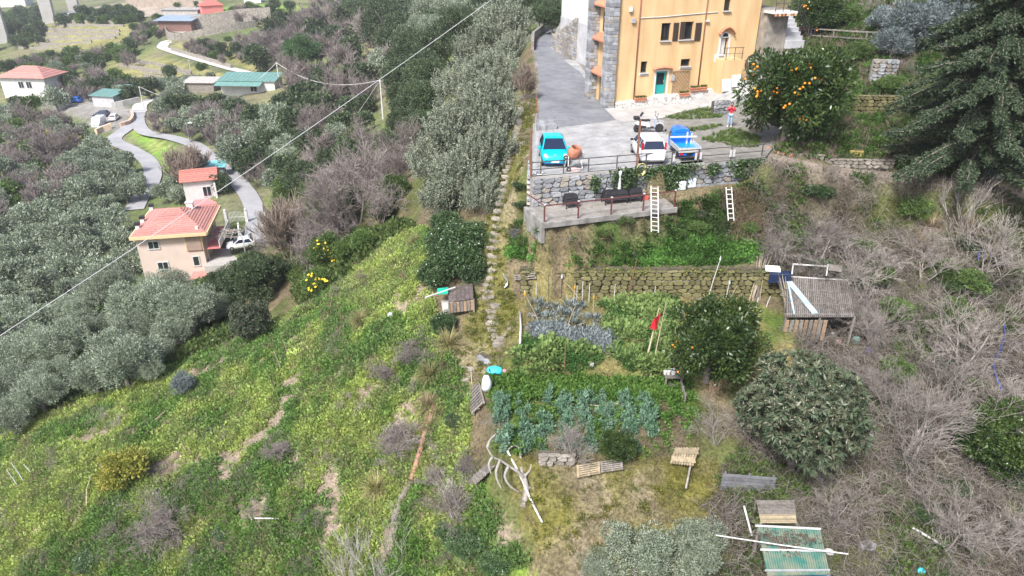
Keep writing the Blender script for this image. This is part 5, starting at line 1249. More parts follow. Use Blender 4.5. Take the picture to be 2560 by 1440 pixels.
# white hatchback, tail to the camera
WHITE = paint('white_paint_car', (0.68, 0.68, 0.69))
spec = dict(body=[(-1.76, 0.68, 0.30, 0.90, 0.0), (-1.70, 0.77, 0.24, 0.98, 0.0), (-1.0, 0.79, 0.20, 1.00, 0.0), (0.6, 0.79, 0.20, 0.98, 0.02), (1.05, 0.78, 0.20, 0.94, 0.06), (1.55, 0.74, 0.22, 0.78, 0.06), (1.76, 0.62, 0.28, 0.58, 0.03)],
    cab=((-1.72, 0.98, 0.76), (-1.52, 0.25, 0.62), 0.97, 1.52), side=((0.06, 0.30), (0.33, 0.62), (0.65, 0.96)), axles=(-1.12, 1.18), hw=0.80, r=0.29, lampf=(1.60, 0.58, 0.72, (0.2, 0.2, 0.16)), lampr=(-1.66, 0.70, 1.18, (0.10, 0.12, 0.46)), mir=(0.72, 0.88, 1.0), mirm=M_BLACK)
p = at_z(1632, 414, YARD_Z); head = R(93); fx = np.array((math.cos(head), math.sin(head), 0))
cw_ = car('parked_car', 'white hatchback parked with its tail towards the railing', p + fx * 1.72 + np.array((0, 0, 0.01)), head, spec, WHITE, 'vehicles parked in the yard')
MB().box((-1.775, 0, 0.62), (0.02, 0.5, 0.12)).build('number_plate', M_PLATE, cw_); MB().box((-1.76, 0, 0.40), (0.08, 1.36, 0.16)).build('bumper', WHITE, cw_, bevel=0.03); MB().box((-1.80, 0, 0.37), (0.02, 1.2, 0.025)).build('bumper_strip', M_GREY, cw_); MB().box((-1.765, 0, 0.80), (0.02, 0.10, 0.06)).build('badge', M_ALU, cw_); MB().box((-1.52, 0, 1.50), (0.22, 1.05, 0.04)).build('spoiler', WHITE, cw_, bevel=0.01)
# blue three-wheeled truck
BLUE = paint('blue_paint', (0.01, 0.16, 0.62)); p = at_z(1722, 404, YARD_Z); head = R(95); fx = np.array((math.cos(head), math.sin(head), 0))
ap = thing('three_wheeled_truck', 'small blue three-wheeled truck with open bed parked right of the white car', 'truck', p + fx * 1.6 + np.array((0, 0, 0.01)), head, 'vehicles parked in the yard')
MB().loft([[(x, y * k, z) for (y, z) in ((0.62, 0.35), (0.66, 0.8), (0.60, 1.25), (0.48, 1.52), (0, 1.58), (-0.48, 1.52), (-0.60, 1.25), (-0.66, 0.8), (-0.62, 0.35))] for x, k in ((0.35, 1.0), (0.6, 1.0), (1.1, 0.96), (1.4, 0.72))], True).build('cab', BLUE, ap, smooth=False, bevel=0.03)
MB().box((0.335, 0.0, 1.2), (0.03, 0.78, 0.3)).build('rear_window', M_GLASS_B, ap)
for s in (-1, 1): MB().add([(0.5, s * 0.655, 0.95), (1.0, s * 0.645, 0.95), (0.95, s * 0.60, 1.35), (0.52, s * 0.60, 1.35)], [(0, 1, 2, 3) if s < 0 else (3, 2, 1, 0)]).build('side_window', M_GLASS_B, ap)
MB().add([(1.42, -0.42, 0.98), (1.42, 0.42, 0.98), (1.22, 0.38, 1.42), (1.22, -0.38, 1.42)], [(0, 1, 2, 3)]).build('windscreen', M_GLASS_B, ap)
MB().box((-0.62, 0, 0.60), (1.9, 1.40, 0.06)).build('bed_floor', paint('bed_blue', (0.01, 0.24, 0.66), 0.5), ap); MB().box((0.30, 0, 0.95), (0.04, 1.40, 0.76)).build('headboard', BLUE, ap)
for s in (-1, 1): MB().box((-0.62, s * 0.71, 0.74), (1.9, 0.035, 0.30)).build('bed_side', M_ALU, ap)
MB().box((-1.58, 0, 0.72), (0.035, 1.44, 0.30)).build('tailgate', M_ALU, ap); MB().box((-1.52, 0, 0.42), (0.12, 1.3, 0.12)).build('chassis', BLUE, ap)
for s in (-1, 1):
    wheel(ap, -0.85, s * 0.60, 0.27, 0.15); MB().box((-1.60, s * 0.52, 0.47), (0.05, 0.22, 0.1)).build('tail_light', MATS['tail_red'], ap); MB().beam((0.9, s * 0.6, 1.2), (1.0, s * 0.85, 1.3), 0.02).box((1.0, s * 0.88, 1.32), (0.04, 0.12, 0.16)).build('mirror', M_BLACK, ap)
wheel(ap, 1.1, 0.0, 0.27, 0.14); MB().box((-1.605, 0, 0.47), (0.03, 0.4, 0.14)).build('number_plate', M_BLACK, ap)
lg = MB().box((0.08, -0.05, 1.12), (0.08, 1.75, 0.09)).build('load_board', M_WHT2, ap); MB().box((0.26, -0.35, 1.0), (0.05, 0.1, 0.75)).build('load_board', M_WHT2, ap); MB().box((0.22, -0.62, 0.95), (0.05, 0.09, 0.7)).build('load_board', M_WHT2, ap)
# scooter
a = at_z(1593, 331, YARD_Z); b = at_z(1647, 330, YARD_Z); head = math.atan2(b[1] - a[1], b[0] - a[0]); L_ = float(np.hypot(*(b - a)[:2])); k_ = 1.45 / 1.45
so = thing('scooter', 'white and black scooter with an open top box parked behind the white car', 'scooter', (a + b) / 2 + np.array((0, 0, 0.01)), head, 'vehicles parked in the yard'); hl = L_ / 2
for x in (-hl, hl): wheel(so, x, 0.001, 0.30, 0.12, M_GALV)
MB().loft([[(x, y * hw, z0 + (z1 - z0) * t) for y, t in ((0.7, 0), (1, 0.5), (0.8, 1), (-0.8, 1), (-1, 0.5), (-0.7, 0))] for x, hw, z0, z1 in ((-hl - 0.22, 0.08, 0.66, 0.80), (-hl + 0.1, 0.17, 0.42, 0.82), (-0.1, 0.17, 0.34, 0.72), (0.12, 0.12, 0.30, 0.46))]).build('body', WHITE, so, bevel=0.02)
MB().box((-hl + 0.25, 0, 0.42), (0.75, 0.3, 0.26)).build('engine', M_BLACK, so, bevel=0.04); MB().box((0.2, 0, 0.33), (0.62, 0.32, 0.1)).build('footboard', M_BLACK, so, bevel=0.02)
MB().loft([[(x, y, z) for y in (-w_, w_) for z in ()] or [(x - 0.05, -w_, z), (x + 0.05, -w_ * 0.7, z), (x + 0.05, w_ * 0.7, z), (x - 0.05, w_, z)] for x, w_, z in ((0.42, 0.19, 0.32), (0.48, 0.2, 0.62), (0.40, 0.17, 0.95))]).build('leg_shield', mat('scooter_grey', (0.45, 0.5, 0.58), 0.4, 0.1, 3), so)
MB().box((-0.35, 0, 0.86), (0.85, 0.28, 0.12)).build('seat', M_BLACK, so, bevel=0.04)
MB().tube([(hl, 0.0, 0.3), (hl - 0.12, 0, 0.75), (hl - 0.28, 0, 1.12)], 0.035, 8).build('fork', M_GALV, so); MB().tube([(hl - 0.3, -0.34, 1.14), (hl - 0.27, 0, 1.10), (hl - 0.3, 0.34, 1.14)], 0.022, 6).build('handlebar', M_BLACK, so)
for s in (-1, 1): MB().tube([(hl - 0.28, s * 0.25, 1.14), (hl - 0.26, s * 0.32, 1.32)], 0.01, 5).box((hl - 0.26, s * 0.33, 1.36), (0.03, 0.12, 0.08)).build('mirror', M_BLACK, so)
MB().loft([[(hl + r_ * math.cos(t), y, 0.3 + r_ * math.sin(t)) for y, r_ in ((-0.08, 0.34), (0.08, 0.34), (0.08, 0.36), (-0.08, 0.36))] for t in np.linspace(0.4, 2.4, 7)]).build('front_mudguard', WHITE, so)
MB().box((-hl - 0.12, 0, 1.02), (0.42, 0.4, 0.24)).build('top_box', M_BLACK, so, bevel=0.04); lid = MB().box((0, 0, 0.17), (0.05, 0.4, 0.34)).build('box_lid', M_BLACK, so, bevel=0.02); lid.location = (-hl + 0.12, 0, 1.14); lid.rotation_euler = (0, R(35), 0)
MB().tube([(-hl + 0.5, 0.2, 0.4), (-hl - 0.1, 0.22, 0.42)], 0.06, 8).build('exhaust', M_DIRON, so)
# cement mixer
p = at_z(1436, 425, YARD_Z); mx_ = thing('cement_mixer', 'orange drummed cement mixer on a white wheeled stand at the railing', 'cement mixer', p, R(10))
MB().lathe([(0.30, 0.0), (0.40, 0.18), (0.42, 0.45), (0.30, 0.72), (0.27, 0.73), (0.36, 0.45), (0.3, 0.15), (0.05, 0.12)], n=18).build('drum', mat('drum_orange', (0.36, 0.15, 0.09), 0.7, 0.25, 5), mx_, smooth=True)
mx_.children[0].location = (-0.05, 0.25, 0.72); mx_.children[0].rotation_euler = (R(18), R(10), 0)
fr_ = MB()
for s in (-1, 1): fr_.beam((s * 0.45, -0.2, 0.1), (s * 0.35, 0.2, 0.95), 0.05).beam((s * 0.45, 0.7, 0.02), (s * 0.35, 0.25, 0.95), 0.05)
fr_.beam((-0.45, -0.2, 0.12), (0.45, -0.2, 0.12), 0.05).beam((-0.36, 0.2, 0.95), (0.36, 0.2, 0.95), 0.05).build('stand', M_WHT, mx_)
for s in (-1, 1): wheel(mx_, 0.0, 0.0, 0.14, 0.06, M_WHT2).location = (s * 0.42, -0.22, 0.14)
MB().box((0.52, 0.3, 0.85), (0.24, 0.3, 0.34)).build('motor_box', M_GREY, mx_, bevel=0.03); MB().lathe([(0.34, 0), (0.38, 0.03), (0.34, 0.05)], n=16).build('hand_wheel', mat('faded_pink', (0.62, 0.42, 0.40), 0.7, 0.1, 5), mx_); mx_.children[-1].location = (-0.52, 0.2, 0.75); mx_.children[-1].rotation_euler = (0, R(80), 0)

# ------------------------------------------------------------------ the person (skin over a posed skeleton)
def skin_body(name, verts, edges, m, parent=None, sub=2, root=0):
    me = bpy.data.meshes.new(name); me.from_pydata([v[:3] for v in verts], edges, []); o = link(bpy.data.objects.new(name, me), parent)
    sk = o.modifiers.new('skin', 'SKIN'); sk.use_smooth_shade = True
    for i, v in enumerate(verts):
        r_ = v[3]; d = me.skin_vertices[0].data[i]; d.radius = (r_ if np.isscalar(r_) else r_[0], r_ if np.isscalar(r_) else r_[1])
    me.skin_vertices[0].data[root].use_root = True
    ss = o.modifiers.new('sub', 'SUBSURF'); ss.levels = sub; ss.render_levels = sub
    me.materials.append(m)
    dg = bpy.context.evaluated_depsgraph_get(); ev = bpy.data.meshes.new_from_object(o.evaluated_get(dg)); o.modifiers.clear(); o.data = ev; ev.name = name
    if not ev.materials: ev.materials.append(m)
    return o
M_SKIN = mat('skin', (0.50, 0.30, 0.21), 0.6, 0.05, 6); M_JEANS = mat('light_jeans', (0.26, 0.36, 0.50), 0.85, 0.15, 8); M_JACK = mat('red_jacket', (0.55, 0.03, 0.06), 0.7, 0.15, 6)
p = at_z(1823, 317, YARD_Z); p[2] = max(gz(p[0], p[1]), YARD_Z); per = thing('person', 'person in red jacket and light jeans with both hands raised to the face', 'person', p, math.atan2(-p[0], p[1]) * -1.0)
per.rotation_euler = (0, 0, math.atan2(p[1], p[0]) - PI / 2)          # faces the camera (local -Y)
bv = [(0, 0.02, 0.96, (0.155, 0.105)), (0, 0.02, 1.14, (0.15, 0.10)), (0, 0.02, 1.34, (0.175, 0.115)), (0, 0.02, 1.46, (0.10, 0.08)), (0, 0.0, 1.53, 0.052), (0, -0.01, 1.60, 0.075), (0, -0.01, 1.69, 0.088), (0, 0, 1.76, 0.06),
      (0.09, 0.02, 0.90, 0.095), (0.11, 0.0, 0.50, 0.062), (0.12, 0.03, 0.10, 0.042), (0.13, -0.12, 0.04, 0.035), (-0.09, 0.02, 0.90, 0.095), (-0.11, 0.0, 0.50, 0.062), (-0.12, 0.03, 0.10, 0.042), (-0.13, -0.12, 0.04, 0.035),
      (0.19, 0.02, 1.40, 0.06), (0.29, -0.06, 1.16, 0.046), (0.14, -0.22, 1.40, 0.036), (0.08, -0.25, 1.52, 0.03), (-0.19, 0.02, 1.40, 0.06), (-0.29, -0.06, 1.16, 0.046), (-0.14, -0.22, 1.40, 0.036), (-0.08, -0.25, 1.52, 0.03)]
be = [(0, 1), (1, 2), (2, 3), (3, 4), (4, 5), (5, 6), (6, 7), (0, 8), (8, 9), (9, 10), (10, 11), (0, 12), (12, 13), (13, 14), (14, 15), (2, 16), (16, 17), (17, 18), (18, 19), (2, 20), (20, 21), (21, 22), (22, 23)]
body = skin_body('body', bv, be, M_SKIN, per)
tv = [(x, y, z, tuple(q + 0.022 for q in (r_ if not np.isscalar(r_) else (r_, r_)))) for x, y, z, r_ in (bv[0], bv[1], bv[2], bv[3], bv[16], bv[17], bv[18], bv[20], bv[21], bv[22])]
skin_body('jacket', tv, [(0, 1), (1, 2), (2, 3), (2, 4), (4, 5), (5, 6), (2, 7), (7, 8), (8, 9)], M_JACK, per)
jv = [(x, y, z, tuple(q + 0.018 for q in (r_ if not np.isscalar(r_) else (r_, r_)))) for x, y, z, r_ in (bv[0], bv[8], bv[9], bv[10], bv[12], bv[13], bv[14])]
skin_body('jeans', jv, [(0, 1), (1, 2), (2, 3), (0, 4), (4, 5), (5, 6)], M_JEANS, per)
MB().lathe([(0.02, 1.80), (0.085, 1.76), (0.10, 1.69), (0.098, 1.62), (0.06, 1.60)], c=(0, 0.02, 0), n=12).build('hair', mat('dark_hair', (0.03, 0.022, 0.018), 0.7, 0.2, 9), per, smooth=True)
for s in (-1, 1):
    MB().loft([[(s * 0.125 + x, y, z) for x, z in ((-0.05, 0.0), (0.05, 0.0), (0.045, zt), (-0.045, zt))] for y, zt in ((0.09, 0.11), (-0.05, 0.10), (-0.17, 0.05))]).build('shoe', M_WHT2, per, bevel=0.01)
    h = (s * 0.07, -0.262, 1.55)
    for k in range(4): MB().tube([(h[0] + s * (0.03 - 0.018 * k), h[1], h[2]), (h[0] + s * (0.028 - 0.018 * k), h[1] - 0.035, h[2] + 0.05), (h[0] + s * (0.02 - 0.018 * k) - s * 0.02, h[1] - 0.05, h[2] + 0.075 - 0.006 * abs(k - 1))], [0.010, 0.009, 0.007], 6).build('finger', M_SKIN, per, smooth=True)
    MB().tube([(h[0] - s * 0.02, h[1], h[2] - 0.02), (h[0] - s * 0.045, h[1] - 0.03, h[2] + 0.01)], [0.011, 0.008], 6).build('thumb', M_SKIN, per)
for s in (-1, 1): MB().lathe([(0.004, -0.012), (0.013, 0), (0.004, 0.012)], c=(s * 0.033, -0.088, 1.685), n=8, axis='Y').build('eye', M_BLACK, per); MB().lathe([(0.008, -0.01), (0.022, 0), (0.008, 0.01)], c=(s * 0.09, 0.0, 1.67), n=8, axis='X').build('ear', M_SKIN, per)
MB().add([(-0.012, -0.085, 1.69), (0.012, -0.085, 1.69), (0.018, -0.088, 1.64), (-0.018, -0.088, 1.64), (0, -0.118, 1.645)], [(0, 1, 4), (1, 2, 4), (2, 3, 4), (3, 0, 4)]).build('nose', M_SKIN, per); MB().box((0, -0.086, 1.615), (0.045, 0.012, 0.01)).build('mouth', M_JACK, per)
ph = MB().box((0, -0.33, 1.60), (0.15, 0.02, 0.08)).build('phone', M_BLACK, None, loc=per.location); ph.rotation_euler = per.rotation_euler; tag(ph, 'black phone held up in front of the face by the person in red', 'phone')
# ------------------------------------------------------------------ valley houses
def hip_roof(o, cx, cy, lx, ly, z, h, m, ridge=0.25, courses=11, th=0.10, axis='x', part='roof', eave_m=None):
    """hipped roof made of overlapping tile courses; ridge along x (fraction of lx)"""
    rl = lx * ridge / 2; base = [(-lx / 2, -ly / 2), (lx / 2, -ly / 2), (lx / 2, ly / 2), (-lx / 2, ly / 2)]; top = [(-rl, 0), (rl, 0), (rl, 0), (-rl, 0)]
    r = MB(); r.add([(cx + x, cy + y, z) for x, y in base] + [(cx - rl, cy, z + h), (cx + rl, cy, z + h)], [(3, 2, 1, 0), (0, 1, 5, 4), (2, 3, 4, 5), (1, 2, 5), (3, 0, 4)]); ro = r.build(part, m, o)
    for i in range(4):
        a, b = np.array(base[i]), np.array(base[(i + 1) % 4]); c, d = np.array(top[i]), np.array(top[(i + 1) % 4]); ctr = np.array((0.0, 0.0)); out = (a + b) / 2; out = out / (np.linalg.norm(out) + 1e-6)
        for k in range(courses):
            t0, t1 = k / courses, (k + 1.02) / courses; t1 = min(t1, 0.995)
            p0, p1, p2, p3 = a + (c - a) * t0, b + (d - b) * t0, b + (d - b) * t1, a + (c - a) * t1
            q = [(cx + p0[0], cy + p0[1], z + h * t0), (cx + p1[0], cy + p1[1], z + h * t0), (cx + p2[0], cy + p2[1], z + h * t1), (cx + p3[0], cy + p3[1], z + h * t1)]
            mb = MB(); lift = [th, th, th * 0.25, th * 0.25]; mb.hexa([(x, y, zz) for x, y, zz in q] + [(x, y, zz + l) for (x, y, zz), l in zip(q, lift)]); mb.build('tile_course', m, ro)
    return ro
def window_on(o, face, x, z, w_, h_, frame=M_WHT2, y=0.0, shutters=None, bars=1, d=0.10):
    """window on the front (y-) or side (x+) wall of a house in local coordinates"""
    f = MB(); tr_ = (lambda a, b, c: (a, y + b, c)) if face == 'front' else (lambda a, b, c: (y - b, a, c))
    def bx(a, b, c, dx, dy, dz, mb):
        p = tr_(a, b, c); mb.box(p, (dx, dy, dz) if face == 'front' else (dy, dx, dz))
    bx(x, -0.02, z + h_ / 2 + 0.06, w_ + 0.24, 0.12, 0.12, f); bx(x, -0.03, z - h_ / 2 - 0.06, w_ + 0.28, 0.16, 0.12, f); bx(x - w_ / 2 - 0.06, -0.02, z, 0.12, 0.12, h_, f); bx(x + w_ / 2 + 0.06, -0.02, z, 0.12, 0.12, h_, f)
    for k in range(bars): bx(x - w_ / 2 + w_ * (k + 1) / (bars + 1), -0.04, z, 0.07, 0.06, h_, f)
    wo = f.build('window', frame, o); g = MB(); bx(x, -0.012, z, w_, 0.03, h_, g); g.build('pane', M_GLASS, wo)
    return wo
# pink house
PE = -37.2
ph_c = (at_z(327, 597, PE) + at_z(548, 515, PE)) / 2; PA = R(10.5)
pk = thing('pink_house', 'pink two-storey house with a large red hipped roof below the hillside', 'house', (ph_c[0], ph_c[1], -45.6), PA)
LX, LY, EZ = 9.6, 10.6, -37.2 + 45.6
opn = [(-LX / 2 + 0.55, -LY / 2 + 0.75)]
MB().box((-0.3, 0.1, EZ / 2 - 0.2), (LX - 1.3, LY - 1.3, EZ + 0.3)).build('wall', M_PINK, pk)
ev = MB()
for (a, b) in (((-LX / 2, -LY / 2), (LX / 2, -LY / 2)), ((LX / 2, -LY / 2), (LX / 2, LY / 2)), ((LX / 2, LY / 2), (-LX / 2, LY / 2)), ((-LX / 2, LY / 2), (-LX / 2, -LY / 2))): ev.beam((*a, EZ - 0.05), (*b, EZ - 0.05), 0.25, 0.42)
ev.box((0, 0, EZ - 0.12), (LX, LY, 0.2)).build('eaves', M_CREAM, pk)
pr_ = hip_roof(pk, 0, 0, LX - 0.1, LY - 0.1, EZ + 0.1, 1.9, M_TILE, ridge=0.12, courses=13)
for x, y in ((-LX / 2 + 0.45, -LY / 2 + 2.6), (-LX / 2 + 0.45, -LY / 2 + 5.0), (-LX / 2 + 0.45, LY / 2 - 0.8)):
    c_ = MB().box((x, y, EZ + 0.45), (0.5, 0.5, 0.9)).build('chimney', M_WHT, pr_); MB().box((x, y, EZ + 1.05), (0.62, 0.62, 0.32)).build('cowl', M_BLACK, c_)
c_ = MB().box((1.7, 1.4, EZ + 1.6), (0.9, 0.7, 1.2)).build('chimney', M_WHT, pr_); MB().box((1.7, 1.4, EZ + 2.26), (1.1, 0.85, 0.12)).build('cowl', M_WHT, c_)
MB().box((LX / 2 - 1.3, -LY / 2 + 0.9, EZ + 0.45), (0.35, 0.35, 0.6)).build('chimney', M_WHT, pr_)
fy = -LY / 2 + 0.74
for x, z in ((-2.35, EZ - 1.45), (-1.75, EZ - 4.55)): window_on(pk, 'front', x, z, 1.25, 1.0, y=fy)
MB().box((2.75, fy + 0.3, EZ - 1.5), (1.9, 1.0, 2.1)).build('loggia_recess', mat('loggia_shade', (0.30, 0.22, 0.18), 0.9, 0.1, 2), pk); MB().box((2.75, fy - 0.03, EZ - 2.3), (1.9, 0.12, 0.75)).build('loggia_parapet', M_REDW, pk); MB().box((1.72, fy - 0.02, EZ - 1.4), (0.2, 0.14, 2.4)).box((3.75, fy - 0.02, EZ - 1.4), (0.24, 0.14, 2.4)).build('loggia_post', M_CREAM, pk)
window_on(pk, 'front', 2.6, EZ - 4.2, 0.7, 1.3, y=fy, bars=0)
sx = LX / 2 - 0.95
for y, z in ((-1.5, EZ - 1.4), (2.2, EZ - 1.4)): window_on(pk, 'side', y, z, 0.8, 1.3, y=sx, bars=0)
MB().box((LX / 2 + 0.2, -0.2, EZ - 2.65), (1.9, 8.0, 0.18)).build('balcony', M_REDW, pk); MB().box((LX / 2 + 1.1, -0.2, EZ - 2.1), (0.14, 8.0, 1.0)).build('balcony_parapet', M_WHT, pk)
MB().box((3.6, -LY / 2 - 0.6, 2.6), (3.4, 2.6, 0.14)).build('porch_roof', M_TILE, pk); MB().box((3.6, -LY / 2 - 0.6, 1.2), (3.2, 2.4, 2.6)).build('porch', M_PINK, pk)
# drive, car and pergola right of it
pd = thing('pergola', 'light frame pergola with bare vines over the drive of the pink house', 'pergola', hit(575, 640), R(12))
dz = -41.2 - pd.location.z
for x in (-2.4, 2.4):
    for y in (-1.6, 1.8): MB().beam((x, y, -1), (x, y, 2.4 + dz), 0.1).build('post', M_GALV, pd)
for k in range(7): MB().beam((-2.6 + k * 0.87, -1.8, 2.4 + dz), (-2.6 + k * 0.87, 2.0, 2.45 + dz), 0.07).build('rafter', M_GALV, pd)
for k in range(16):
    g = np.random.default_rng(k + 60); MB().tube([(g.uniform(-2.6, 2.6), g.uniform(-1.7, 2), 2.5 + dz), (g.uniform(-2.6, 2.6), g.uniform(-1.7, 2), 2.7 + dz), (g.uniform(-2.6, 2.6), g.uniform(-1.7, 2), 2.5 + dz)], 0.03, 4).build('vine', M_TWIG, pd)
fp = hit(570, 655); MB().box((0, 0, -1.0), (7.0, 6.0, 2.2)).build('paved_drive', M_PALE, None, loc=(fp[0] + 0.6, fp[1] + 1.0, -41.9), rz=R(12)); tag(bpy.data.objects['paved_drive'], kind='structure')
minispec = dict(body=[(-1.9, 0.7, 0.3, 0.85, 0.02), (-1.8, 0.82, 0.24, 0.95, 0.02), (0.6, 0.84, 0.22, 0.92, 0.03), (1.5, 0.8, 0.24, 0.8, 0.05), (1.95, 0.66, 0.3, 0.6, 0.03)], cab=((-1.75, 1.0, 0.78), (-1.3, 0.25, 0.62), 0.9, 1.42), side=((0.06, 0.48), (0.52, 0.95)), axles=(-1.2, 1.25), hw=0.85, r=0.3, lampf=(1.75, 0.6, 0.7, (0.2, 0.2, 0.15)), lampr=(-1.88, 0.68, 0.8, (0.06, 0.2, 0.2)), mir=(0.7, 0.93, 1.0))
car('parked_car', 'white car parked beside the pergola of the pink house', (fp[0] + 1.6, fp[1] + 1.6, -40.8), R(200), minispec, WHITE, 'cars in the valley')
# boundary wall, gate
wl = MB(); pts = [(598, 575), (600, 600), (612, 612), (630, 600)]; q = [np.array((*W(a, b, -40.9), -40.9)) for a, b in pts]
for a, b in zip(q[:-1], q[1:]): wl.beam(a + np.array((0, 0, 0.2)), b + np.array((0, 0, 0.2)), 0.22, 2.0)
tag(wl.build('boundary_wall', M_WHT), 'white angular boundary wall between the pink house and the road', 'wall')
gt = thing('gate', 'white arched iron gate on the drive above the pink house', 'gate', at_z(593, 556, -41.0), R(8))
for s in (-1, 1): MB().box((s * 1.5, 0, 0.8), (0.4, 0.4, 2.0)).build('gate_pillar', M_WHT, gt); MB().lathe([(0.05, 1.8), (0.2, 1.95), (0.2, 2.1), (0.02, 2.25)], c=(s * 1.5, 0, 0), n=10).build('ball', M_WHT, gt)
for k in range(14): x = -1.25 + k * 0.19; MB().beam((x, 0, 0.1), (x, 0, 1.5 + 0.35 * (1 - (x / 1.25) ** 2)), 0.05).build('bar', M_WHT2, gt)
MB().beam((-1.3, 0, 0.9), (1.3, 0, 0.9), 0.06).build('cross_bar', M_WHT2, gt)
def simple_house(name, label, px, py, lx, ly, h, ang, roof, wm, rm, rh=1.4, wins=(), z=None, ov=0.5, ridge=0.3, sink=1.5, courses=7, shed_tilt=0.0, group=None):
    p = hit(px, py) if z is None else at_z(px, py, z); o = thing(name, label, 'house' if 'house' in name or 'villa' in name else 'shed', (p[0], p[1], p[2]), ang, group)
    MB().box((0, ly / 2, h / 2 - sink / 2), (lx, ly, h + sink)).build('wall', wm, o)
    if roof == 'hip': hip_roof(o, 0, ly / 2, lx + 2 * ov, ly + 2 * ov, h, rh, rm, ridge, courses)
    elif roof == 'gable':
        r = MB(); a, b = lx / 2 + ov, ly / 2 + ov; r.add([(-a, ly / 2 - b, h), (a, ly / 2 - b, h), (a, ly / 2, h + rh), (-a, ly / 2, h + rh), (a, ly / 2 + b, h), (-a, ly / 2 + b, h)], [(0, 1, 2, 3), (3, 2, 4, 5), (0, 5, 4, 1), (1, 4, 2), (0, 3, 5)]); ro = r.build('roof', rm, o)
        for s in (-1, 1):
            for k in range(courses):
                t0, t1 = k / courses, min(1, (k + 1.02) / courses); y0 = ly / 2 + s * b * (1 - t0); y1 = ly / 2 + s * b * (1 - t1); mb = MB(); q = [(-a, y0, h + rh * t0), (a, y0, h + rh * t0), (a, y1, h + rh * t1), (-a, y1, h + rh * t1)]; mb.hexa(q + [(x, y, z_ + l) for (x, y, z_), l in zip(q, (0.12, 0.12, 0.03, 0.03))]); mb.build('tile_course', rm, ro)
    else:
        r = MB(); a, b = lx / 2 + ov, ly / 2 + ov; r.hexa([(-a, ly / 2 - b, h), (a, ly / 2 - b, h), (a, ly / 2 + b, h + rh), (-a, ly / 2 + b, h + rh), (-a, ly / 2 - b, h + 0.12), (a, ly / 2 - b, h + 0.12), (a, ly / 2 + b, h + rh + 0.12), (-a, ly / 2 + b, h + rh + 0.12)]); ro = r.build('roof', rm, o)
        n_ = max(3, int(lx / 0.9))
        for k in range(n_): x = -a + 2 * a * (k + 0.5) / n_; MB().beam((x, ly / 2 - b, h + 0.14), (x, ly / 2 + b, h + rh + 0.14), 0.16, 0.06).build('roof_rib', rm, ro)
    for f, x, zz, w_, hh in wins: window_on(o, f, x, zz, w_, hh, y=0.0 if f == 'front' else lx / 2, bars=1)
    return o
sh = simple_house('small_house', 'small white house with a red gabled roof above the pink house', 507, 503, 5.0, 5.0, 3.6, R(18), 'gable', M_WHT, M_TILE_D, 1.3, [('front', 1.0, 1.6, 1.2, 1.6)], sink=2.5)
MB().box((1.0, -1.6, 0.2), (4.6, 3.0, 0.3)).build('porch_floor', M_REDW, sh); MB().box((2.4, -0.9, 1.7), (0.3, 0.3, 3.0)).build('porch_post', M_WHT, sh)
simple_house('shed', 'small shed with a turquoise sheet roof beside the small white house', 537, 447, 3.4, 2.2, 2.0, R(10), 'flat', M_GREY, mat('turquoise_sheet', (0.20, 0.52, 0.55), 0.5, 0.06, 2), 0.3)
simple_house('white_villa', 'white house with a wide red hipped roof at the left edge of the valley', 68, 245, 13.5, 9.0, 5.6, R(-6), 'hip', M_WHT, M_TILE, 2.6, [('front', -0.6, 3.6, 1.5, 1.7), ('front', 1.8, 3.6, 1.5, 1.7)], courses=6, ov=0.9)
simple_house('carport', 'open carport with a green sheet roof beside the car lot', 262, 268, 6.5, 4.5, 2.8, R(-14), 'flat', M_GREY, M_GROOF, 0.7, sink=0.6)
simple_house('canopy', 'narrow turquoise canopy roof beside the white pole and road', 335, 245, 7.0, 2.0, 2.4, R(12), 'flat', M_GREY, M_GROOF, 0.5)
gh = simple_house('green_roof_house', 'low house with two green sheet roofs beside the power pole', 622, 235, 14.0, 5.5, 3.2, R(-4), 'flat', M_WHT, M_GROOF, 1.0, [('front', 1.5, 1.6, 1.6, 1.8)], sink=2.0)
MB().hexa([(-7.6, -2.6, 2.4), (4.2, -2.6, 2.4), (4.2, 0.2, 3.1), (-7.6, 0.2, 3.1), (-7.6, -2.6, 2.52), (4.2, -2.6, 2.52), (4.2, 0.2, 3.22), (-7.6, 0.2, 3.22)]).build('porch_roof', M_GROOF, gh)
simple_house('grey_shed', 'low shed with a grey sheet roof left of the green roofed house', 500, 232, 8.0, 5.0, 2.6, R(-3), 'flat', M_STONE_W, mat('old_sheet', (0.42, 0.39, 0.36), 0.8, 0.15, 1), 0.5)
vl = simple_house('slate_villa', 'dark villa with a blue-grey flat roof on a curved stone terrace', 440, 80, 13.0, 8.0, 4.2, R(-3), 'flat', mat('brown_wall', (0.18, 0.10, 0.08), 0.8, 0.1, 1), M_SLATE, 0.9, z=-38.4, ov=1.2)
simple_house('red_house', 'small house with a bright red roof near the far lawn', 533, 33, 9.0, 7.0, 3.2, R(30), 'hip', M_REDW, mat('bright_red_tile', (0.55, 0.13, 0.11), 0.8, 0.1, 2), 2.2, courses=5)
simple_house('far_house', 'pale house with an orange tiled roof at the top left corner', 22, 18, 26, 14, 6, R(8), 'hip', M_WHT, M_TILE, 3.5, courses=5)
simple_house('far_house', 'low pale building with a flat roof beside the viaduct leg', 160, 50, 8, 6, 3.2, R(-20), 'flat', M_GREY, M_GREY, 0.4)
simple_house('far_house', 'small pale box building on the far lawn', 632, 10, 8, 6, 4, R(0), 'flat', M_WHT, M_GREY, 0.3)
simple_house('ruin', 'roofless white masonry shell beside the excavated slope', 450, 38, 16, 8, 2.2, R(0), 'flat', M_PALE, M_PALE, 0.1)
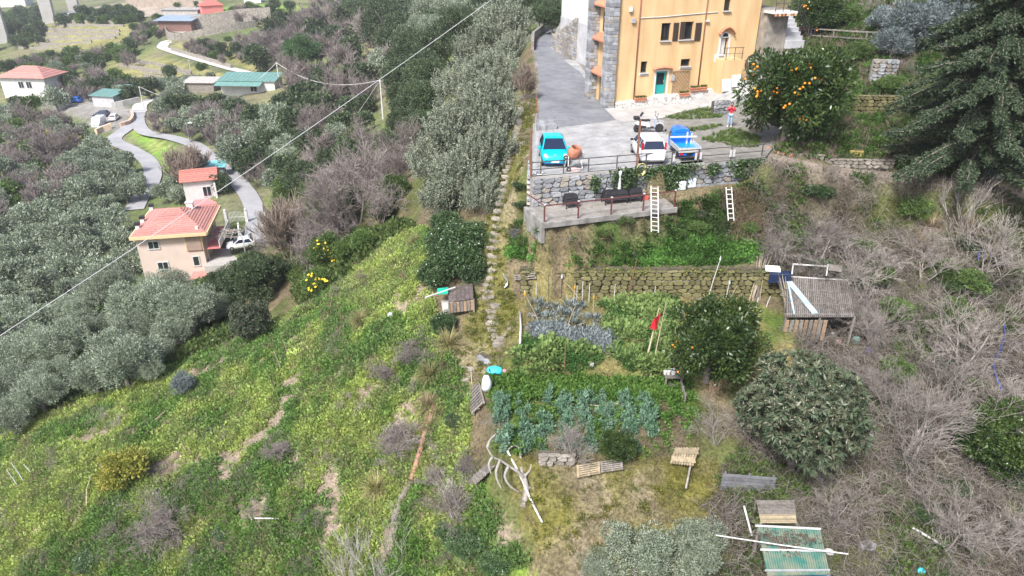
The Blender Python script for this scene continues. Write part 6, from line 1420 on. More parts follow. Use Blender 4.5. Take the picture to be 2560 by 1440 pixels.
# villa terrace: curved stone walls
def stone_band(label, pts, h_, m=M_STONE_W, th=0.6, z=None, below=1.0, lev=True):
    q = [hit(a, b) if z is None else at_z(a, b, z) for a, b in pts]; q = smooth_line(q, 2.5); mb = MB()
    for a, b in zip(q[:-1], q[1:]):
        ta, tb = (a[2] + h_, b[2] + h_); n_ = np.array((-(b - a)[1], (b - a)[0], 0)); n_ /= np.linalg.norm(n_) + 1e-9; n_ *= th / 2
        mb.hexa([a - n_ - [0, 0, below], b - n_ - [0, 0, below], b + n_ - [0, 0, below], a + n_ - [0, 0, below], [*(a - n_)[:2], ta], [*(b - n_)[:2], tb], [*(b + n_)[:2], tb], [*(a + n_)[:2], ta]])
    return tag(mb.build('terrace_wall', m), label, 'wall', 'stone walls of the valley')
M_VST = mat('far_stone', (0.235, 0.215, 0.185), 0.9, 0.35, 1.6, bump=0.4, coord='Object')
stone_band('curved stone wall under the dark villa', [(414, 78), (420, 96), (440, 101), (470, 99), (510, 90), (560, 82), (600, 76), (640, 68)], 2.6, M_VST, below=3)
stone_band('long stone wall behind the villa drive', [(480, 76), (520, 72), (560, 64), (600, 57), (680, 52)], 5.0, M_VST)
stone_band('pale wall along the road at the junction', [(282, 273), (310, 268), (350, 258)], 1.6, M_PALE)
stone_band('curved low wall beside the fork in the road', [(330, 285), (334, 298), (325, 312), (302, 318)], 1.0, mat('salmon_kerb', (0.5, 0.36, 0.28), 0.9, 0.15, 2))
stone_band('pale stone bank beside the lower fork', [(242, 338), (258, 330), (280, 322)], 1.3, mat('salmon_stone', (0.56, 0.44, 0.33), 0.9, 0.2, 1))
stone_band('long dirt retaining wall at the top of the valley', [(320, 22), (380, 18), (440, 16), (510, 14)], 6.0, mat('earth_bank', (0.30, 0.25, 0.205), 0.95, 0.2, 0.4))
for k, pts in enumerate([[(95, 112), (150, 114), (230, 108)], [(100, 100), (170, 101), (290, 98)], [(95, 86), (170, 88), (300, 90)], [(110, 74), (190, 78), (300, 80)], [(130, 63), (200, 66), (310, 68)], [(150, 55), (230, 57), (320, 58)], [(40, 122), (90, 124), (160, 126)]]):
    stone_band(['lowest but one', 'third', 'fourth', 'fifth', 'sixth', 'topmost', 'lowest'][k] + ' low stone wall of the stepped fields on the left', pts, 1.1, M_VST, below=2)
for k, pts in enumerate([[(300, 168), (350, 176), (420, 190)], [(330, 158), (400, 168), (480, 190)], [(430, 128), (500, 148), (580, 172)], [(360, 196), (430, 206), (480, 212)]]):
    stone_band(['left', 'middle', 'upper', 'lower'][k] + ' dry stone wall among the yellow fields below the villa road', pts, 1.3, M_VST, below=2)
# viaduct legs
for k, (px, py, wpx, lab) in enumerate(((126, 57, 25, 'tall concrete viaduct leg, middle of the three'), (12, 108, 22, 'tall concrete viaduct leg cut by the left edge'), (190, 40, 22, 'short visible concrete viaduct leg, rightmost of the three'))):
    p = hit(px, py); w_ = wpx * depth(p) / FPX; o = thing('viaduct_leg', lab, 'viaduct leg', p, R(12), 'viaduct legs at the top left')
    MB().add([(-w_ / 2, -w_ * 0.3, -4), (w_ / 2, -w_ * 0.3, -4), (w_ / 2, w_ * 0.3, -4), (-w_ / 2, w_ * 0.3, -4), (-w_ * 0.72, -w_ * 0.3, 62), (w_ * 0.72, -w_ * 0.3, 62), (w_ * 0.72, w_ * 0.3, 62), (-w_ * 0.72, w_ * 0.3, 62)], [(0, 3, 2, 1), (4, 5, 6, 7), (0, 1, 5, 4), (1, 2, 6, 5), (2, 3, 7, 6), (3, 0, 4, 7)]).build('shaft', M_PILLAR, o)
    for z in (10, 30, 50): MB().box((0, 0, z), (w_ * (1.03 + 0.44 * (z + 4) / 66), w_ * 0.63, 0.3)).build('joint_band', M_GREY, o)
# valley cars
for px, py, ang, col, lab in ((255, 292, 190, mat('dark_car', (0.05, 0.06, 0.09), 0.3, 0.05, 3), 'dark grey car parked at the edge of the car lot'), (288, 300, 100, WHITE, 'white car parked beside the dark car on the lot'), (188, 257, 170, BLUE, 'blue car parked at the back of the car lot')):
    p = hit(px, py); car('parked_car', lab, p + np.array((0, 0, 0.05)), R(ang), minispec, col, 'cars in the valley')
p = hit(249, 318); van = thing('delivery_van', 'white van with a blue front parked below the car lot', 'van', p + np.array((0, 0, 0.05)), R(-80), 'cars in the valley')
MB().loft([[(x, y * hw, z0 if i < 2 else z1) for i, y in enumerate((-1, 1, 1, -1))] for x, hw, z0, z1 in ((-2.6, 0.95, 0.3, 2.2), (1.0, 0.95, 0.3, 2.25), (1.6, 0.93, 0.3, 1.4), (2.4, 0.85, 0.35, 1.1))]).build('body', WHITE, van, bevel=0.05); MB().hexa([(1.08, -0.8, 2.2), (1.64, -0.8, 1.42), (1.64, 0.8, 1.42), (1.08, 0.8, 2.2), (1.14, -0.8, 2.24), (1.72, -0.8, 1.46), (1.72, 0.8, 1.46), (1.14, 0.8, 2.24)]).build('windscreen', M_GLASS_B, van); MB().box((2.05, 0, 0.85), (0.7, 1.66, 0.5)).build('bonnet', BLUE, van, bevel=0.05)
for x in (-1.7, 1.6):
    for s in (-1, 1): wheel(van, x, s * 0.85, 0.34, 0.2)
# scrap pile on the lot
for k in range(9):
    g = np.random.default_rng(k + 5); p = hit(170 + k * 6.5, 247 - (k % 3) * 3); c = [M_WHT2, M_GREY, M_SLATE, M_WOOD_B][k % 4]; o = MB().box((0, 0, 0.5), (g.uniform(0.8, 2.0), g.uniform(0.6, 1.2), g.uniform(0.6, 1.5)), g.uniform(0, 3)).build('scrap_box', c, None, loc=p, bevel=0.05); tag(o, 'scrap crate or panel in the heap behind the car lot', 'scrap', 'scrap heap behind the car lot')
# white sheeted heap at far left in the grove
for k, (px, py, lx, m_, lab) in enumerate(((45, 535, 5.0, M_WBAG, 'long white sheeted heap in the grove at the left edge'), (55, 495, 2.0, mat('tan_crate', (0.55, 0.40, 0.26), 0.8, 0.1, 3), 'small tan hut above the white sheeted heap'), (178, 408, 2.6, M_WBAG, 'white slab on the rough ground above the grove'), (190, 418, 2.0, M_PALE, 'pale rock slab beside the grove edge'), (125, 455, 5.0, M_PALE, 'long pale stone slab on the rough ground'), (90, 540, 1.0, M_WHT2, 'short white board standing at the grove edge'))):
    p = hit(px, py); o = MB().loft([[(x * lx / 2 * s, y * lx * 0.22 * s, z) for x, y in ((-1, -1), (-0.3, -1.15), (1, -0.8), (1.05, 0.9), (0.2, 1.1), (-0.9, 0.9))] for z, s in ((-0.3, 1.0), (0.5, 0.95), (0.85, 0.6))]).build(['covered_heap', 'hut', 'slab', 'slab', 'slab', 'board'][k], m_, None, loc=p, rz=R(15)); tag(o, lab, ['heap', 'hut', 'slab', 'slab', 'slab', 'board'][k])

# ------------------------------------------------------------------ poles, lamps and cables
def pole(label, px, py_base, py_top, r_=0.12, m=M_GALV, lamp=False, z=None, arm=True, px_top=None):
    p = hit(px, py_base); dp = depth(p); hgt = (py_base - py_top) * dp / FPX / cos_el(px, py_base); o = thing('street_lamp' if lamp else 'power_pole', label, 'street lamp' if lamp else 'pole', p)
    MB().tube([(0, 0, -0.5), (0, 0, hgt)], [r_, r_ * 0.65], 8).build('mast', m, o)
    if lamp: MB().tube([(0, 0, hgt), (0.6, -0.1, hgt + 0.15)], 0.05, 6).build('arm', m, o); MB().box((1.0, -0.15, hgt + 0.12), (1.0, 0.4, 0.18)).build('lamp_head', M_WHT2, o, bevel=0.05)
    elif arm: MB().box((0, 0, hgt - 0.1), (0.5, 0.16, 0.16)).build('cross_arm', m, o)
    return np.array(p) + np.array((0, 0, hgt))
M_POLE = mat('pale_pole', (0.52, 0.51, 0.50), 0.8, 0.1, 2)
tA = pole('pale concrete power pole standing in the bare trees', 958, 298, 205, 0.16, M_POLE)
tB = pole('pale power pole beside the green roofed house', 700, 218, 160, 0.16, M_POLE)
tC = pole('white power pole beside the turquoise canopy', 361, 275, 219, 0.15, M_POLE)
tD = pole('thin pale pole on the yellow field below the villa road', 478, 184, 152, 0.10, M_POLE)
tE = pole('pale pole near the left edge below the white house', 30, 315, 278, 0.12, M_POLE)
pole('street lamp beside the hairpin road', 475, 358, 310, 0.07, M_GALV, True)
def cable(label, a, b, sag, r_, m=M_POLE, n=24):
    a = np.array(a); b = np.array(b); pts = [a + (b - a) * t - np.array((0, 0, sag * 4 * t * (1 - t))) for t in np.linspace(0, 1, n)]
    tag(MB().tube(pts, r_, 5, False).build('overhead_cable', m), label, 'cable')
cable('sagging cable between the two pale power poles', tA, tB, 2.6, 0.05)
cable('cable from the green roofed house towards the canopy pole', tB + np.array((0, 0, 0)), tC, 6.5, 0.06)
cable('stay wire running down from the concrete power pole', tA, hit(860, 330), 0.2, 0.035)
M_CAB = mat('bright_cable', (0.45, 0.455, 0.46), 0.5, 0.05, 3)
ca = pt(1236, -6, 62.0); cb = pt(20, 826, 52.0); mid_ = pt(640, 475, 58.0)
pts = []
for t in np.linspace(0, 1, 40):
    px_ = 1236 + (20 - 1236) * t; lin = -6 + (826 + 6) * t; pts.append(pt(px_, lin - 4 * 12 * t * (1 - t) * -1, 62 + (52 - 62) * t))
tag(MB().tube([ca + (ca - cb) * 0.15] + pts + [cb + (cb - ca) * 0.25], 0.026, 6, False).build('overhead_cable', M_CAB), 'long bright overhead cable crossing from the upper centre to the lower left', 'cable')
# ------------------------------------------------------------------ plants of the place
# near olive row behind the green slope
for a in [(345,755,88),(268,705,72),(475,765,82),(415,715,62),(150,845,74),(215,815,58),(62,870,78),(300,885,92),(392,875,46),(235,930,60),(15,965,84),(95,975,66),(372,915,42),(180,770,52),(25,1040,60),(540,765,46),(130,930,58),(430,820,60),(330,820,62)]:
    plant('olive_near', *a, group='olive trees along the edge of the green slope')
# grove below the pink house
fill([(-30,560),(120,480),(180,400),(250,355),(350,385),(345,455),(390,440),(470,440),(470,500),(355,560),(372,680),(270,660),(200,765),(120,800),(-30,850)], 70, [('olive_far', 1)], lambda x, y: 31 + (y - 350) * 0.055, 1.04, group='olive trees of the grove', seed=11)
# rough ground left of the grove
fill([(-30,330),(180,340),(250,350),(170,410),(110,480),(-30,560)], 26, [('bare_far', 5), ('olive_far', 2), ('bush_far', 2)], 34, 0.9, group='trees and bushes on the rough ground', seed=12)
for a in [(115,345,20),(140,350,17),(180,350,24),(160,305,20)]: plant('yellow_far' if a[0] < 150 else 'ygreen', *a)
# valley between junction and green house
fill([(-30,255),(100,270),(160,295),(240,300),(225,335),(160,335),(-30,335)], 16, [('bare_far', 4), ('olive_far', 2), ('bush_far', 1)], 26, 0.9, group='trees and bushes around the car lot', seed=13)
plant('olive_far', 135, 245, 36); plant('bush_far', 75, 262, 28); plant('oak_far', 40, 255, 18)
fill([(-30,175),(30,160),(120,130),(250,125),(330,110),(330,150),(260,160),(240,180),(330,195),(350,225),(330,250),(245,240),(170,235),(120,200),(20,195)], 60, [('bush_far', 5), ('oak_far', 3), ('bare_far', 3), ('olive_far', 1)], 19, 0.95, group='bushes on the valley floor', seed=14)
fill([(360,215),(470,205),(590,225),(600,270),(500,300),(470,340),(380,330),(355,290)], 30, [('bare_far', 4), ('olive_far', 3), ('oak_far', 3)], 28, 0.9, group='trees beside the hairpin road', seed=15)
fill([(400,205),(560,190),(580,205),(450,225)], 8, [('olive_far', 2), ('bush_far', 2)], 18, 0.9, group='bushes above the sheds', seed=16)
plant('yellow_far', 525, 195, 17); plant('oak_far', 425, 178, 19); plant('bush_far', 505, 168, 14)
# far left and the top of the valley
fill([(-30,10),(100,20),(110,60),(70,110),(-30,120)], 26, [('oak_far', 5), ('bush_far', 2)], 17, 0.9, group='dark trees under the viaduct', seed=17)
fill([(130,40),(230,20),(340,25),(370,45),(300,58),(190,50),(130,60)], 26, [('oak_far', 4), ('bush_far', 3)], 14, 0.9, group='trees above the stepped fields', seed=18)
fill([(40,90),(110,60),(120,70),(60,120)], 9, [('bush_far', 1)], 9, 0.9, group='bushes beside the stepped fields', seed=19)
fill([(330,70),(410,40),(410,75),(380,95),(330,100)], 14, [('bare_far', 2), ('bush_far', 2), ('oak_far', 1)], 13, 0.95, group='bushes below the villa', seed=20)
fill([(470,100),(640,75),(650,130),(560,150),(450,125)], 26, [('bare_far', 4), ('oak_far', 2), ('bush_far', 1)], 14, 1.0, group='trees below the villa drive', seed=21)
fill([(560,20),(640,5),(800,0),(900,5),(880,30),(640,55),(560,50)], 22, [('oak_far', 3), ('bush_far', 3), ('bare_far', 1)], 14, 1.0, group='trees at the far lawn', seed=22)
fill([(470,20),(560,0),(330,-8),(330,2),(440,14)], 8, [('oak_far', 2), ('bush_far', 3)], 9, 1.0, group='trees behind the red roof', seed=23)
plant('oak_far', 100, 100, 12); plant('pine', 752, 130, 52)
# the wooded flank
fill([(620,70),(720,50),(860,20),(900,60),(830,100),(700,160),(640,190)], 22, [('bare_far', 7), ('oak_far', 2), ('olive_far', 1)], 34, 0.85, group='trees of the wooded valley side', seed=24)
fill([(700,170),(830,90),(920,50),(1000,60),(1020,200),(960,300),(800,360),(690,300),(650,230)], 40, [('bare_far', 7), ('oak_far', 3), ('olive_far', 2)], 38, 0.82, group='trees of the wooded valley side', seed=25)
fill([(480,290),(640,250),(690,310),(800,360),(760,440),(680,460),(600,420),(540,360)], 30, [('oak_far', 3), ('olive_far', 4), ('bare_far', 3)], 36, 0.82, group='trees of the wooded valley side', seed=26)
fill([(690,460),(760,440),(830,380),(970,300),(1020,350),(960,480),(860,560),(760,620),(690,590)], 24, [('bare_wood', 5), ('oak_near', 3), ('green_near', 1)], 50, 0.8, group='trees of the near wood', seed=27)
fill([(880,20),(1040,0),(1260,-10),(1210,50),(1090,120),(1050,240),(1000,320),(975,220),(1010,120)], 30, [('oak_near', 5), ('olive_near', 1)], 52, 0.72, group='dark trees below the road', seed=28)
fill([(1270,20),(1330,0),(1400,-5),(1400,40),(1330,70)], 7, [('oak_near', 1)], 36, 0.8, group='dark trees behind the road bend', seed=29)
for a in [(1258,70,66),(1195,125,54),(1235,190,68),(1150,215,62),(1215,275,74),(1140,330,70),(1222,372,66),(1085,395,62),(1165,435,76),(1105,490,54),(1210,480,48),(1290,115,42)]:
    plant('silver', *a, sz=random.uniform(0.95, 1.35), group='silvery shrubs beside the stone stairs')
for a in [(1045,175,62),(1060,255,58),(1030,335,52),(1075,310,48)]: plant('oak_near', *a, group='dark trees left of the silvery shrubs')
for a in [(880,420,108),(830,520,82),(925,340,62),(770,600,58),(960,380,60)]: plant('bare_wood', *a, group='tall bare trees of the near wood')
for a in [(712,545,58),(1315,195,26)]: plant('bare_brown', *a)
for a in [(1000,400,36),(985,470,46),(955,520,42)]: plant('citrus', *a, group='glossy green trees beside the bare trees')
for a in [(780,480,42),(870,620,40),(910,600,36)]: plant('green_near', *a)
lemon_a = plant('green_near', 815, 625, 52, 'lemon'); lemon_b = plant('green_near', 790, 705, 46, 'lemon')
plant('yellow_far', 712, 612, 24)
for a in [(620,700,70),(555,715,52),(685,670,40),(640,665,46)]: plant('oak_near', *a, group='dark hedge trees right of the pink house')
plant('loquat', 625, 795, 60)
plant('oak_far', 548, 455, 28)
for a in [(450,410,38),(480,395,30)]: plant('bare_brown', *a)
for a in [(1130,640,78),(1175,590,58),(1095,680,55),(1170,680,50),(1120,560,46),(1115,810,40),(1125,600,60)]: plant('ivy', *a, group='ivy mounds beside the stone stairs')
for a in [(1305,520,24),(1296,470,20)]: plant('ivy', *a, group='ivy left of the terrace', sz=0.6)
# upper right
orange_a = plant('citrus', 1985, 228, 152, 'big', rz=0.6); orange_b = plant('citrus', 2050, 30, 66, 'upper')
conif = plant('conifer', 2420, 300, 232, base=(2415, 445), sz=1.05)
for a in [(2300,60,84),(2235,110,52),(2375,30,70),(2210,50,44)]: plant('blue', *a, group='blue-grey shrubs beside the rail fence')
for a in [(1900,108,30),(1925,90,24)]: plant('red', *a, group='reddish shrubs at the house corner')
plant('silver', 1893, 165, 30, sz=0.7)
for a in [(2150,130,40),(2120,40,40),(2230,210,40),(2290,250,50),(2350,330,46)]: plant('green_near', *a, sz=0.7, group='low green bushes on the upper bank')
for a in [(2260,160,46),(2190,10,40)]: plant('bare_shrub', *a)
# lower right
orange_c = plant('citrus', 1780, 850, 140, 'lower', rz=1.0)
loq = plant('loquat', 2005, 1025, 160, sz=1.12)
orange_d = plant('citrus', 2510, 1085, 118, 'right')
plant('citrus', 1545, 1118, 52)
for a in [(1590,1380,96),(1745,1365,84),(1680,1430,84),(1500,1420,56)]: plant('olive_near', *a, group='grey-green olive saplings at the bottom edge', sz=0.8)
for a in [(1425,1105,66),(1800,1050,72),(2180,660,100),(2300,1020,150),(2450,800,130),(2500,600,112),(2060,570,84),(2200,790,84),(2390,1270,120),(2540,980,90),(2100,1240,80),(2330,620,80),(2540,1300,90),(2380,900,90),(1960,600,60),(2240,950,80),(2085,745,74),(2160,770,70),(2030,660,56)]:
    plant('bare_near', *a, group='bare trees on the brambly slope', sz=0.8)
for a in [(2480,560,95),(2430,470,70)]: plant('pale_shoots', *a, sz=0.9)
plant('pale_shoots', 945, 1370, 105); plant('pale_shoots', 870, 1400, 70); plant('pale_shoots', 1150, 1230, 84, sz=0.6)
for a in [(1000,1090,70),(400,1290,105),(285,1040,52),(1060,860,52),(150,1140,52),(880,1000,48),(1140,1370,60),(300,1330,70),(700,1100,52),(760,1180,46),(480,1200,50),(30,1280,50),(620,1180,46),(860,720,46),(920,690,40),(1240,1060,40),(560,1080,44),(820,1120,50),(650,1250,56),(780,1290,52),(1020,960,46),(980,1150,50),(200,1230,44),(520,1360,56),(760,1400,50),(100,1380,50),(1100,1120,46),(840,860,40),(430,1160,44)]:
    plant('bare_shrub', *a, group='bare shrubs on the green slope', sz=0.75)
fill([(1900,450),(2150,470),(2560,520),(2560,900),(2200,960),(2160,700),(1920,640)], 40, [('bare_shrub', 3), ('green_near', 2), ('ivy', 1)], 42, 0.85, group='bramble shrubs on the slope', seed=31, sz=(0.55, 0.8))
fill([(2180,960),(2560,1150),(2560,1440),(2120,1440),(2060,1250)], 18, [('bare_shrub', 3), ('ivy', 1)], 50, 1.0, group='bramble shrubs at the lower edge', seed=32, sz=(0.5, 0.75))
fill([(1300,560),(1600,540),(1880,490),(1880,600),(1600,600),(1300,640)], 11, [('bare_shrub', 2), ('green_near', 2)], 30, 1.0, group='low shrubs on the bank below the terrace', seed=33, sz=(0.4, 0.6))
for a in [(905,795,42),(1120,850,44),(1075,930,42),(940,1215,46),(1040,600,26),(945,640,24),(985,655,20)]: plant('straw', *a, group='straw-coloured grass tufts on the green slope')
for a in [(1070,1010,42),(1075,1060,34),(2300,600,40),(2420,560,44),(2330,560,36)]: plant('tan', *a, group='tan grass tufts')
for a in [(1185,1350,66),(1245,1400,56),(1120,1325,46),(225,1395,54),(1150,1050,36),(560,1330,40)]: plant('ivy', *a, sz=0.45, group='dark ivy patches low on the slope')
for a in [(1010,885,48),(995,1085,64),(1165,1150,46),(1140,1240,70),(955,930,40),(395,1285,84),(1085,1180,44),(700,1120,40)]: plant('bare_wood', *a, sz=0.7, group='dead scrub beside the garden')
plant('ygreen', 310, 1170, 66); plant('ygreen', 280, 1190, 40)
plant('blue', 460, 955, 36); plant('blue', 1290, 590, 20)
# ------------------------------------------------------------------ ground cover (grass, weeds, brambles): geometry-node scatters
def cover_mat(name, rough=0.6, trans=0.35):
    m = bpy.data.materials.new(name); m.use_nodes = True; nt = m.node_tree; b = nt.nodes['Principled BSDF']
    b.inputs['Roughness'].default_value = rough; b.inputs['Specular IOR Level'].default_value = 0.25
    a1 = nt.nodes.new('ShaderNodeAttribute'); a1.attribute_type = 'INSTANCER'; a1.attribute_name = 'col'
    a2 = nt.nodes.new('ShaderNodeAttribute'); a2.attribute_name = 'tint'
    mr = nt.nodes.new('ShaderNodeMapRange'); mr.inputs[3].default_value = 0.85; mr.inputs[4].default_value = 1.4; nt.links.new(a2.outputs['Fac'], mr.inputs[0])
    v = nt.nodes.new('ShaderNodeVectorMath'); v.operation = 'SCALE'; nt.links.new(a1.outputs['Color'], v.inputs[0]); nt.links.new(mr.outputs[0], v.inputs['Scale'])
    nt.links.new(v.outputs[0], b.inputs['Base Color'])
    tr = nt.nodes.new('ShaderNodeBsdfTranslucent'); nt.links.new(v.outputs[0], tr.inputs['Color'])
    ms = nt.nodes.new('ShaderNodeMixShader'); ms.inputs[0].default_value = trans
    nt.links.new(b.outputs[0], ms.inputs[1]); nt.links.new(tr.outputs[0], ms.inputs[2]); nt.links.new(ms.outputs[0], nt.nodes['Material Output'].inputs['Surface'])
    return m
M_COVER = cover_mat('ground_plants')
def clump_coll(name, meshes):
    c = bpy.data.collections.new(name)
    for i, me in enumerate(meshes):
        c.objects.link(bpy.data.objects.new(name, me))
    return c
def blades_mesh(seed, n, L, Wd, lean, spread=0.15):
    g = np.random.default_rng(seed); a = 2 * PI * g.random(n); b = np.stack([np.cos(a), np.sin(a), 0 * a], 1)
    base = b * (spread * g.random(n))[:, None]; t = lean * g.random(n); l = L * (0.5 + 0.7 * g.random(n)); s = np.stack([-np.sin(a), np.cos(a), 0 * a], 1); w = Wd * (0.7 + 0.6 * g.random(n))
    mid = base + (b * np.sin(t * 0.6)[:, None] + np.array((0, 0, 1)) * np.cos(t * 0.6)[:, None]) * (l * 0.55)[:, None]
    tip = mid + (b * np.sin(t * 1.5)[:, None] + np.array((0, 0, 1)) * np.cos(t * 1.5)[:, None]) * (l * 0.5)[:, None]
    V = np.stack([base, mid + s * w[:, None] / 2, tip, mid - s * w[:, None] / 2], 1).reshape(-1, 3)
    return raw_mesh('tuft', V, np.arange(4 * n).reshape(n, 4), M_COVER, g.random(n))
def weed_mesh(seed, n, r, h, L, Wd):
    g = np.random.default_rng(seed); d = rdir(n, g); d[:, 2] = np.abs(d[:, 2]); P = d * np.array((r, r, h)) * (0.3 + 0.7 * g.random(n))[:, None]
    V, F = cards(P, unit(d + rdir(n, g) * 0.6 + np.array((0, 0, 0.3))), L * (0.7 + 0.6 * g.random(n)), Wd * (0.7 + 0.6 * g.random(n)), g, 0.1)
    return raw_mesh('weed', V, F, M_COVER, g.random(n))
def cane_mesh(seed, n, L):
    g = np.random.default_rng(seed); lines = []
    for i in range(n):
        a = 2 * PI * g.random(); h = np.array((math.cos(a), math.sin(a), 0)); l = L * (0.5 + 0.8 * g.random()); b = np.array((g.normal() * 0.3, g.normal() * 0.3, 0)); ht = l * (0.2 + 0.45 * g.random())
        pts = [b + h * l * t + np.array((0, 0, 4 * ht * t * (1 - t * 0.9))) + g.normal(size=3) * 0.04 for t in np.linspace(0, 1, 6)]
        lines.append((pts, [0.011, 0.010, 0.009, 0.008, 0.006, 0.004]))
        for q in range(3):
            j = g.integers(1, 5); e = pts[j] + rdir(1, g)[0] * np.array((1, 1, 0.6)) * l * 0.3; lines.append(([pts[j], (pts[j] + e) / 2 + g.normal(size=3) * 0.03, e], [0.007, 0.006, 0.003]))
    V, F = tubes(lines, 3)
    return raw_mesh('canes', V, F, M_COVER, g.random(len(F)))
CLUMP = {
 'grass': clump_coll('grass_tufts', [blades_mesh(400 + i, 26, 0.34, 0.032, 1.1) for i in range(4)]),
 'tall': clump_coll('tall_grass', [blades_mesh(410 + i, 30, 0.55, 0.034, 1.2, 0.25) for i in range(3)]),
 'weed': clump_coll('leafy_weeds', [weed_mesh(420 + i, 46, 0.26, 0.24, 0.12, 0.085) for i in range(4)]),
 'dry': clump_coll('dry_stalks', [blades_mesh(430 + i, 22, 0.42, 0.022, 1.6, 0.3) for i in range(3)] + [cane_mesh(440, 5, 0.6)]),
 'cane': clump_coll('bramble_canes', [cane_mesh(450 + i, 9, 1.15) for i in range(4)]),
 'bean': clump_coll('bean_plants', [weed_mesh(460 + i, 70, 0.13, 0.62, 0.13, 0.085) for i in range(3)]),
 'stone': None,
}
def scatter_group():
    ng = bpy.data.node_groups.new('scatter', 'GeometryNodeTree')
    ng.interface.new_socket('Geometry', in_out='INPUT', socket_type='NodeSocketGeometry'); ng.interface.new_socket('Geometry', in_out='OUTPUT', socket_type='NodeSocketGeometry')
    ng.interface.new_socket('Clumps', in_out='INPUT', socket_type='NodeSocketCollection')
    N = ng.nodes; i = N.new('NodeGroupInput'); o = N.new('NodeGroupOutput'); ip = N.new('GeometryNodeInstanceOnPoints'); ci = N.new('GeometryNodeCollectionInfo')
    ci.inputs['Separate Children'].default_value = True; ci.inputs['Reset Children'].default_value = True
    def attr(nm, tp):
        a = N.new('GeometryNodeInputNamedAttribute'); a.data_type = tp; a.inputs['Name'].default_value = nm; return a.outputs['Attribute']
    L = ng.links; L.new(i.outputs['Geometry'], ip.inputs['Points']); L.new(i.outputs['Clumps'], ci.inputs['Collection']); L.new(ci.outputs[0], ip.inputs['Instance'])
    ip.inputs['Pick Instance'].default_value = True
    L.new(attr('pick', 'INT'), ip.inputs['Instance Index']); L.new(attr('rot', 'FLOAT_VECTOR'), ip.inputs['Rotation']); L.new(attr('scl', 'FLOAT_VECTOR'), ip.inputs['Scale'])
    L.new(ip.outputs[0], o.inputs[0])
    return ng
SCATTER = scatter_group()
def scatter(name, coll, P, C, S, label, seed=0, tilt=0.25, cat=None):
    g = np.random.default_rng(seed + 900); n = len(P); me = bpy.data.meshes.new(name); me.vertices.add(n); me.vertices.foreach_set('co', np.asarray(P, np.float32).ravel())
    a = me.attributes.new('col', 'FLOAT_COLOR', 'POINT'); a.data.foreach_set('color', np.concatenate([C, np.ones((n, 1))], 1).astype(np.float32).ravel())
    a = me.attributes.new('rot', 'FLOAT_VECTOR', 'POINT'); a.data.foreach_set('vector', np.stack([g.normal(size=n) * tilt, g.normal(size=n) * tilt, g.random(n) * 6.28], 1).astype(np.float32).ravel())
    S = np.asarray(S, float); S = np.stack([S, S, S * (0.75 + 0.5 * g.random(n))], 1) if S.ndim == 1 else S
    a = me.attributes.new('scl', 'FLOAT_VECTOR', 'POINT'); a.data.foreach_set('vector', S.astype(np.float32).ravel())
    a = me.attributes.new('pick', 'INT', 'POINT'); a.data.foreach_set('value', g.integers(0, 100, n).astype(np.int32))
    o = link(bpy.data.objects.new(name, me)); md = o.modifiers.new('scatter', 'NODES'); md.node_group = SCATTER
    sid = [k.identifier for k in SCATTER.interface.items_tree if k.name == 'Clumps'][0]; md[sid] = CLUMP[coll]
    return tag(o, label, cat, kind='stuff')
def candidates(bx, by, dens, seed):
    g = np.random.default_rng(seed); n = int((bx[1] - bx[0]) * (by[1] - by[0]) * dens); x = g.uniform(*bx, n); y = g.uniform(*by, n); z = ground(x, y)
    px, py = project(np.stack([x, y, z], 1)); ok = (px > -320) & (px < 2760) & (py > -60) & (py < 1600)
    return x[ok], y[ok], z[ok], px[ok], py[ok], g
def mixc(a, b, t): return np.array(a)[None] * (1 - t[:, None]) + np.array(b)[None] * t[:, None]
def keep_out(x, y):
    return (poly_sd(x, y, YARD) > 0.1) & (poly_sd(x, y, TERR) > 0.05) & (seg_dist(x, y, DIRT)[0] > 0.8)
# green slope
x, y, z, px, py, g = candidates((-36, 6), (22, 62), 60, 1)
m = in_poly(px, py, POLY['green']) & (noise_mask(x, y, 2.0, 0.63, 0.70, 51.0) < g.random(len(x)) * 1.1); x, y, z, px, py = x[m], y[m], z[m], px[m], py[m]
n1 = noise_mask(x, y, 2.6, 0.40, 0.60); n2 = noise_mask(x, y, 1.1, 0.42, 0.6, 77.0); n3 = noise_mask(x, y, 4.0, 0.45, 0.62, 5.0)
c = mixc((0.14, 0.25, 0.06), (0.34, 0.42, 0.12), n1); c = c * (1 - n2[:, None] * 0.45) + n2[:, None] * 0.45 * np.array((0.14, 0.21, 0.085)); c = c * (0.85 + 0.3 * g.random((len(x), 1)))
kind = g.random(len(x)); gs = kind < 0.32; ws = (kind >= 0.32) & (kind < 0.86); ds = (kind > 0.93) | ((kind > 0.86) & (n3 > 0.6))
Pn = np.stack([x, y, z], 1)
scatter('grass', 'grass', Pn[gs], c[gs], 0.55 + 0.7 * g.random(gs.sum()), 'bright green grass covering the open slope', 1)
scatter('weeds', 'weed', Pn[ws], c[ws], 0.7 + 0.8 * g.random(ws.sum()), 'leafy green weeds covering the open slope', 2)
scatter('dry_stalks', 'dry', Pn[ds], mixc((0.30, 0.24, 0.15), (0.20, 0.165, 0.12), g.random(ds.sum())), 0.6 + 0.9 * g.random(ds.sum()), 'dry stalks among the grass of the open slope', 3)
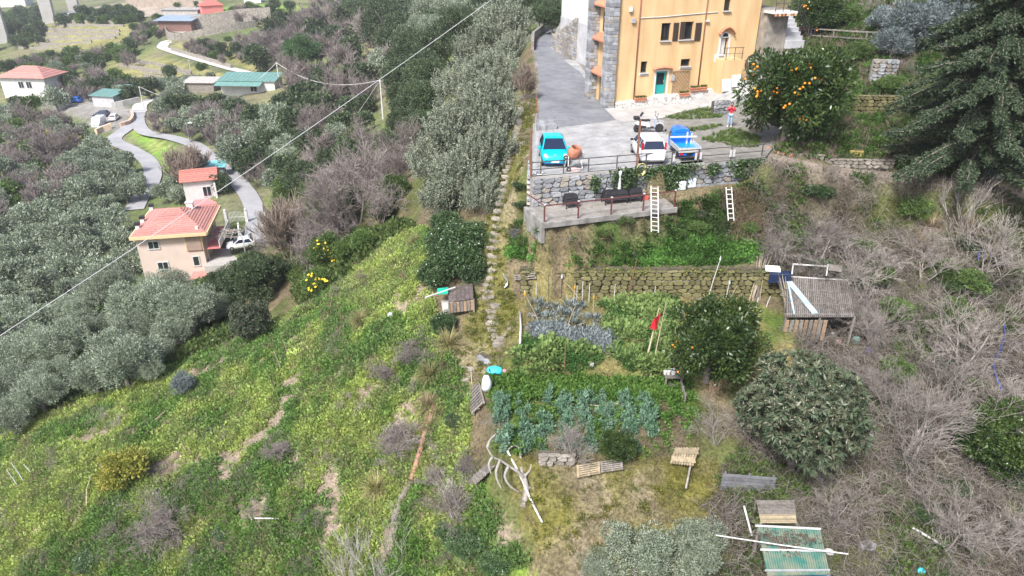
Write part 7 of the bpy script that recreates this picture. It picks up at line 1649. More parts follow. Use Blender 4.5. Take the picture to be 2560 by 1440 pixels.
# bank below the terrace
x, y, z, px, py, g = candidates((-2, 20), (34, 46), 75, 2)
m = in_poly(px, py, POLY['below']) & keep_out(x, y); x, y, z, px, py = x[m], y[m], z[m], px[m], py[m]
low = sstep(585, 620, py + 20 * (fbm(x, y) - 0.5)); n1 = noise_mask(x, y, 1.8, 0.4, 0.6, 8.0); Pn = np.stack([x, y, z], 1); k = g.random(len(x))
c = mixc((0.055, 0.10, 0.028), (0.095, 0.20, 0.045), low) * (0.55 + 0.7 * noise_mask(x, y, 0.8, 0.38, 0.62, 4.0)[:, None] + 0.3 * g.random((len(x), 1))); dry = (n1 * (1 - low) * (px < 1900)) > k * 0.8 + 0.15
w_ = ~dry & (k < 0.6); g_ = ~dry & (k >= 0.6)
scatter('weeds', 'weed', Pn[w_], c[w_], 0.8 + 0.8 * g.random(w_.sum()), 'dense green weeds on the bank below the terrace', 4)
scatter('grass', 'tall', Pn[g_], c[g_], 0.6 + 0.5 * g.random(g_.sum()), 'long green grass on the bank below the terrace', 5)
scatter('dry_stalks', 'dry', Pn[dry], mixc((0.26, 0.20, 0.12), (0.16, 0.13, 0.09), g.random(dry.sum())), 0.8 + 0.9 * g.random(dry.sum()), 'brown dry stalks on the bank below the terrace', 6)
# brambly slope
x, y, z, px, py, g = candidates((8, 40), (20, 50), 34, 3)
m = in_poly(px, py, POLY['bramble']) & keep_out(x, y); x, y, z, px, py = x[m], y[m], z[m], px[m], py[m]
n1 = noise_mask(x, y, 2.2, 0.50, 0.64, 15.0); k = g.random(len(x)); Pn = np.stack([x, y, z], 1)
can = (k < 0.17) & (n1 < 0.7); wd = (k > 0.50) & (n1 > 0.15); dr = ~can & ~wd & (k < 0.36)
scatter('brambles', 'cane', Pn[can], mixc((0.20, 0.175, 0.155), (0.36, 0.325, 0.29), g.random(can.sum())), 0.5 + 0.7 * g.random(can.sum()), 'tangled grey bramble canes on the overgrown slope', 7)
scatter('weeds', 'weed', Pn[wd], mixc((0.05, 0.095, 0.03), (0.11, 0.17, 0.045), n1[wd] * 0.7 + 0.3 * g.random(wd.sum())), 0.7 + 0.9 * g.random(wd.sum()), 'patches of green weeds on the brambly slope', 8)
scatter('dry_stalks', 'dry', Pn[dr], mixc((0.22, 0.195, 0.15), (0.08, 0.07, 0.05), g.random(dr.sum())), 0.6 + 0.9 * g.random(dr.sum()), 'dry stalks and litter on the brambly slope', 9)
# upper bank
x, y, z, px, py, g = candidates((14, 60), (44, 90), 16, 4)
m = in_poly(px, py, POLY['upper']) & keep_out(x, y); x, y, z, px, py = x[m], y[m], z[m], px[m], py[m]
n1 = noise_mask(x, y, 2.6, 0.40, 0.60); k = g.random(len(x)); Pn = np.stack([x, y, z], 1); wd = k < 0.55 * (0.35 + n1); dr = ~wd & (k > 0.7)
scatter('weeds', 'weed', Pn[wd], mixc((0.045, 0.09, 0.025), (0.085, 0.16, 0.03), g.random(wd.sum())), 0.9 + 1.0 * g.random(wd.sum()), 'green weeds on the upper bank', 10)
scatter('dry_stalks', 'dry', Pn[dr], mixc((0.24, 0.20, 0.15), (0.15, 0.12, 0.09), g.random(dr.sum())), 0.8 + 0.9 * g.random(dr.sum()), 'dry stalks on the upper bank', 11)
# mossy shelf, stair verge, garden weeds
x, y, z, px, py, g = candidates((-6, 16), (18, 62), 42, 5)
mm = in_poly(px, py, POLY['moss']); mg = in_poly(px, py, POLY['garden']) ; mst = in_poly(px, py, POLY['stair']) & ~mm & ~mg; k = g.random(len(x)); Pn = np.stack([x, y, z], 1)
n1 = noise_mask(x, y, 1.6, 0.42, 0.6, 3.0)
s1 = (mm & (k < 0.42)) | (mst & (k < 0.30) & keep_out(x, y))
scatter('dry_grass', 'dry', Pn[s1], mixc((0.24, 0.20, 0.135), (0.17, 0.16, 0.055), n1[s1]), 0.35 + 0.5 * g.random(s1.sum()), 'short dry grass and moss round the stairs and lower shelf', 12, 0.5)
s2 = (mm & (k > 0.93)) | (mst & (k > 0.86) & keep_out(x, y))
scatter('weeds', 'weed', Pn[s2], mixc((0.10, 0.14, 0.03), (0.17, 0.17, 0.03), g.random(s2.sum())), 0.5 + 0.5 * g.random(s2.sum()), 'small weeds round the stairs and lower shelf', 13)
# yard verge strips
x, y, z, px, py, g = candidates((8, 22), (42, 62), 30, 6)
vg = [[(1662,297),(1700,285),(1780,270),(1820,278),(1800,296),(1700,301)],[(1715,325),(1790,312),(1808,316),(1770,328),(1722,331)],[(1745,352),(1830,322),(1900,345),(1890,375),(1800,362)]]
m = np.zeros(len(x), bool)
for q in vg: m |= in_poly(px, py, q)
m &= g.random(len(x)) < 0.9; Pn = np.stack([x, y, z + 0.03], 1)[m]
scatter('grass', 'grass', Pn, mixc((0.07, 0.13, 0.03), (0.15, 0.20, 0.06), g.random(m.sum())), 0.45 + 0.4 * g.random(m.sum()), 'green grass strips along the gravel drive', 14)
# vegetable garden beds
x, y, z, px, py, g = candidates((-2, 14), (24, 40), 60, 8)
inb = in_poly(px, py, POLY['bed']); Pn = np.stack([x, y, z], 1); k = g.random(len(x))
beans = inb & (py > 995) & (px < 1640) & (np.abs(((px - 1235) / 52.0 + 0.15 * np.sin(py * 0.02)) % 1 - 0.5) < 0.34) & (k < 0.36) & (fbm(x * 1.5, y * 1.5) < 0.62)
scatter('bean_plants', 'bean', Pn[beans], mixc((0.11, 0.21, 0.12), (0.20, 0.31, 0.22), g.random(beans.sum())), 0.75 + 0.5 * g.random(beans.sum()), 'dense rows of blue-green broad bean plants in the lower bed', 15, 0.12)
wk = inb & ~beans & ((py < 1000) | (k < 0.12)) & (k < 0.75)
scatter('vegetables', 'weed', Pn[wk], mixc((0.07, 0.16, 0.03), (0.13, 0.22, 0.05), g.random(wk.sum())), 0.7 + 0.7 * g.random(wk.sum()), 'low green vegetables along the back of the lower bed', 16)
up = in_poly(px, py, POLY['garden'])
sil = up & in_poly(px, py, [(1330,820),(1390,815),(1440,840),(1530,840),(1535,885),(1440,870),(1380,850),(1335,850)])
scatter('cardoons', 'weed', Pn[sil], mixc((0.17, 0.21, 0.21), (0.26, 0.29, 0.30), g.random(sil.sum())), 0.9 + 0.7 * g.random(sil.sum()), 'band of silvery blue leaves across the upper bed', 17)
lush = up & ~sil & (in_poly(px, py, [(1310,850),(1550,880),(1600,930),(1290,935),(1290,880)]) | in_poly(px, py, [(1500,760),(1700,745),(1680,930),(1540,930),(1530,830)]) )
lush &= fbm(x * 1.3 + 5, y * 1.3) < 0.60
nl = noise_mask(x, y, 0.9, 0.4, 0.6, 61.0)
scatter('vegetables', 'weed', Pn[lush], mixc((0.06, 0.14, 0.035), (0.19, 0.27, 0.09), nl[lush]) * (0.8 + 0.4 * g.random((lush.sum(), 1))), 0.6 + 1.3 * g.random(lush.sum()) * (0.4 + nl[lush]), 'lush green vegetables in the upper bed', 18)
strw = up & ~sil & ~lush & (k < 0.4)
scatter('dry_grass', 'dry', Pn[strw], mixc((0.36, 0.31, 0.18), (0.26, 0.24, 0.09), g.random(strw.sum())), 0.3 + 0.4 * g.random(strw.sum()), 'straw mulch between the plants of the upper bed', 19, 0.7)
# under the near olives and the wood edge
x, y, z, px, py, g = candidates((-60, 0), (30, 75), 9, 9)
m = (in_poly(px, py, POLY['olive']) | in_poly(px, py, [(700,640),(860,600),(1000,560),(1060,560),(960,620),(860,700),(760,770)])); Pn = np.stack([x, y, z], 1)[m]
scatter('weeds', 'weed', Pn, mixc((0.06, 0.10, 0.03), (0.12, 0.16, 0.05), g.random(m.sum())), 1.2 + 1.3 * g.random(m.sum()), 'weeds under the olive trees', 20)
# ------------------------------------------------------------------ stone stairs down the ridge
def gp(px, py, dz=0.0): return hit(px, py) + np.array((0, 0, dz))
line = smooth_line([hit(*q) for q in ((1320, 236), (1314, 275), (1304, 320), (1293, 360), (1281, 400), (1270, 440), (1262, 480), (1253, 520), (1244, 560), (1238, 600), (1231, 650), (1226, 700), (1222, 740), (1232, 790), (1243, 840), (1250, 868))], 0.1)
stairs = thing('stone_stairs', 'long worn flight of stone steps running down the ridge beside the yard', 'stairs', line[0])
g = np.random.default_rng(41); acc = 0.0; last = line[0]; k = 0; step_me = rubble_meshes(mat('step_stone', (0.27, 0.245, 0.205), 0.9, 0.25, 3, bump=0.4, rand=0.25, bscale=14), 6, 9, 0.5)
tot = len(line)
for i in range(1, tot):
    acc += np.linalg.norm(line[i] - line[i - 1])
    if acc > 0.46:
        acc = 0; d = line[i] - line[i - 1]; t = i / tot; w_ = 1.6 - 0.75 * min(1, t * 1.7)
        for j in range(2 if w_ > 1.2 else 1):
            ww = w_ / (2 if w_ > 1.2 else 1); off = (j - 0.5) * ww if w_ > 1.2 else 0
            p = line[i] - line[0] + np.array((off + g.normal() * 0.04, 0, 0.02 + g.uniform(-0.03, 0.03)))
            inst('step', step_me[g.integers(6)], stairs, p, (R(90) + g.normal() * 0.04, g.normal() * 0.05, g.normal() * 0.1), (ww * 1.05 * g.uniform(0.85, 1.05), 0.36, 0.46))
for i in range(70):
    t = g.integers(0, tot); p = line[t] - line[0] + np.array((g.normal() * 0.9, g.normal() * 0.3, 0)); q = p + line[0]; p[2] = gz(q[0], q[1]) - line[0][2] + 0.02
    s_ = g.uniform(0.15, 0.34); inst('stone', step_me[g.integers(6)], stairs, p, (R(90), g.normal() * 0.2, g.random() * 6), (s_, 0.3, s_ * 0.7))
# loose slabs lower on the path
for q in ((1240, 770), (1255, 850), (1257, 862), (1180, 925), (1165, 950), (1160, 920), (1175, 985), (1150, 990), (1240, 800), (1228, 812), (1330, 790)):
    p = gp(*q, 0.05); s_ = g.uniform(0.45, 0.8); o = inst('stone_slab', step_me[g.integers(6)], None, p, (R(90), g.normal() * 0.15, g.normal() * 0.4), (s_, 0.4, s_ * 0.55)); tag(o, 'flat loose stone slab on the path below the stairs', 'stone', 'loose slabs along the path')

# ------------------------------------------------------------------ walls of the garden
gl3 = np.array((*GARD_BACK_L, GARD_Z)); gr3 = np.array((*GARD_BACK_R, GARD_Z)); gang = math.atan2(gr3[1] - gl3[1], gr3[0] - gl3[0]); glen = float(np.linalg.norm(gr3 - gl3)) - 1.2
mw = thing('garden_wall', 'long mossy dry stone wall behind the vegetable garden', 'wall', gl3, gang)
MB().box((glen / 2, 0.32, 0.8), (glen, 0.4, 2.0)).build('earth_core', M_EARTH, mw)
rubble(mw, glen, 1.72, 0.10, 12, ST_M, limit=298, cw=(0.30, 0.66), ch=(0.22, 0.38), jut=0.06)
for i in range(26):
    x = g.uniform(0.2, glen - 0.2); V, F = cards(np.stack([x + g.normal(size=60) * 0.35, 0.08 + g.normal(size=60) * 0.1, 1.75 + g.normal(size=60) * 0.10 - 0.2 * g.random(60)], 1), rdir(60, g) + np.array((0, -0.4, 0.2)), 0.14, 0.08, g, 0.1)
    link(bpy.data.objects.new('moss_tuft', raw_mesh('moss_tuft', V, F, LM['ygreen'] if i % 3 else LM['green'], g.random(60) * 0.5)), mw)['kind'] = 'stuff'
def dry_wall(label, a, b, h_, seed, meshes=ST_W, base=0.0, n=120, cw=(0.3, 0.6), core=M_EARTH, cat='wall'):
    a = np.array(a); b = np.array(b); L_ = float(np.hypot(*(b - a)[:2])); o = thing('dry_stone_wall', label, cat, (a[0], a[1], min(a[2], b[2]) + base), math.atan2(b[1] - a[1], b[0] - a[0]))
    MB().box((L_ / 2, 0.25, h_ / 2 - 0.15), (L_, 0.34, h_ + 0.2)).build('earth_core', core, o); rubble(o, L_, h_, 0.08, seed, meshes, cw=cw, limit=n, jut=0.05)
    return o
dry_wall('dark dry stone wall behind the big orange tree', gp(2130, 288), gp(2262, 284), 1.4, 21, ST_M)
dry_wall('pale pointed stone wall stub on the upper bank', gp(2172, 212), gp(2236, 208), 1.9, 22, ST_W + ST_G, core=M_MORTAR)
dry_wall('low dry stone wall along the dirt path under the conifer, left part', gp(1945, 384), gp(2060, 402), 0.35, 23, ST_W)
dry_wall('low dry stone wall along the dirt path under the conifer, right part', gp(2060, 402), gp(2232, 424), 0.6, 24, ST_W)
dry_wall('low stone edge between the upper and lower vegetable beds', gp(1195, 905), gp(1300, 900), 0.5, 25, ST_G)
dry_wall('short stone wall under the bean bed', gp(1345, 1165), gp(1440, 1165), 0.6, 26, ST_W)
dry_wall('broken stone pier at the corner of the yard drive', gp(1876, 330), gp(1905, 330), 1.4, 27, ST_W)
dry_wall('dark stone pier beside the person in the red jacket', gp(1783, 290), gp(1822, 286), 1.1, 28, ST_G)
# grey stone rockery on the far side
for q in ((2050, 560), (2380, 960), (2460, 1010), (2420, 1050), (2500, 1040), (2350, 940), (2440, 960)):
    p = gp(*q, 0.03); s_ = g.uniform(0.3, 0.5); tag(inst('rock', step_me[g.integers(6)], None, p, (R(90), g.normal() * 0.2, g.random() * 6), (s_, 0.5, s_ * 0.7)), 'pale loose rock lying on the brambly slope', 'rock', 'loose rocks on the brambly slope')

# ------------------------------------------------------------------ stakes, canes and bottles of the garden
def stake(px, py, pyt, lean, m, r_, label, group='garden stakes'):
    p = gp(px, py); hgt = (py - pyt) * depth(p) / FPX / cos_el(px, py); dx = lean * depth(p) / FPX
    o = MB().tube([(0, 0, -0.2), (dx * 0.5, 0.02, hgt * 0.5), (dx, 0, hgt)], [r_, r_ * 0.95, r_ * 0.8], 6).build('garden_stake', m, None, loc=p); tag(o, label, 'stake', group); return p + np.array((dx, 0, hgt))
SK = [(1340,755,711,0,0),(1372,765,690,-3,1),(1403,745,694,0,1),(1441,762,716,0,0),(1455,757,705,0,0),(1472,757,710,0,0),(1432,770,720,3,2),(1482,790,745,0,2),(1512,757,735,0,1),(1535,757,712,0,0),(1565,765,652,17,3),(1600,758,742,0,1),(1636,744,706,0,0),(1665,756,735,0,1),(1687,752,732,0,1),(1738,740,704,0,0),(1768,750,650,18,0),(1815,745,708,3,0),(1855,742,690,0,1),(1827,746,716,10,2),(1890,770,745,2,0),(1915,768,742,6,0),(1414,827,765,22,2),(1356,822,740,-44,2),(1456,752,703,-50,2),(1411,935,850,0,3),(1250,930,885,0,1),(1180,960,925,-2,0),(1315,770,735,-4,2),(1480,700,662,0,1),(1583,660,620,2,1)]
MK = [M_WHT, M_DIRON, M_BAMBOO, M_RUST]
POS = ['at the left end of the garden', 'before the left half of the mossy wall', 'before the right half of the mossy wall', 'at the right end of the garden']
tops = []
for i, (px, py, pyt, lean, mk) in enumerate(SK):
    col = ['white', 'thin dark', 'cane', 'rusty'][mk]; q = POS[0] if px < 1380 else POS[1] if px < 1560 else POS[2] if px < 1780 else POS[3]
    if py > 790: q = 'standing in the vegetable beds'
    tops.append(stake(px, py, pyt, lean, MK[mk], 0.024 if mk != 3 else 0.03, f"{'tall' if py - pyt > 60 else 'short'} {col} stake {q}"))
def bottle(p, m, label, s=1.0):
    o = thing('bottle', label, 'bottle', np.array(p) - np.array((0, 0, 0.12)), 0, 'plastic bottles on the garden stakes')
    MB().lathe([(0.03 * s, 0), (0.055 * s, 0.02), (0.055 * s, 0.17), (0.02 * s, 0.24), (0.02 * s, 0.28)], n=8).build('body', m, o, smooth=True); MB().lathe([(0.024 * s, 0.28), (0.024 * s, 0.31)], n=8).build('cap', M_WHT2, o)
M_CLR = mat('clear_plastic', (0.55, 0.62, 0.68), 0.2, 0.1, 6); M_ORB = mat('amber_plastic', (0.55, 0.28, 0.04), 0.4, 0.1, 6)
for i, m_, lab in ((2, M_CLR, 'clear bottle on the thin dark stake before the mossy wall'), (16, M_CLR, 'clear bottle on the tallest white stake at the right'), (18, M_CLR, 'clear bottle on the dark stake before the bamboo bundle'), (17, M_CLR, 'clear bottle on the white stake near the bamboo bundle'), (6, M_ORB, 'amber bottle on the cane before the mossy wall'), (7, M_ORB, 'amber bottle on the short cane in the artichokes'), (28, M_ORB, 'amber bottle on the cane at the garden corner'), (23, M_ORB, 'amber bottle on the long leaning cane at the left')): bottle(tops[i], m_, lab)
wr = MB(); pts_ = [tops[i] for i in (12, 15)]; wr.tube([pts_[0] - [0, 0, 0.03], (pts_[0] + pts_[1]) / 2, pts_[1] - [0, 0, 0.03]], 0.02, 5); tag(wr.build('cane_rail', M_WHT), 'thin white rail tied between two stakes before the mossy wall', 'rail')
# red flag on two bamboo poles
fl = thing('flag', 'red cloth flag tied to two leaning bamboo poles in the garden', 'flag', gp(1605, 945))
a0 = gp(1605, 945); a1 = pt(1648, 768, depth(a0) + 0.6); b0 = gp(1621, 968); b1 = pt(1666, 752, depth(b0) + 0.9)
MB().tube([a0 - a0, (a0 + a1) / 2 - a0, a1 - a0], [0.055, 0.045, 0.02], 8).build('pole', M_BAMBOO, fl); MB().tube([b0 - a0, (b0 + b1) / 2 - a0, b1 - a0], [0.035, 0.03, 0.012], 8).build('pole', M_BAMBOO, fl)
fa = pt(1652, 783, depth(a0) + 0.3) - a0; fb = pt(1642, 824, depth(a0) + 0.2) - a0; fc = pt(1624, 822, depth(a0) - 0.1) - a0; fd = pt(1636, 795, depth(a0) - 0.1) - a0
V = []; F = []; nn = 8
for i in range(nn + 1):
    for j in range(nn + 1):
        s, t = i / nn, j / nn; p = (1 - s) * ((1 - t) * fa + t * fb) + s * ((1 - t) * fd + t * fc); V.append(p + np.array((0, 0.05 * math.sin(6 * s + 3 * t), 0)))
for i in range(nn):
    for j in range(nn): k = i * (nn + 1) + j; F.append((k, k + 1, k + nn + 2, k + nn + 1))
link(bpy.data.objects.new('cloth', raw_mesh('cloth', V, F, M_REDF, smooth=True)), fl)
# bamboo bundles
def bundle(label, px0, py0, px1, py1, n, spread, seed, dd=0.6):
    a = gp(px0, py0); b = pt(px1, py1, depth(a) + dd); o = thing('cane_bundle', label, 'cane bundle', a, 0, 'bundles of dry canes beside the shed'); g = np.random.default_rng(seed)
    for k in range(n):
        off = np.array((g.normal() * spread, g.normal() * spread * 0.5, 0)); L_ = g.uniform(0.82, 1.08); d = (b - a) * L_ + np.array((g.normal() * spread * 0.9, g.normal() * 0.06, 0)); MB().tube([off * 1.2, off * 0.55 + d * 0.55, off * 1.2 + d], [0.02, 0.018, 0.008], 5).build('cane', M_WOOD if k % 3 else M_BAMBOO, o)
    c = (b - a) * 0.52; MB().tube([c + np.array((spread * 2.0 * math.cos(t), spread * 1.4 * math.sin(t), 0.02 * math.sin(t))) for t in np.linspace(0, 2 * PI, 14)], 0.02, 5).build('tie', M_BAMBOO, o)
bundle('upright bundle of dry canes left of the shed', 1884, 752, 1912, 632, 18, 0.13, 51, -0.1)
bundle('bundle of dry canes leaning across the left side of the shed', 1972, 790, 1952, 690, 16, 0.11, 52, 0.4)

# ------------------------------------------------------------------ shed with the slatted roof
RA, RB, RC, RD = [at_z(a, b, -18.9) for a, b in ((1966, 692), (2122, 702), (2140, 778), (1968, 778))]
RC[2] -= 0.35; RD[2] -= 0.35
shd = thing('garden_shed', 'ramshackle shed with a ribbed grey roof under the bare branches', 'shed', (RA[0], RD[1], gz(RA[0] + 1.5, RD[1]))); so_ = np.array(shd.location)
quad = lambda s, t: (RA * (1 - s) + RB * s) * (1 - t) + (RD * (1 - s) + RC * s) * t - so_
MB().hexa([quad(0, 0) - [0, 0, .05], quad(1, 0) - [0, 0, .05], quad(1, 1) - [0, 0, .05], quad(0, 1) - [0, 0, .05], quad(0, 0), quad(1, 0), quad(1, 1), quad(0, 1)]).build('roof', M_DIRON, shd)
for k in range(34): s = (k + 0.5) / 34; MB().beam(quad(s, -0.01) + [0, 0, 0.03], quad(s, 1.01) + [0, 0, 0.03], 0.055, 0.05).build('roof_rib', M_WOOD, shd)
for t, m_ in ((0.02, M_WHT2), (0.36, M_WOOD), (0.70, M_WOOD), (0.97, M_WOOD)): MB().beam(quad(-0.03, t) + [0, 0, 0.08], quad(0.98, t) + [0, 0, 0.08], 0.06).build('batten', m_, shd)
for s in (0.0, 0.5, 1.0):
    for t in (0.02, 0.98): q = quad(s, t); MB().beam((q[0], q[1], -0.4), (q[0], q[1], q[2]), 0.1).build('post', M_WOOD, shd)
for k in range(9): q0 = quad(0.03 + 0.07 * k, 1.0); MB().box((q0[0], q0[1] - 0.02, q0[2] - 0.85), (0.2, 0.04, 1.3)).build('plank', M_WOOD if k % 2 else M_WOOD_B, shd)
q = [quad(0.04, 0.18), quad(0.42, 0.97)]; MB().beam(q[0] + [0, 0, 0.13], q[1] + [0, 0, 0.13], 0.36, 0.04).build('blue_plank', mat('blue_grey_board', (0.36, 0.46, 0.52), 0.7, 0.2, 2), shd)
q = [quad(0.02, 0.2), quad(0.11, 0.98)]; MB().beam(q[0] + [0, 0, 0.14], q[1] + [0, 0, 0.14], 0.10, 0.06).build('blue_plank', MATS['blue_grey_board'], shd)
fz = lambda px, py, z: at_z(px, py, z) - so_
fm = MB(); A_, B_, C_, D_ = fz(1983, 660, -18.2), fz(2102, 668, -18.2), fz(2098, 690, -18.2), fz(1980, 684, -18.2)
fm.beam(A_, B_, 0.07).beam(A_, D_, 0.07).beam(fz(2070, 662, -18.2), fz(2066, 688, -18.2), 0.07).build('frame', M_WHT, shd)
MB().hexa([fz(2072, 660, -18.2), fz(2106, 664, -18.2), fz(2104, 680, -18.25), fz(2072, 676, -18.25), fz(2072, 660, -18.15), fz(2106, 664, -18.15), fz(2104, 680, -18.2), fz(2072, 676, -18.2)]).build('side_panel', M_WOOD, shd)
wp = at_z(1932, 672, -18.3); o = MB().box((0, 0, 0.0), (0.86, 0.5, 0.08)).build('fridge_door', mat('dirty_white', (0.62, 0.62, 0.58), 0.5, 0.35, 4), None, bevel=0.02, loc=wp, rz=R(-8)); o.rotation_euler = (R(20), 0, R(-8)); tag(o, 'dirty white panel lying flat behind the upright cane bundle', 'panel')
o = MB().loft([[(x * s, y * s, z) for x, y in ((-0.7, -0.25), (0.6, -0.3), (0.75, 0.2), (-0.5, 0.3))] for z, s in ((-0.6, 1), (-0.05, 0.95), (0.0, 0.8))]).build('tarpaulin', mat('navy_sheet', (0.01, 0.02, 0.06), 0.6, 0.2, 4), None, loc=at_z(1950, 680, -18.4)); tag(o, 'dark navy sheet under the white panel beside the shed', 'tarpaulin')
DEB = [(2176, 838, 0.52, 0.4, 0.4, M_WHT2, 'crate', 'white plastic box right of the shed, largest of the rubbish'), (2138, 858, 0.34, 0.22, 0.42, mat('dull_green_can', (0.18, 0.30, 0.28), 0.5, 0.1, 4), 'jerrycan', 'dull green jerrycan near the white box'), (2190, 792, 0.5, 0.4, 0.1, M_WBAG, 'plastic_sheet', 'crumpled white sheet at the right end of the shed'), (2056, 800, 0.4, 0.3, 0.4, M_WBAG, 'sack', 'white sack hanging at the front of the shed'), (2090, 795, 0.3, 0.25, 0.5, M_CLR, 'sack', 'clear plastic sack at the front of the shed'), (1990, 812, 0.34, 0.3, 0.25, mat('pale_green_bag', (0.45, 0.62, 0.48), 0.6, 0.1, 4), 'sack', 'pale green bag at the left front of the shed'), (2010, 828, 0.25, 0.2, 0.15, M_WBAG, 'sack', 'small white bag below the shed'), (2080, 842, 0.34, 0.2, 0.2, M_WBAG, 'sack', 'white bag between the shed and the loquat tree'), (2096, 858, 0.3, 0.2, 0.16, mat('pink_bag', (0.62, 0.35, 0.35), 0.6, 0.1, 4), 'sack', 'pinkish bag above the loquat tree'), (2170, 882, 0.4, 0.3, 0.25, mat('violet_bag', (0.12, 0.10, 0.38), 0.5, 0.1, 4), 'sack', 'violet bag below the white plastic box'), (2131, 765, 0.12, 0.12, 0.4, mat('orange_plastic', (0.62, 0.16, 0.03), 0.5, 0.1, 4), 'canister', 'orange canister in the shed opening'), (2142, 780, 0.18, 0.12, 0.3, M_REDF, 'canister', 'red canister in the shed opening'), (2165, 1090, 0.55, 0.4, 0.06, M_WBAG, 'sheet', 'white rim of a basin beside the loquat tree'), (2150, 1360, 0.0, 0, 0, None, '', ''), (1480, 920, 0.22, 0.2, 0.2, M_PALE, 'pot', 'pale pot at the front of the upper bed')]
for px, py, w_, d_, h_, m_, nm, lab in DEB:
    if not nm: continue
    p = gp(px, py); s_ = 1.0; o = MB().loft([[(x * w_ / 2 * k, y * d_ / 2 * k, z * h_) for x, y in ((-1, -0.9), (0.1, -1.1), (1, -0.9), (1.05, 0.9), (0, 1.05), (-1, 0.95))] for z, k in ((-0.1, 0.9), (0.5, 1.05), (0.9, 0.9), (1.0, 0.5))]).build(nm, m_, None, loc=p, rz=R(random.uniform(-20, 20))); tag(o, lab, nm.replace('_', ' '), 'rubbish round the shed' if px > 1900 else None)
# ------------------------------------------------------------------ pallets, fences, table
def pallet(label, corners, m, n=7, th=0.12, dz=0.05, group='wooden pallets', z=None, cross=3):
    C = [gp(*c, dz) if z is None else at_z(*c, z) for c in corners]
    C = [c if len(c) == 3 else c for c in C]; o = thing('pallet', label, 'pallet', C[0], 0, group); C = [c - C[0] for c in C]; q = lambda s, t: (C[0] * (1 - s) + C[1] * s) * (1 - t) + (C[3] * (1 - s) + C[2] * s) * t
    nrm = unit(np.cross(C[1] - C[0], C[3] - C[0])); nrm = nrm if nrm[2] > 0 else -nrm
    for k in range(n): t = (k + 0.5) / n; MB().beam(q(0, t) + nrm * th, q(1, t) + nrm * th, np.linalg.norm(C[3] - C[0]) / n * 0.58, 0.025, nrm).build('slat', m, o)
    for k in range(cross): s = k / (cross - 1); s = 0.04 + 0.92 * s; MB().beam(q(s, 0) + nrm * th * 0.45, q(s, 1) + nrm * th * 0.45, 0.09, 0.09, nrm).build('bearer', m, o)
pallet('pale wooden pallet leaning left of the mossy clearing, left half of the pair', [(1440, 1180), (1497, 1168), (1499, 1196), (1442, 1208)], M_PALLET, 6, dz=0.25)
pallet('grey wooden pallet leaning left of the mossy clearing, right half of the pair', [(1499, 1168), (1552, 1158), (1556, 1186), (1501, 1194)], M_WOOD, 6, dz=0.25)
pallet('yellowish pallet propped open at the right of the mossy clearing', [(1684, 1143), (1742, 1145), (1728, 1186), (1670, 1184)], M_PALLET, 2, dz=0.45, cross=9)
pallet('grey pallet fallen below the pale dead tree', [(1186, 1226), (1172, 1212), (1222, 1172), (1240, 1190)], M_WOOD, 7, dz=0.15)
pallet('grey pallet standing beside the white bag', [(1170, 1000), (1200, 968), (1214, 1020), (1186, 1050)], M_WOOD, 8, dz=0.25)
pallet('grey board panel at the left end of the mossy wall', [(1286, 714), (1340, 708), (1342, 724), (1288, 730)], M_WOOD, 3, dz=0.3)
def fence(label, a, b, n, h_, m, horiz=False, group='board fences of the garden'):
    a = np.array(a); b = np.array(b); o = thing('board_fence', label, 'fence', a, 0, group); d = b - a; L_ = np.linalg.norm(d[:2])
    if horiz:
        for k in range(n): z = h_ * (k + 0.5) / n; MB().beam(np.array((0, 0, z)), d + np.array((0, 0, z)), 0.03, h_ / n * 0.82).build('board', m, o)
        for t in (0.05, 0.5, 0.95): MB().beam(d * t + np.array((0, 0.05, -0.2)), d * t + np.array((0, 0.05, h_ + 0.05)), 0.08).build('post', m, o)
    else:
        for k in range(n): q = d * ((k + 0.5) / n); MB().box(q + np.array((0, 0, h_ / 2)), (L_ / n * 0.74, 0.03, h_ * random.uniform(0.85, 1.1))).build('board', m, o)
        MB().beam(np.array((0, 0.04, h_ * 0.7)), d + np.array((0, 0.04, h_ * 0.7)), 0.04, 0.08).build('rail', m, o)
fence('dark horizontal board fence beside the olive saplings', gp(1800, 1225), gp(1932, 1238), 5, 0.95, mat('slate_board', (0.14, 0.145, 0.155), 0.85, 0.2, 3, rand=0.15), True)
fence('brown upright board fence under the lower orange tree', gp(1770, 985), gp(1832, 970), 9, 0.75, M_WOOD_B)
fence('pale slatted board fence at the right end of the lower bed', gp(1712, 1012), gp(1700, 975), 5, 0.55, M_WOOD, True)
# work table
tb = thing('work_table', 'rough wooden table with wire and crates beside the lower orange tree', 'table', gp(1680, 965)); 
for x in (-0.4, 0.4):
    for y in (-0.25, 0.25): MB().box((x, y, 0.3), (0.07, 0.07, 0.75)).build('leg', M_WOOD, tb)
for k in range(4): MB().box((0, -0.27 + k * 0.18, 0.69), (0.95, 0.14, 0.04)).build('plank', M_WOOD, tb)
for k in range(4): MB().tube([(0.25 * math.cos(t) + 0.02 * k, -0.1 + 0.2 * math.sin(t), 0.2 + 0.03 * k) for t in np.linspace(0, 2 * PI, 16)], 0.015, 5).build('wire_loop', M_DIRON, tb)
tl = np.array(tb.location)
o = MB().box((0, 0, 0.12), (0.4, 0.3, 0.24)).build('crate', M_WHT2, None, bevel=0.02, loc=tl + np.array((0.08, 0.05, 0.715)), rz=0.2); tag(o, 'white box standing on the rough wooden table', 'box')
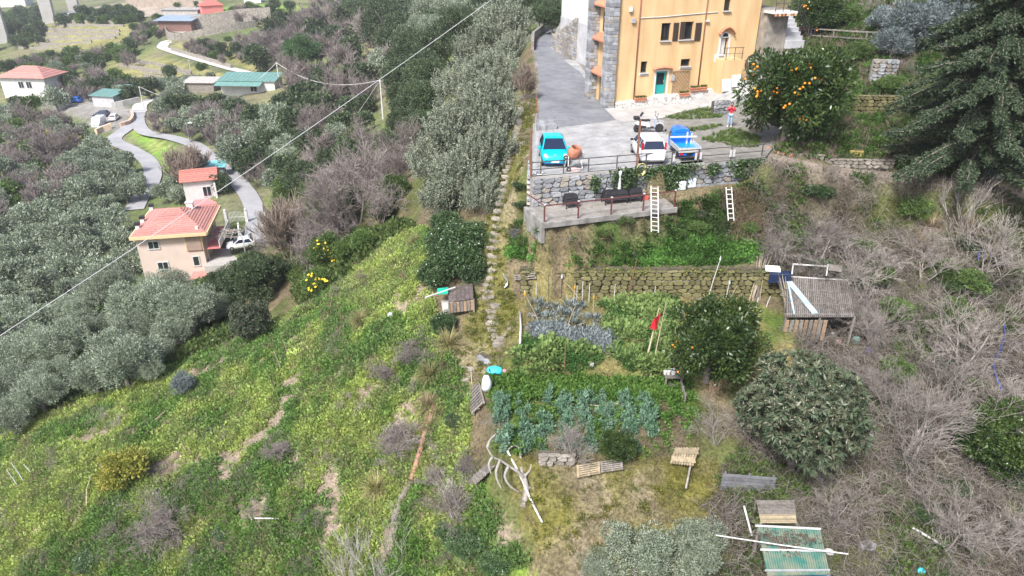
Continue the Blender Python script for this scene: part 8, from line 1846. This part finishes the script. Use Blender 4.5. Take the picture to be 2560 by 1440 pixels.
for dx, lab in ((-0.25, 'white bucket on the table left of the white box'), (-0.42, 'white can at the left edge of the rough table')):
    o = MB().lathe([(0.08, 0), (0.10, 0.18), (0.09, 0.18), (0.07, 0.02)], n=12).build('bucket', M_WHT2, None, loc=tl + np.array((dx, 0.0, 0.715))); tag(o, lab, 'bucket')
# white bag, cyan bag, white ball, curved sheet
def sack(name, label, px, py, w_, d_, h_, m, dz=0.0, seed=1, cat='bag'):
    g = np.random.default_rng(seed); p = gp(px, py, dz); n_ = 14; secs = []
    for z, k in ((0.0, 0.75), (0.25, 1.05), (0.55, 1.0), (0.8, 0.8), (0.97, 0.45)): secs.append([(w_ / 2 * k * math.cos(2 * PI * j / n_) * g.uniform(0.85, 1.12), d_ / 2 * k * math.sin(2 * PI * j / n_) * g.uniform(0.85, 1.12), z * h_ + g.normal() * 0.02) for j in range(n_)])
    return tag(MB().loft(secs).build(name, m, None, smooth=True, loc=p), label, cat)
sack('white_bag', 'large crumpled white bag hanging on the fence left of the bean bed', 1217, 990, 0.5, 0.4, 0.95, M_WBAG, 0.2, 3)
sack('cyan_sheet', 'bright cyan crumpled sheet below the stairs', 1237, 938, 0.85, 0.6, 0.35, M_CYAN, 0, 4, 'sheet'); sack('red_crate', 'small pinkish red bundle beside the cyan sheet', 1262, 934, 0.25, 0.2, 0.25, mat('pink_red', (0.5, 0.2, 0.22), 0.7, 0.2, 5), 0, 5, 'bundle')
sack('white_boulder', 'round white ball lying on the green slope', 977, 798, 0.42, 0.42, 0.42, M_WBAG, 0, 6, 'ball')
sack('white_sheet', 'white sheet bundle at the edge of the olive trees', 540, 862, 0.9, 0.5, 0.4, M_WBAG, 0, 7, 'sheet')
sack('grey_cover', 'pale grey plastic cover over ashes beside the brush pile', 2165, 1365, 0.8, 0.7, 0.12, mat('ash_grey', (0.42, 0.42, 0.47), 0.9, 0.3, 6), 0, 8, 'cover'); sack('blue_bag', 'small blue and white bag at the bottom edge', 2300, 1432, 0.4, 0.3, 0.25, M_CYAN, 0, 9)
cs = MB(); pts_ = [(0, 0, 0.95), (0.12, 0, 0.75), (0.25, 0, 0.55), (0.25, 0, 0.3), (0.05, 0, 0.1)]
cs.loft([[(x, y, z), (x + 0.03, y, z - 0.02), (x + 0.03, y + 0.32, z - 0.02), (x, y + 0.32, z)] for x, y, z in pts_]); tag(cs.build('curved_panel', M_WBAG, None, loc=gp(1258, 727)), 'curved white panel standing beside the lower stairs', 'panel')
# hut left of the stairs
ht = thing('tool_hut', 'small hut of dark boards with a green plastic sheet left of the stairs', 'hut', gp(1150, 764)); hz = np.array(ht.location)
rq = [at_z(a, b, hz[2] + 0.75) - hz for a, b in ((1120, 722), (1182, 706), (1184, 748), (1122, 756))]
for k in range(6): t0, t1 = k / 6, (k + 0.94) / 6; L1 = lambda t: rq[0] * (1 - t) + rq[1] * t; L2 = lambda t: rq[3] * (1 - t) + rq[2] * t; MB().hexa([L1(t0), L1(t1), L2(t1), L2(t0), L1(t0) + [0, 0, .05], L1(t1) + [0, 0, .05], L2(t1) + [0, 0, .05], L2(t0) + [0, 0, .05]]).build('roof_board', mat('tar_board', (0.11, 0.09, 0.085), 0.9, 0.3, 4, rand=0.15), ht)
for q_ in rq: MB().beam((q_[0], q_[1], -0.5), tuple(q_), 0.09).build('post', M_WOOD, ht)
for k in range(7): t = (k + 0.5) / 7; a = rq[3] * (1 - t) + rq[2] * t; MB().box((a[0], a[1], a[2] / 2), (0.2, 0.04, a[2] * 0.9)).build('plank', M_WOOD if k % 2 else M_WOOD_B, ht)
gq = [at_z(a, b, hz[2] + 0.95) - hz for a, b in ((1093, 722), (1120, 719), (1120, 735), (1093, 737))]
for k in range(5): t0, t1 = k / 5, (k + 0.9) / 5; L1 = lambda t: gq[0] * (1 - t) + gq[3] * t; L2 = lambda t: gq[1] * (1 - t) + gq[2] * t; MB().hexa([L1(t0), L2(t0), L2(t1), L1(t1), L1(t0) + [0, 0, .03], L2(t0) + [0, 0, .03], L2(t1) + [0, 0, .03], L1(t1) + [0, 0, .03]]).build('green_sheet', M_GREENP, ht)
a = at_z(1063, 744, hz[2] + 1.0) - hz; b = at_z(1138, 718, hz[2] + 1.0) - hz; MB().tube([a, b], 0.045, 8).build('white_pipe', M_WHT2, ht)
tag(MB().hexa([np.array(q_) for q_ in (gp(1103, 762, .1), gp(1138, 755, .1), gp(1145, 784, .1), gp(1108, 790, .1), gp(1103, 762, .2), gp(1138, 755, .2), gp(1145, 784, .2), gp(1108, 790, .2))]).build('concrete_slab', M_PALE), 'tilted pale concrete slab in front of the tool hut', 'slab')
# pipes and boards lying about
def pipe(name, label, pts, r_, m, cat='pipe', dz=0.12, group=None):
    q = [gp(a, b, dz) for a, b in pts]; o = MB().tube([p - q[0] for p in q], r_, 8).build(name, m, None, smooth=True, loc=q[0]); return tag(o, label, cat, group)
pipe('white_pipe', 'long white plastic pipe running down past the pale dead tree', [(1268, 1135), (1300, 1195), (1330, 1262), (1356, 1312)], 0.05, M_WHT, dz=0.12); pipe('white_pipe', 'white plastic pipe lying at the lower right', [(2272, 1330), (2320, 1358), (2380, 1394)], 0.055, M_WHT2, dz=0.3)
pipe('white_pipe', 'short white pipe standing left of the green roofed hut', [(1853, 1300), (1872, 1376)], 0.05, M_WHT, dz=0.8)
pipe('blue_hose', 'bright blue hose winding down the slope at the right', [(2505, 826), (2508, 850), (2495, 890), (2478, 925), (2485, 950), (2500, 985)], 0.05, mat('bright_blue_hose', (0.02, 0.07, 0.50), 0.4, 0.1, 4), 'hose', 0.3); pipe('blue_hose', 'short blue hose hanging in the bare branches above', [(2440, 625), (2442, 650), (2440, 668)], 0.035, MATS['bright_blue_hose'], 'hose', 0.5)
pipe('garden_edging', 'pale hose along the front edge of the lower bed', [(1440, 1012), (1500, 1018), (1600, 1004), (1700, 1004)], 0.025, M_BAMBOO, 'hose', 0.05)
pipe('white_board', 'narrow white board on the left edge of the garden', [(1300, 790), (1302, 830), (1300, 870)], 0.06, M_WHT2, 'board', 0.25); pipe('long_stick', 'thin bamboo stick lying on the green slope', [(385, 1065), (435, 1020)], 0.03, M_BAMBOO, 'stick', 0.3); pipe('long_stick', 'pale bent stick on the lower left slope', [(222, 1280), (222, 1240), (235, 1205)], 0.03, M_BAMBOO, 'stick', 0.5); pipe('long_stick', 'short pale stick lying on the slope at the lower centre', [(640, 1311), (700, 1312)], 0.035, M_WHT, 'stick', 0.35)
pipe('plank', 'weathered plank leaning from the propped pallet', [(1728, 1160), (1712, 1240)], 0.05, M_WOOD, 'plank', 0.4)
lg_ = pipe('fallen_log', 'grey fallen log lying down the slope beside the reddish bark', [(1030, 1215), (1000, 1262), (985, 1310)], 0.16, M_BARK, 'log', 0.2); pipe('fallen_palm', 'reddish brown fallen palm trunk on the slope', [(1085, 1030), (1062, 1100), (1045, 1160), (1030, 1215)], 0.14, mat('red_bark', (0.30, 0.17, 0.12), 0.9, 0.25, 8, bump=0.5), 'log', 0.3)
for q in ((64, 1210, 1155), (50, 1222, 1172), (85, 1190, 1160)): stake(q[0], q[1], q[2], -14, M_WHT, 0.035, ['leftmost', 'middle', 'rightmost'][[64, 50, 85].index(q[0])].replace('leftmost', 'middle').replace('middle', 'middle') + ' white stake leaning on the far left slope' if q[0] == 64 else ('leftmost white stake leaning on the far left slope' if q[0] == 50 else 'rightmost white stake leaning on the far left slope'), 'white stakes on the left slope')
for i, q in enumerate(((705, 930, 880, -10), (690, 980, 922, -14), (725, 900, 850, -10), (850, 830, 808, -4), (340, 975, 952, -6), (210, 995, 965, -6), (240, 1045, 1025, -6), (620, 875, 860, -4), (1255, 1200, 1160, 0), (540, 1245, 1185, -8), (470, 1140, 1165 - 60, -8))): stake(q[0], q[1], q[2], q[3], M_DIRON if i % 2 else M_BAMBOO, 0.025, f"{'dark' if i % 2 else 'pale'} thin stake {['in the upper', 'in the middle of the', 'low on the'][i % 3]} green slope", 'thin stakes on the green slope')
# ------------------------------------------------------------------ green roofed hut at the bottom right
GQ = [at_z(a, b, -22.6) for a, b in ((1893, 1316), (2050, 1322), (2078, 1424), (1922, 1428))]; GQ[2][2] -= 0.25; GQ[3][2] -= 0.25
gh_ = thing('green_roof_hut', 'hut with a ribbed green sheet roof and white bars at the bottom edge', 'hut', (GQ[3][0], GQ[3][1], gz(GQ[3][0], GQ[3][1]))); go = np.array(gh_.location)
gqf = lambda s, t: (GQ[0] * (1 - s) + GQ[1] * s) * (1 - t) + (GQ[3] * (1 - s) + GQ[2] * s) * t - go
MB().hexa([gqf(0, 0) - [0, 0, .03], gqf(1, 0) - [0, 0, .03], gqf(1, 1) - [0, 0, .03], gqf(0, 1) - [0, 0, .03], gqf(0, 0), gqf(1, 0), gqf(1, 1), gqf(0, 1)]).build('roof', mat('teal_sheet_worn', (0.07, 0.28, 0.23), 0.6, 0.4, 2.5, col2=(0.20, 0.22, 0.16)), gh_)
for k in range(26): s = (k + 0.5) / 26; MB().beam(gqf(s, 0) + [0, 0, .02], gqf(s, 1) + [0, 0, .02], 0.055, 0.05).build('roof_rib', MATS['teal_sheet_worn'], gh_)
for t, m_, e in ((0.02, M_WHT2, 0.05), (0.52, M_WHT2, 0.05), (0.93, M_GALV, 0.03)): MB().beam(gqf(-0.04, t) + [0, 0, .09], gqf(1.0, t + 0.02) + [0, 0, .09], 0.06).build('bar', m_, gh_)
for s in (0.02, 0.98):
    for t in (0.02, 0.98): q_ = gqf(s, t); MB().beam((q_[0], q_[1], -0.6), tuple(q_), 0.1).build('post', M_WOOD, gh_)
q0, q1 = gqf(0, 1), gqf(1, 1); MB().hexa([q0 + [0, -.05, -.9], q1 + [0, -.05, -.9], q1 + [0, 0, -.9], q0 + [0, 0, -.9], q0 + [0, -.05, -.08], q1 + [0, -.05, -.08], q1 + [0, 0, -.08], q0 + [0, 0, -.08]]).build('blue_sheet', mat('blue_tarp', (0.01, 0.25, 0.60), 0.5, 0.1, 3), gh_)
for k in range(5): s = 0.1 + 0.16 * k; q_ = gqf(s, 0.2 + 0.12 * (k % 3)); V, F = cards(np.stack([q_[0] + g.normal(size=90) * 0.28, q_[1] + g.normal(size=90) * 0.22, np.full(90, q_[2] + 0.08)], 1), rdir(90, g) * [1, 1, 0.2], 0.14, 0.07, g); link(bpy.data.objects.new('dead_leaves', raw_mesh('dead_leaves', V, F, mat('dead_leaf', (0.10, 0.07, 0.055), 0.9, 0.3, 5))), gh_)['kind'] = 'stuff'
stp = [at_z(a, b, -22.3) for a, b in ((1790, 1338), (2120, 1385))]; tag(MB().tube([stp[0], (stp[0] + stp[1]) / 2 - [0, 0, 0.03], stp[1]], 0.025, 6).build('long_cane', M_WHT), 'long thin pale cane lying across the green hut roof', 'cane')
mt = thing('cane_mat', 'square mat of pale split canes above the green roofed hut', 'mat', gp(1905, 1300)); mo = np.array(mt.location); MQ = [at_z(a, b, mo[2] + 1.0) - mo for a, b in ((1890, 1250), (1985, 1250), (1992, 1308), (1902, 1308))]
for k in range(16): t = (k + 0.5) / 16; a = MQ[0] * (1 - t) + MQ[3] * t; b = MQ[1] * (1 - t) + MQ[2] * t; MB().beam(a, b, 0.045, 0.03).build('cane', M_BAMBOO if k > 9 else M_WOOD, mt)
for q_ in MQ: MB().beam((q_[0], q_[1], -0.6), tuple(q_), 0.07).build('post', M_WOOD, mt)
tag(MB().lathe([(0.02, 0), (0.16, 0.02), (0.18, 0.06), (0.15, 0.05)], n=16).build('basin', M_PALE, None, loc=at_z(2073, 1382, -22.6)), 'round pale basin at the right corner of the green roof', 'basin')
# ------------------------------------------------------------------ upper right corner
rf_ = thing('rail_fence', 'two-rail weathered wooden fence on the upper bank', 'fence', gp(2024, 100)); ro_ = np.array(rf_.location)
fpts = [gp(a, b) for a, b in ((2024, 100), (2080, 104), (2162, 110), (2232, 112))]
for p in fpts: MB().beam(p - ro_ - [0, 0, .3], p - ro_ + [0, 0, 1.05], 0.10).build('post', M_WOOD, rf_)
for a, b in zip(fpts[:-1], fpts[1:]):
    for z in (0.98, 0.4): MB().beam(a - ro_ + [0, -0.06, z], b - ro_ + [0, -0.06, z], 0.06, 0.11).build('rail', M_WOOD, rf_)
e_ = gp(2215, 130); MB().beam(fpts[3] - ro_ + [0, -0.06, .98], e_ - ro_ + [0, 0, 1.0], 0.06, 0.11).build('rail', M_WOOD, rf_); MB().beam(e_ - ro_ - [0, 0, .3], e_ - ro_ + [0, 0, 1.05], 0.1).build('post', M_WOOD, rf_)
dr_ = thing('oil_drum', 'rusty orange drum at the foot of the upper orange tree', 'drum', gp(2016, 86)); MB().lathe([(0.28, 0), (0.29, 0.3), (0.30, 0.31), (0.29, 0.6), (0.30, 0.61), (0.29, 0.9), (0.25, 0.88), (0.24, 0.3)], n=16).build('barrel', mat('orange_rust', (0.42, 0.15, 0.05), 0.8, 0.3, 5), dr_, smooth=True); MB().lathe([(0.31, 0.28), (0.31, 0.33)], n=16).build('hoop', M_RUST, dr_)
sg = thing('warning_sign', 'small white sign with a red band left of the rusty drum', 'sign', gp(2000, 92)); MB().box((0, -0.03, 0.75), (0.52, 0.03, 0.34)).build('plate', M_WHT2, sg); MB().box((0, -0.05, 0.83), (0.44, 0.012, 0.06)).build('red_band', M_REDF, sg); MB().beam((0, 0, -0.2), (0, 0, 0.6), 0.05).build('post', M_WOOD, sg)
sp_ = thing('path_marker', 'dark flat topped marker post beside the upper path', 'post', gp(2160, 248)); MB().beam((0, 0, -0.2), (0.05, 0, 0.95), 0.03).build('rod', M_DIRON, sp_); MB().box((0.05, -0.02, 1.12), (0.2, 0.03, 0.4)).build('plate', M_SHUT, sp_)
for k, (y0, y1) in enumerate(((226, 232), (243, 247))): pp_ = [gp(a, b, 0.04) for a, b in ((2140, y0), (2200, y0 - 1), (2255, y0 - 2), (2255, y1), (2200, y1 + 1), (2140, y1 + 1))]; bm = bmesh.new(); bm.faces.new([bm.verts.new(tuple(p)) for p in pp_]); bmesh.ops.recalc_face_normals(bm, faces=bm.faces); me = bpy.data.meshes.new('footpath'); bm.to_mesh(me); bm.free(); me.materials.append(M_PALE); tag(link(bpy.data.objects.new('footpath', me)), kind='structure')
bn = thing('compost_bin', 'dark green plastic bin lying tilted beside the concrete trough', 'bin', gp(2462, 440), R(-35)); MB().loft([[(x * k, y * k, z) for x, y in ((-0.5, -0.42), (0.5, -0.42), (0.5, 0.42), (-0.5, 0.42))] for z, k in ((0, 0.82), (0.9, 1.0), (0.98, 1.05), (1.1, 0.9))]).build('body', mat('dark_green_plastic', (0.03, 0.075, 0.065), 0.45, 0.1, 3), bn, bevel=0.03); MB().box((0, -0.3, 1.12), (0.5, 0.3, 0.06)).build('lid', M_BLACK, bn); bn.rotation_euler = (R(-25), R(20), R(-35))
tg = thing('concrete_trough', 'long pale concrete trough at the right edge below the conifer', 'trough', gp(2490, 448), R(-6))
for y in (0.0, 0.9): MB().box((2.2, y, 0.45), (4.4, 0.14, 1.1)).build('side', M_PALE, tg)
MB().box((0.06, 0.45, 0.45), (0.14, 0.78, 1.08)).build('end', M_PALE, tg); MB().box((2.2, 0.45, 0.7), (4.2, 0.76, 0.05)).build('soil', M_EARTH, tg)
o = MB().loft([[(x * k, y * k, z) for x, y in ((-1.3, -0.7), (0.2, -0.9), (1.2, -0.5), (1.3, 0.6), (0, 0.9), (-1.2, 0.7))] for z, k in ((-0.3, 1), (0.6, 0.85), (1.5, 0.5))]).build('stump_mound', mat('pinkish_bark', (0.30, 0.245, 0.225), 0.95, 0.2, 3, bump=0.6), None, loc=gp(2475, 385)); tag(o, 'pale rounded earth mound behind the dark green bin', 'mound')
yt = thing('stone_trough', 'mossy yellow stone trough above the dirt path', 'trough', gp(2138, 392), R(-12)); MB().box((0, 0, 0.22), (0.9, 0.45, 0.5)).build('block', mat('moss_yellow', (0.30, 0.24, 0.07), 0.95, 0.3, 3), yt, bevel=0.04); MB().box((0, 0, 0.475), (0.7, 0.28, 0.02)).build('soil', M_EARTH, yt)
for k, q in enumerate(((1920, 372), (1975, 392), (1960, 388), (1945, 384))): o = MB().box((0, 0, 0.08), (0.26, 0.14, 0.12), 0.4 * k).build('brick', M_BRICK, None, loc=gp(*q), bevel=0.01); o.name = 'loose_brick'; tag(o, 'loose red brick at the start of the dirt path', 'brick', 'loose bricks on the dirt path')
# dead pale tree, oranges, lemons, blossoms
dt = thing('dead_tree', 'gnarled pale dead tree with looping branches below the bean bed', 'tree', gp(1308, 1262)); d0 = np.array(dt.location); dd0 = depth(d0)
def dbr(pts, r0, r1, nm): q = [pt(a, b, dd0 + c) - d0 for a, b, c in pts]; MB().tube(smooth_line(q, 0.12), [r0 + (r1 - r0) * k / (len(smooth_line(q, 0.12)) - 1) for k in range(len(smooth_line(q, 0.12)))], 8).build(nm, mat('dead_wood', (0.27, 0.25, 0.225), 0.85, 0.2, 6, bump=0.4), dt, smooth=True)
dbr([(1308, 1268, 0), (1316, 1230, 0.1), (1312, 1200, 0.2), (1306, 1185, 0.3)], 0.16, 0.11, 'trunk')
for q_ in ([(1306, 1185, .3), (1302, 1160, .4), (1300, 1125, .5), (1288, 1114, .4), (1272, 1122, .3), (1270, 1140, .2)], [(1310, 1195, .2), (1295, 1180, 0), (1272, 1165, -.1), (1250, 1150, -.2), (1232, 1142, -.3), (1218, 1120, -.3)], [(1312, 1190, .2), (1325, 1175, .4), (1328, 1160, .4)], [(1250, 1150, -.2), (1240, 1180, -.4), (1245, 1205, -.5), (1255, 1222, -.5)], [(1272, 1165, -.1), (1262, 1190, -.3), (1275, 1215, -.3), (1300, 1232, -.1)], [(1232, 1142, -.3), (1222, 1160, -.5), (1228, 1185, -.6)], [(1218, 1120, -.3), (1225, 1100, -.2), (1240, 1085, -.1)], [(1314, 1215, .1), (1330, 1222, .2), (1338, 1216, .2)]): dbr(q_, 0.075, 0.03, 'branch')
fruit_me = MB().lathe([(0.01, -0.05), (0.035, -0.038), (0.052, 0), (0.035, 0.038), (0.01, 0.05)], n=8).mesh('orange', mat('orange_peel', (0.72, 0.26, 0.02), 0.5, 0.1, 6), True)
lemon_me = MB().lathe([(0.01, -0.06), (0.035, -0.035), (0.045, 0), (0.035, 0.035), (0.01, 0.06)], n=8).mesh('lemon', mat('lemon_peel', (0.75, 0.55, 0.04), 0.5, 0.1, 6), True)
def fruits(tree, me, n, seed, nm, size=1.0, front=True):
    g = np.random.default_rng(seed); P = next(q for q in PLANTS if q[0] == tree); tr, cr, R_, hc, hh = [q for q in PROTO[P[1]] if any(c.data == q[1] for c in tree.children)][0]
    crv = np.empty(len(cr.vertices) * 3, np.float32); cr.vertices.foreach_get('co', crv); crv = crv.reshape(-1, 3)
    M = Matrix.Rotation(-tree.rotation_euler[2], 3, 'Z'); view = np.array(M @ Vector((-tree.location.x, -tree.location.y, 18.0)).normalized()); sc_ = crv @ view; ok = np.where(sc_ > np.percentile(sc_, 80))[0]; cl = []
    while len(cl) < n:
        c = crv[g.choice(ok)]
        for _ in range(int(g.integers(1, 5))): cl.append(c + view * 0.08 + g.normal(size=3) * 0.13)
    s = 1.0 / tree.scale[0]
    for c in cl[:n]: inst(nm, me, tree, c, (g.random() * 3, g.random() * 3, 0), 1.5 * size * s)
fruits(orange_a, fruit_me, 55, 1, 'orange', 1.05); fruits(orange_b, fruit_me, 14, 2, 'orange'); fruits(orange_c, fruit_me, 6, 3, 'orange', 0.7); fruits(lemon_a, lemon_me, 26, 4, 'lemon', 1.2); fruits(lemon_b, lemon_me, 22, 5, 'lemon', 1.2)
inst('blossom', LOQ_BLOSSOM, loq)
# artichoke tufts in the upper bed
ARTI = []; art_me = [weed_mesh(480 + i, 60, 0.38, 0.32, 0.34, 0.09) for i in range(2)]
for me in art_me: me.materials.clear(); me.materials.append(LM['blue'])
for i, q in enumerate([(1340,790),(1338,815),(1355,770),(1400,790),(1398,812),(1430,790),(1432,815),(1445,772),(1475,800),(1490,830),(1492,800),(1340,765),(1425,770),(1370,800),(1385,775),(1460,830)]):
    p = gp(*q); o = thing('artichoke_plant', 'artichoke', 'plant', p, i * 1.3, 'artichokes in the upper bed'); ARTI.append((o, *q, 1)); inst('leaves', art_me[i % 2], o, sc_=random.uniform(0.8, 1.15))
# ------------------------------------------------------------------ labels of the plants
ADJ = {'olive_near': 'grey-green olive tree', 'olive_far': 'silvery olive tree', 'oak_near': 'dark dense evergreen tree', 'oak_far': 'dark evergreen tree', 'bush_far': 'round green bush', 'green_near': 'light green leafy tree', 'citrus': 'glossy dark green orange tree', 'yellow_far': 'bright yellow flowering tree', 'ygreen': 'yellow-green shrub', 'blue': 'blue-grey shrub', 'red': 'reddish leaved shrub', 'pine': 'rounded green pine', 'ivy': 'dark ivy mound', 'silver': 'silvery shrub with upright shoots', 'loquat': 'large-leaved loquat tree', 'conifer': 'tall dark conifer with drooping branches', 'bare_near': 'bare grey-twigged tree', 'bare_far': 'leafless mauve-grey tree', 'bare_wood': 'leafless mauve-brown thicket', 'bare_shrub': 'leafless twiggy shrub', 'pale_shoots': 'leafless shrub of pale upright shoots', 'bare_brown': 'leafless brown tree', 'pruned': 'pale gnarled dead tree', 'straw': 'straw-coloured grass tuft', 'tan': 'tan grass tuft'}
LAND = [(430, 590, 'the pink house'), (505, 480, 'the small white house'), (65, 215, 'the white house at the left edge'), (262, 265, 'the green carport'), (620, 215, 'the green roofed house'), (445, 65, 'the dark villa'), (535, 22, 'the red roofed house'), (955, 250, 'the concrete power pole'), (200, 85, 'the stepped fields'), (126, 30, 'the viaduct legs'), (600, 470, 'the hairpin road'), (350, 400, 'the lower road'), (1260, 420, 'the stone stairs'), (1380, 180, 'the road'), (1400, 480, 'the terrace'), (1600, 150, 'the ochre house'), (2200, 190, 'the stone wall stub'), (2130, 90, 'the rail fence'), (2100, 415, 'the dirt path'), (2050, 740, 'the slatted shed'), (1450, 1060, 'the bean bed'), (1500, 1180, 'the pallet pair'), (1990, 1370, 'the green roofed hut'), (2490, 900, 'the blue hose'), (2470, 430, 'the dark green bin'), (1140, 735, 'the tool hut'), (977, 795, 'the white ball'), (1217, 985, 'the white bag'), (620, 950, 'the bare earth patch'), (60, 1185, 'the white stakes'), (1050, 1120, 'the fallen trunk'), (45, 530, 'the white sheeted heap'), (750, 130, 'the round pine'), (1640, 800, 'the red flag'), (330, 950, 'the edge of the green slope'), (1000, 640, 'the top of the green slope'), (400, 1300, 'the lower left slope'), (2330, 1360, 'the white pipe'), (540, 200, 'the yellow mimosa'), (1500, 600, 'the green bank')]
def relation(dx, dy, d):
    if d < 26: return 'beside'
    if abs(dx) > abs(dy) * 1.2: return 'right of' if dx > 0 else 'left of'
    return 'below' if dy > 0 else 'above'
byl = {}
for o, kind, px, py, phrase, rp in PLANTS:
    best = min(LAND, key=lambda L: math.hypot(L[0] - px, (L[1] - py) * 1.2)); r_ = relation(px - best[0], py - best[1], math.hypot(px - best[0], py - best[1]))
    lab = f"{ADJ[kind]} {r_} {best[2]}"
    if phrase == 'lemon': lab = 'light green tree bearing yellow lemons ' + r_ + ' ' + best[2]
    byl.setdefault(lab, []).append((o, px, py, rp))
for o, px, py, _ in ARTI: o['label'] = 'grey-green artichoke tuft in the upper bed'
for lab, L in list(byl.items()):
    for e in L: e[0]['label'] = lab
# whatever still shares a label is told apart by its row and its place in the row
ORD = ['leftmost', 'second from left', 'third from left', 'fourth from left', 'fifth from left', 'sixth from left', 'seventh from left', 'eighth from left']; ROWN = ['front', 'second', 'third', 'fourth', 'fifth', 'sixth']
shared = {}
bpy.context.view_layer.update()
for o in list(COL.objects):
    if o.parent is None and 'category' in o.keys() and 'label' in o.keys():
        bb = [o.matrix_world @ Vector(c) for c in o.bound_box] if o.type == 'MESH' else [o.matrix_world.translation]
        c = sum(bb, Vector()) / len(bb); shared.setdefault(o['label'], []).append((o, *[float(v) for v in project(c)]))
for lab, L in shared.items():
    if len(L) < 2: continue
    nr = -(-len(L) // 8); L = sorted(L, key=lambda e: -e[2])
    for r_ in range(nr):
        row = sorted(L[r_ * len(L) // nr:(r_ + 1) * len(L) // nr], key=lambda e: e[1])
        for i, e in enumerate(row): e[0]['label'] = lab + (', ' + ('back' if r_ == nr - 1 else ROWN[r_]) + ' row' if nr > 1 else '') + ', ' + ('rightmost' if i == len(row) - 1 and i else ORD[i])
# ------------------------------------------------------------------ thin air between the camera and the valley
hz_m = bpy.data.materials.new('valley_air'); hz_m.use_nodes = True; nt = hz_m.node_tree; nt.nodes.remove(nt.nodes['Principled BSDF'])
pv = nt.nodes.new('ShaderNodeVolumePrincipled'); pv.inputs['Color'].default_value = (0.90, 0.94, 1.0, 1); pv.inputs['Density'].default_value = 0.00022; pv.inputs['Anisotropy'].default_value = 0.0
nt.links.new(pv.outputs[0], nt.nodes['Material Output'].inputs['Volume'])
hzo = MB().box((-130, 455, -32), (700, 930, 106)).build('haze', hz_m); tag(hzo, kind='stuff')
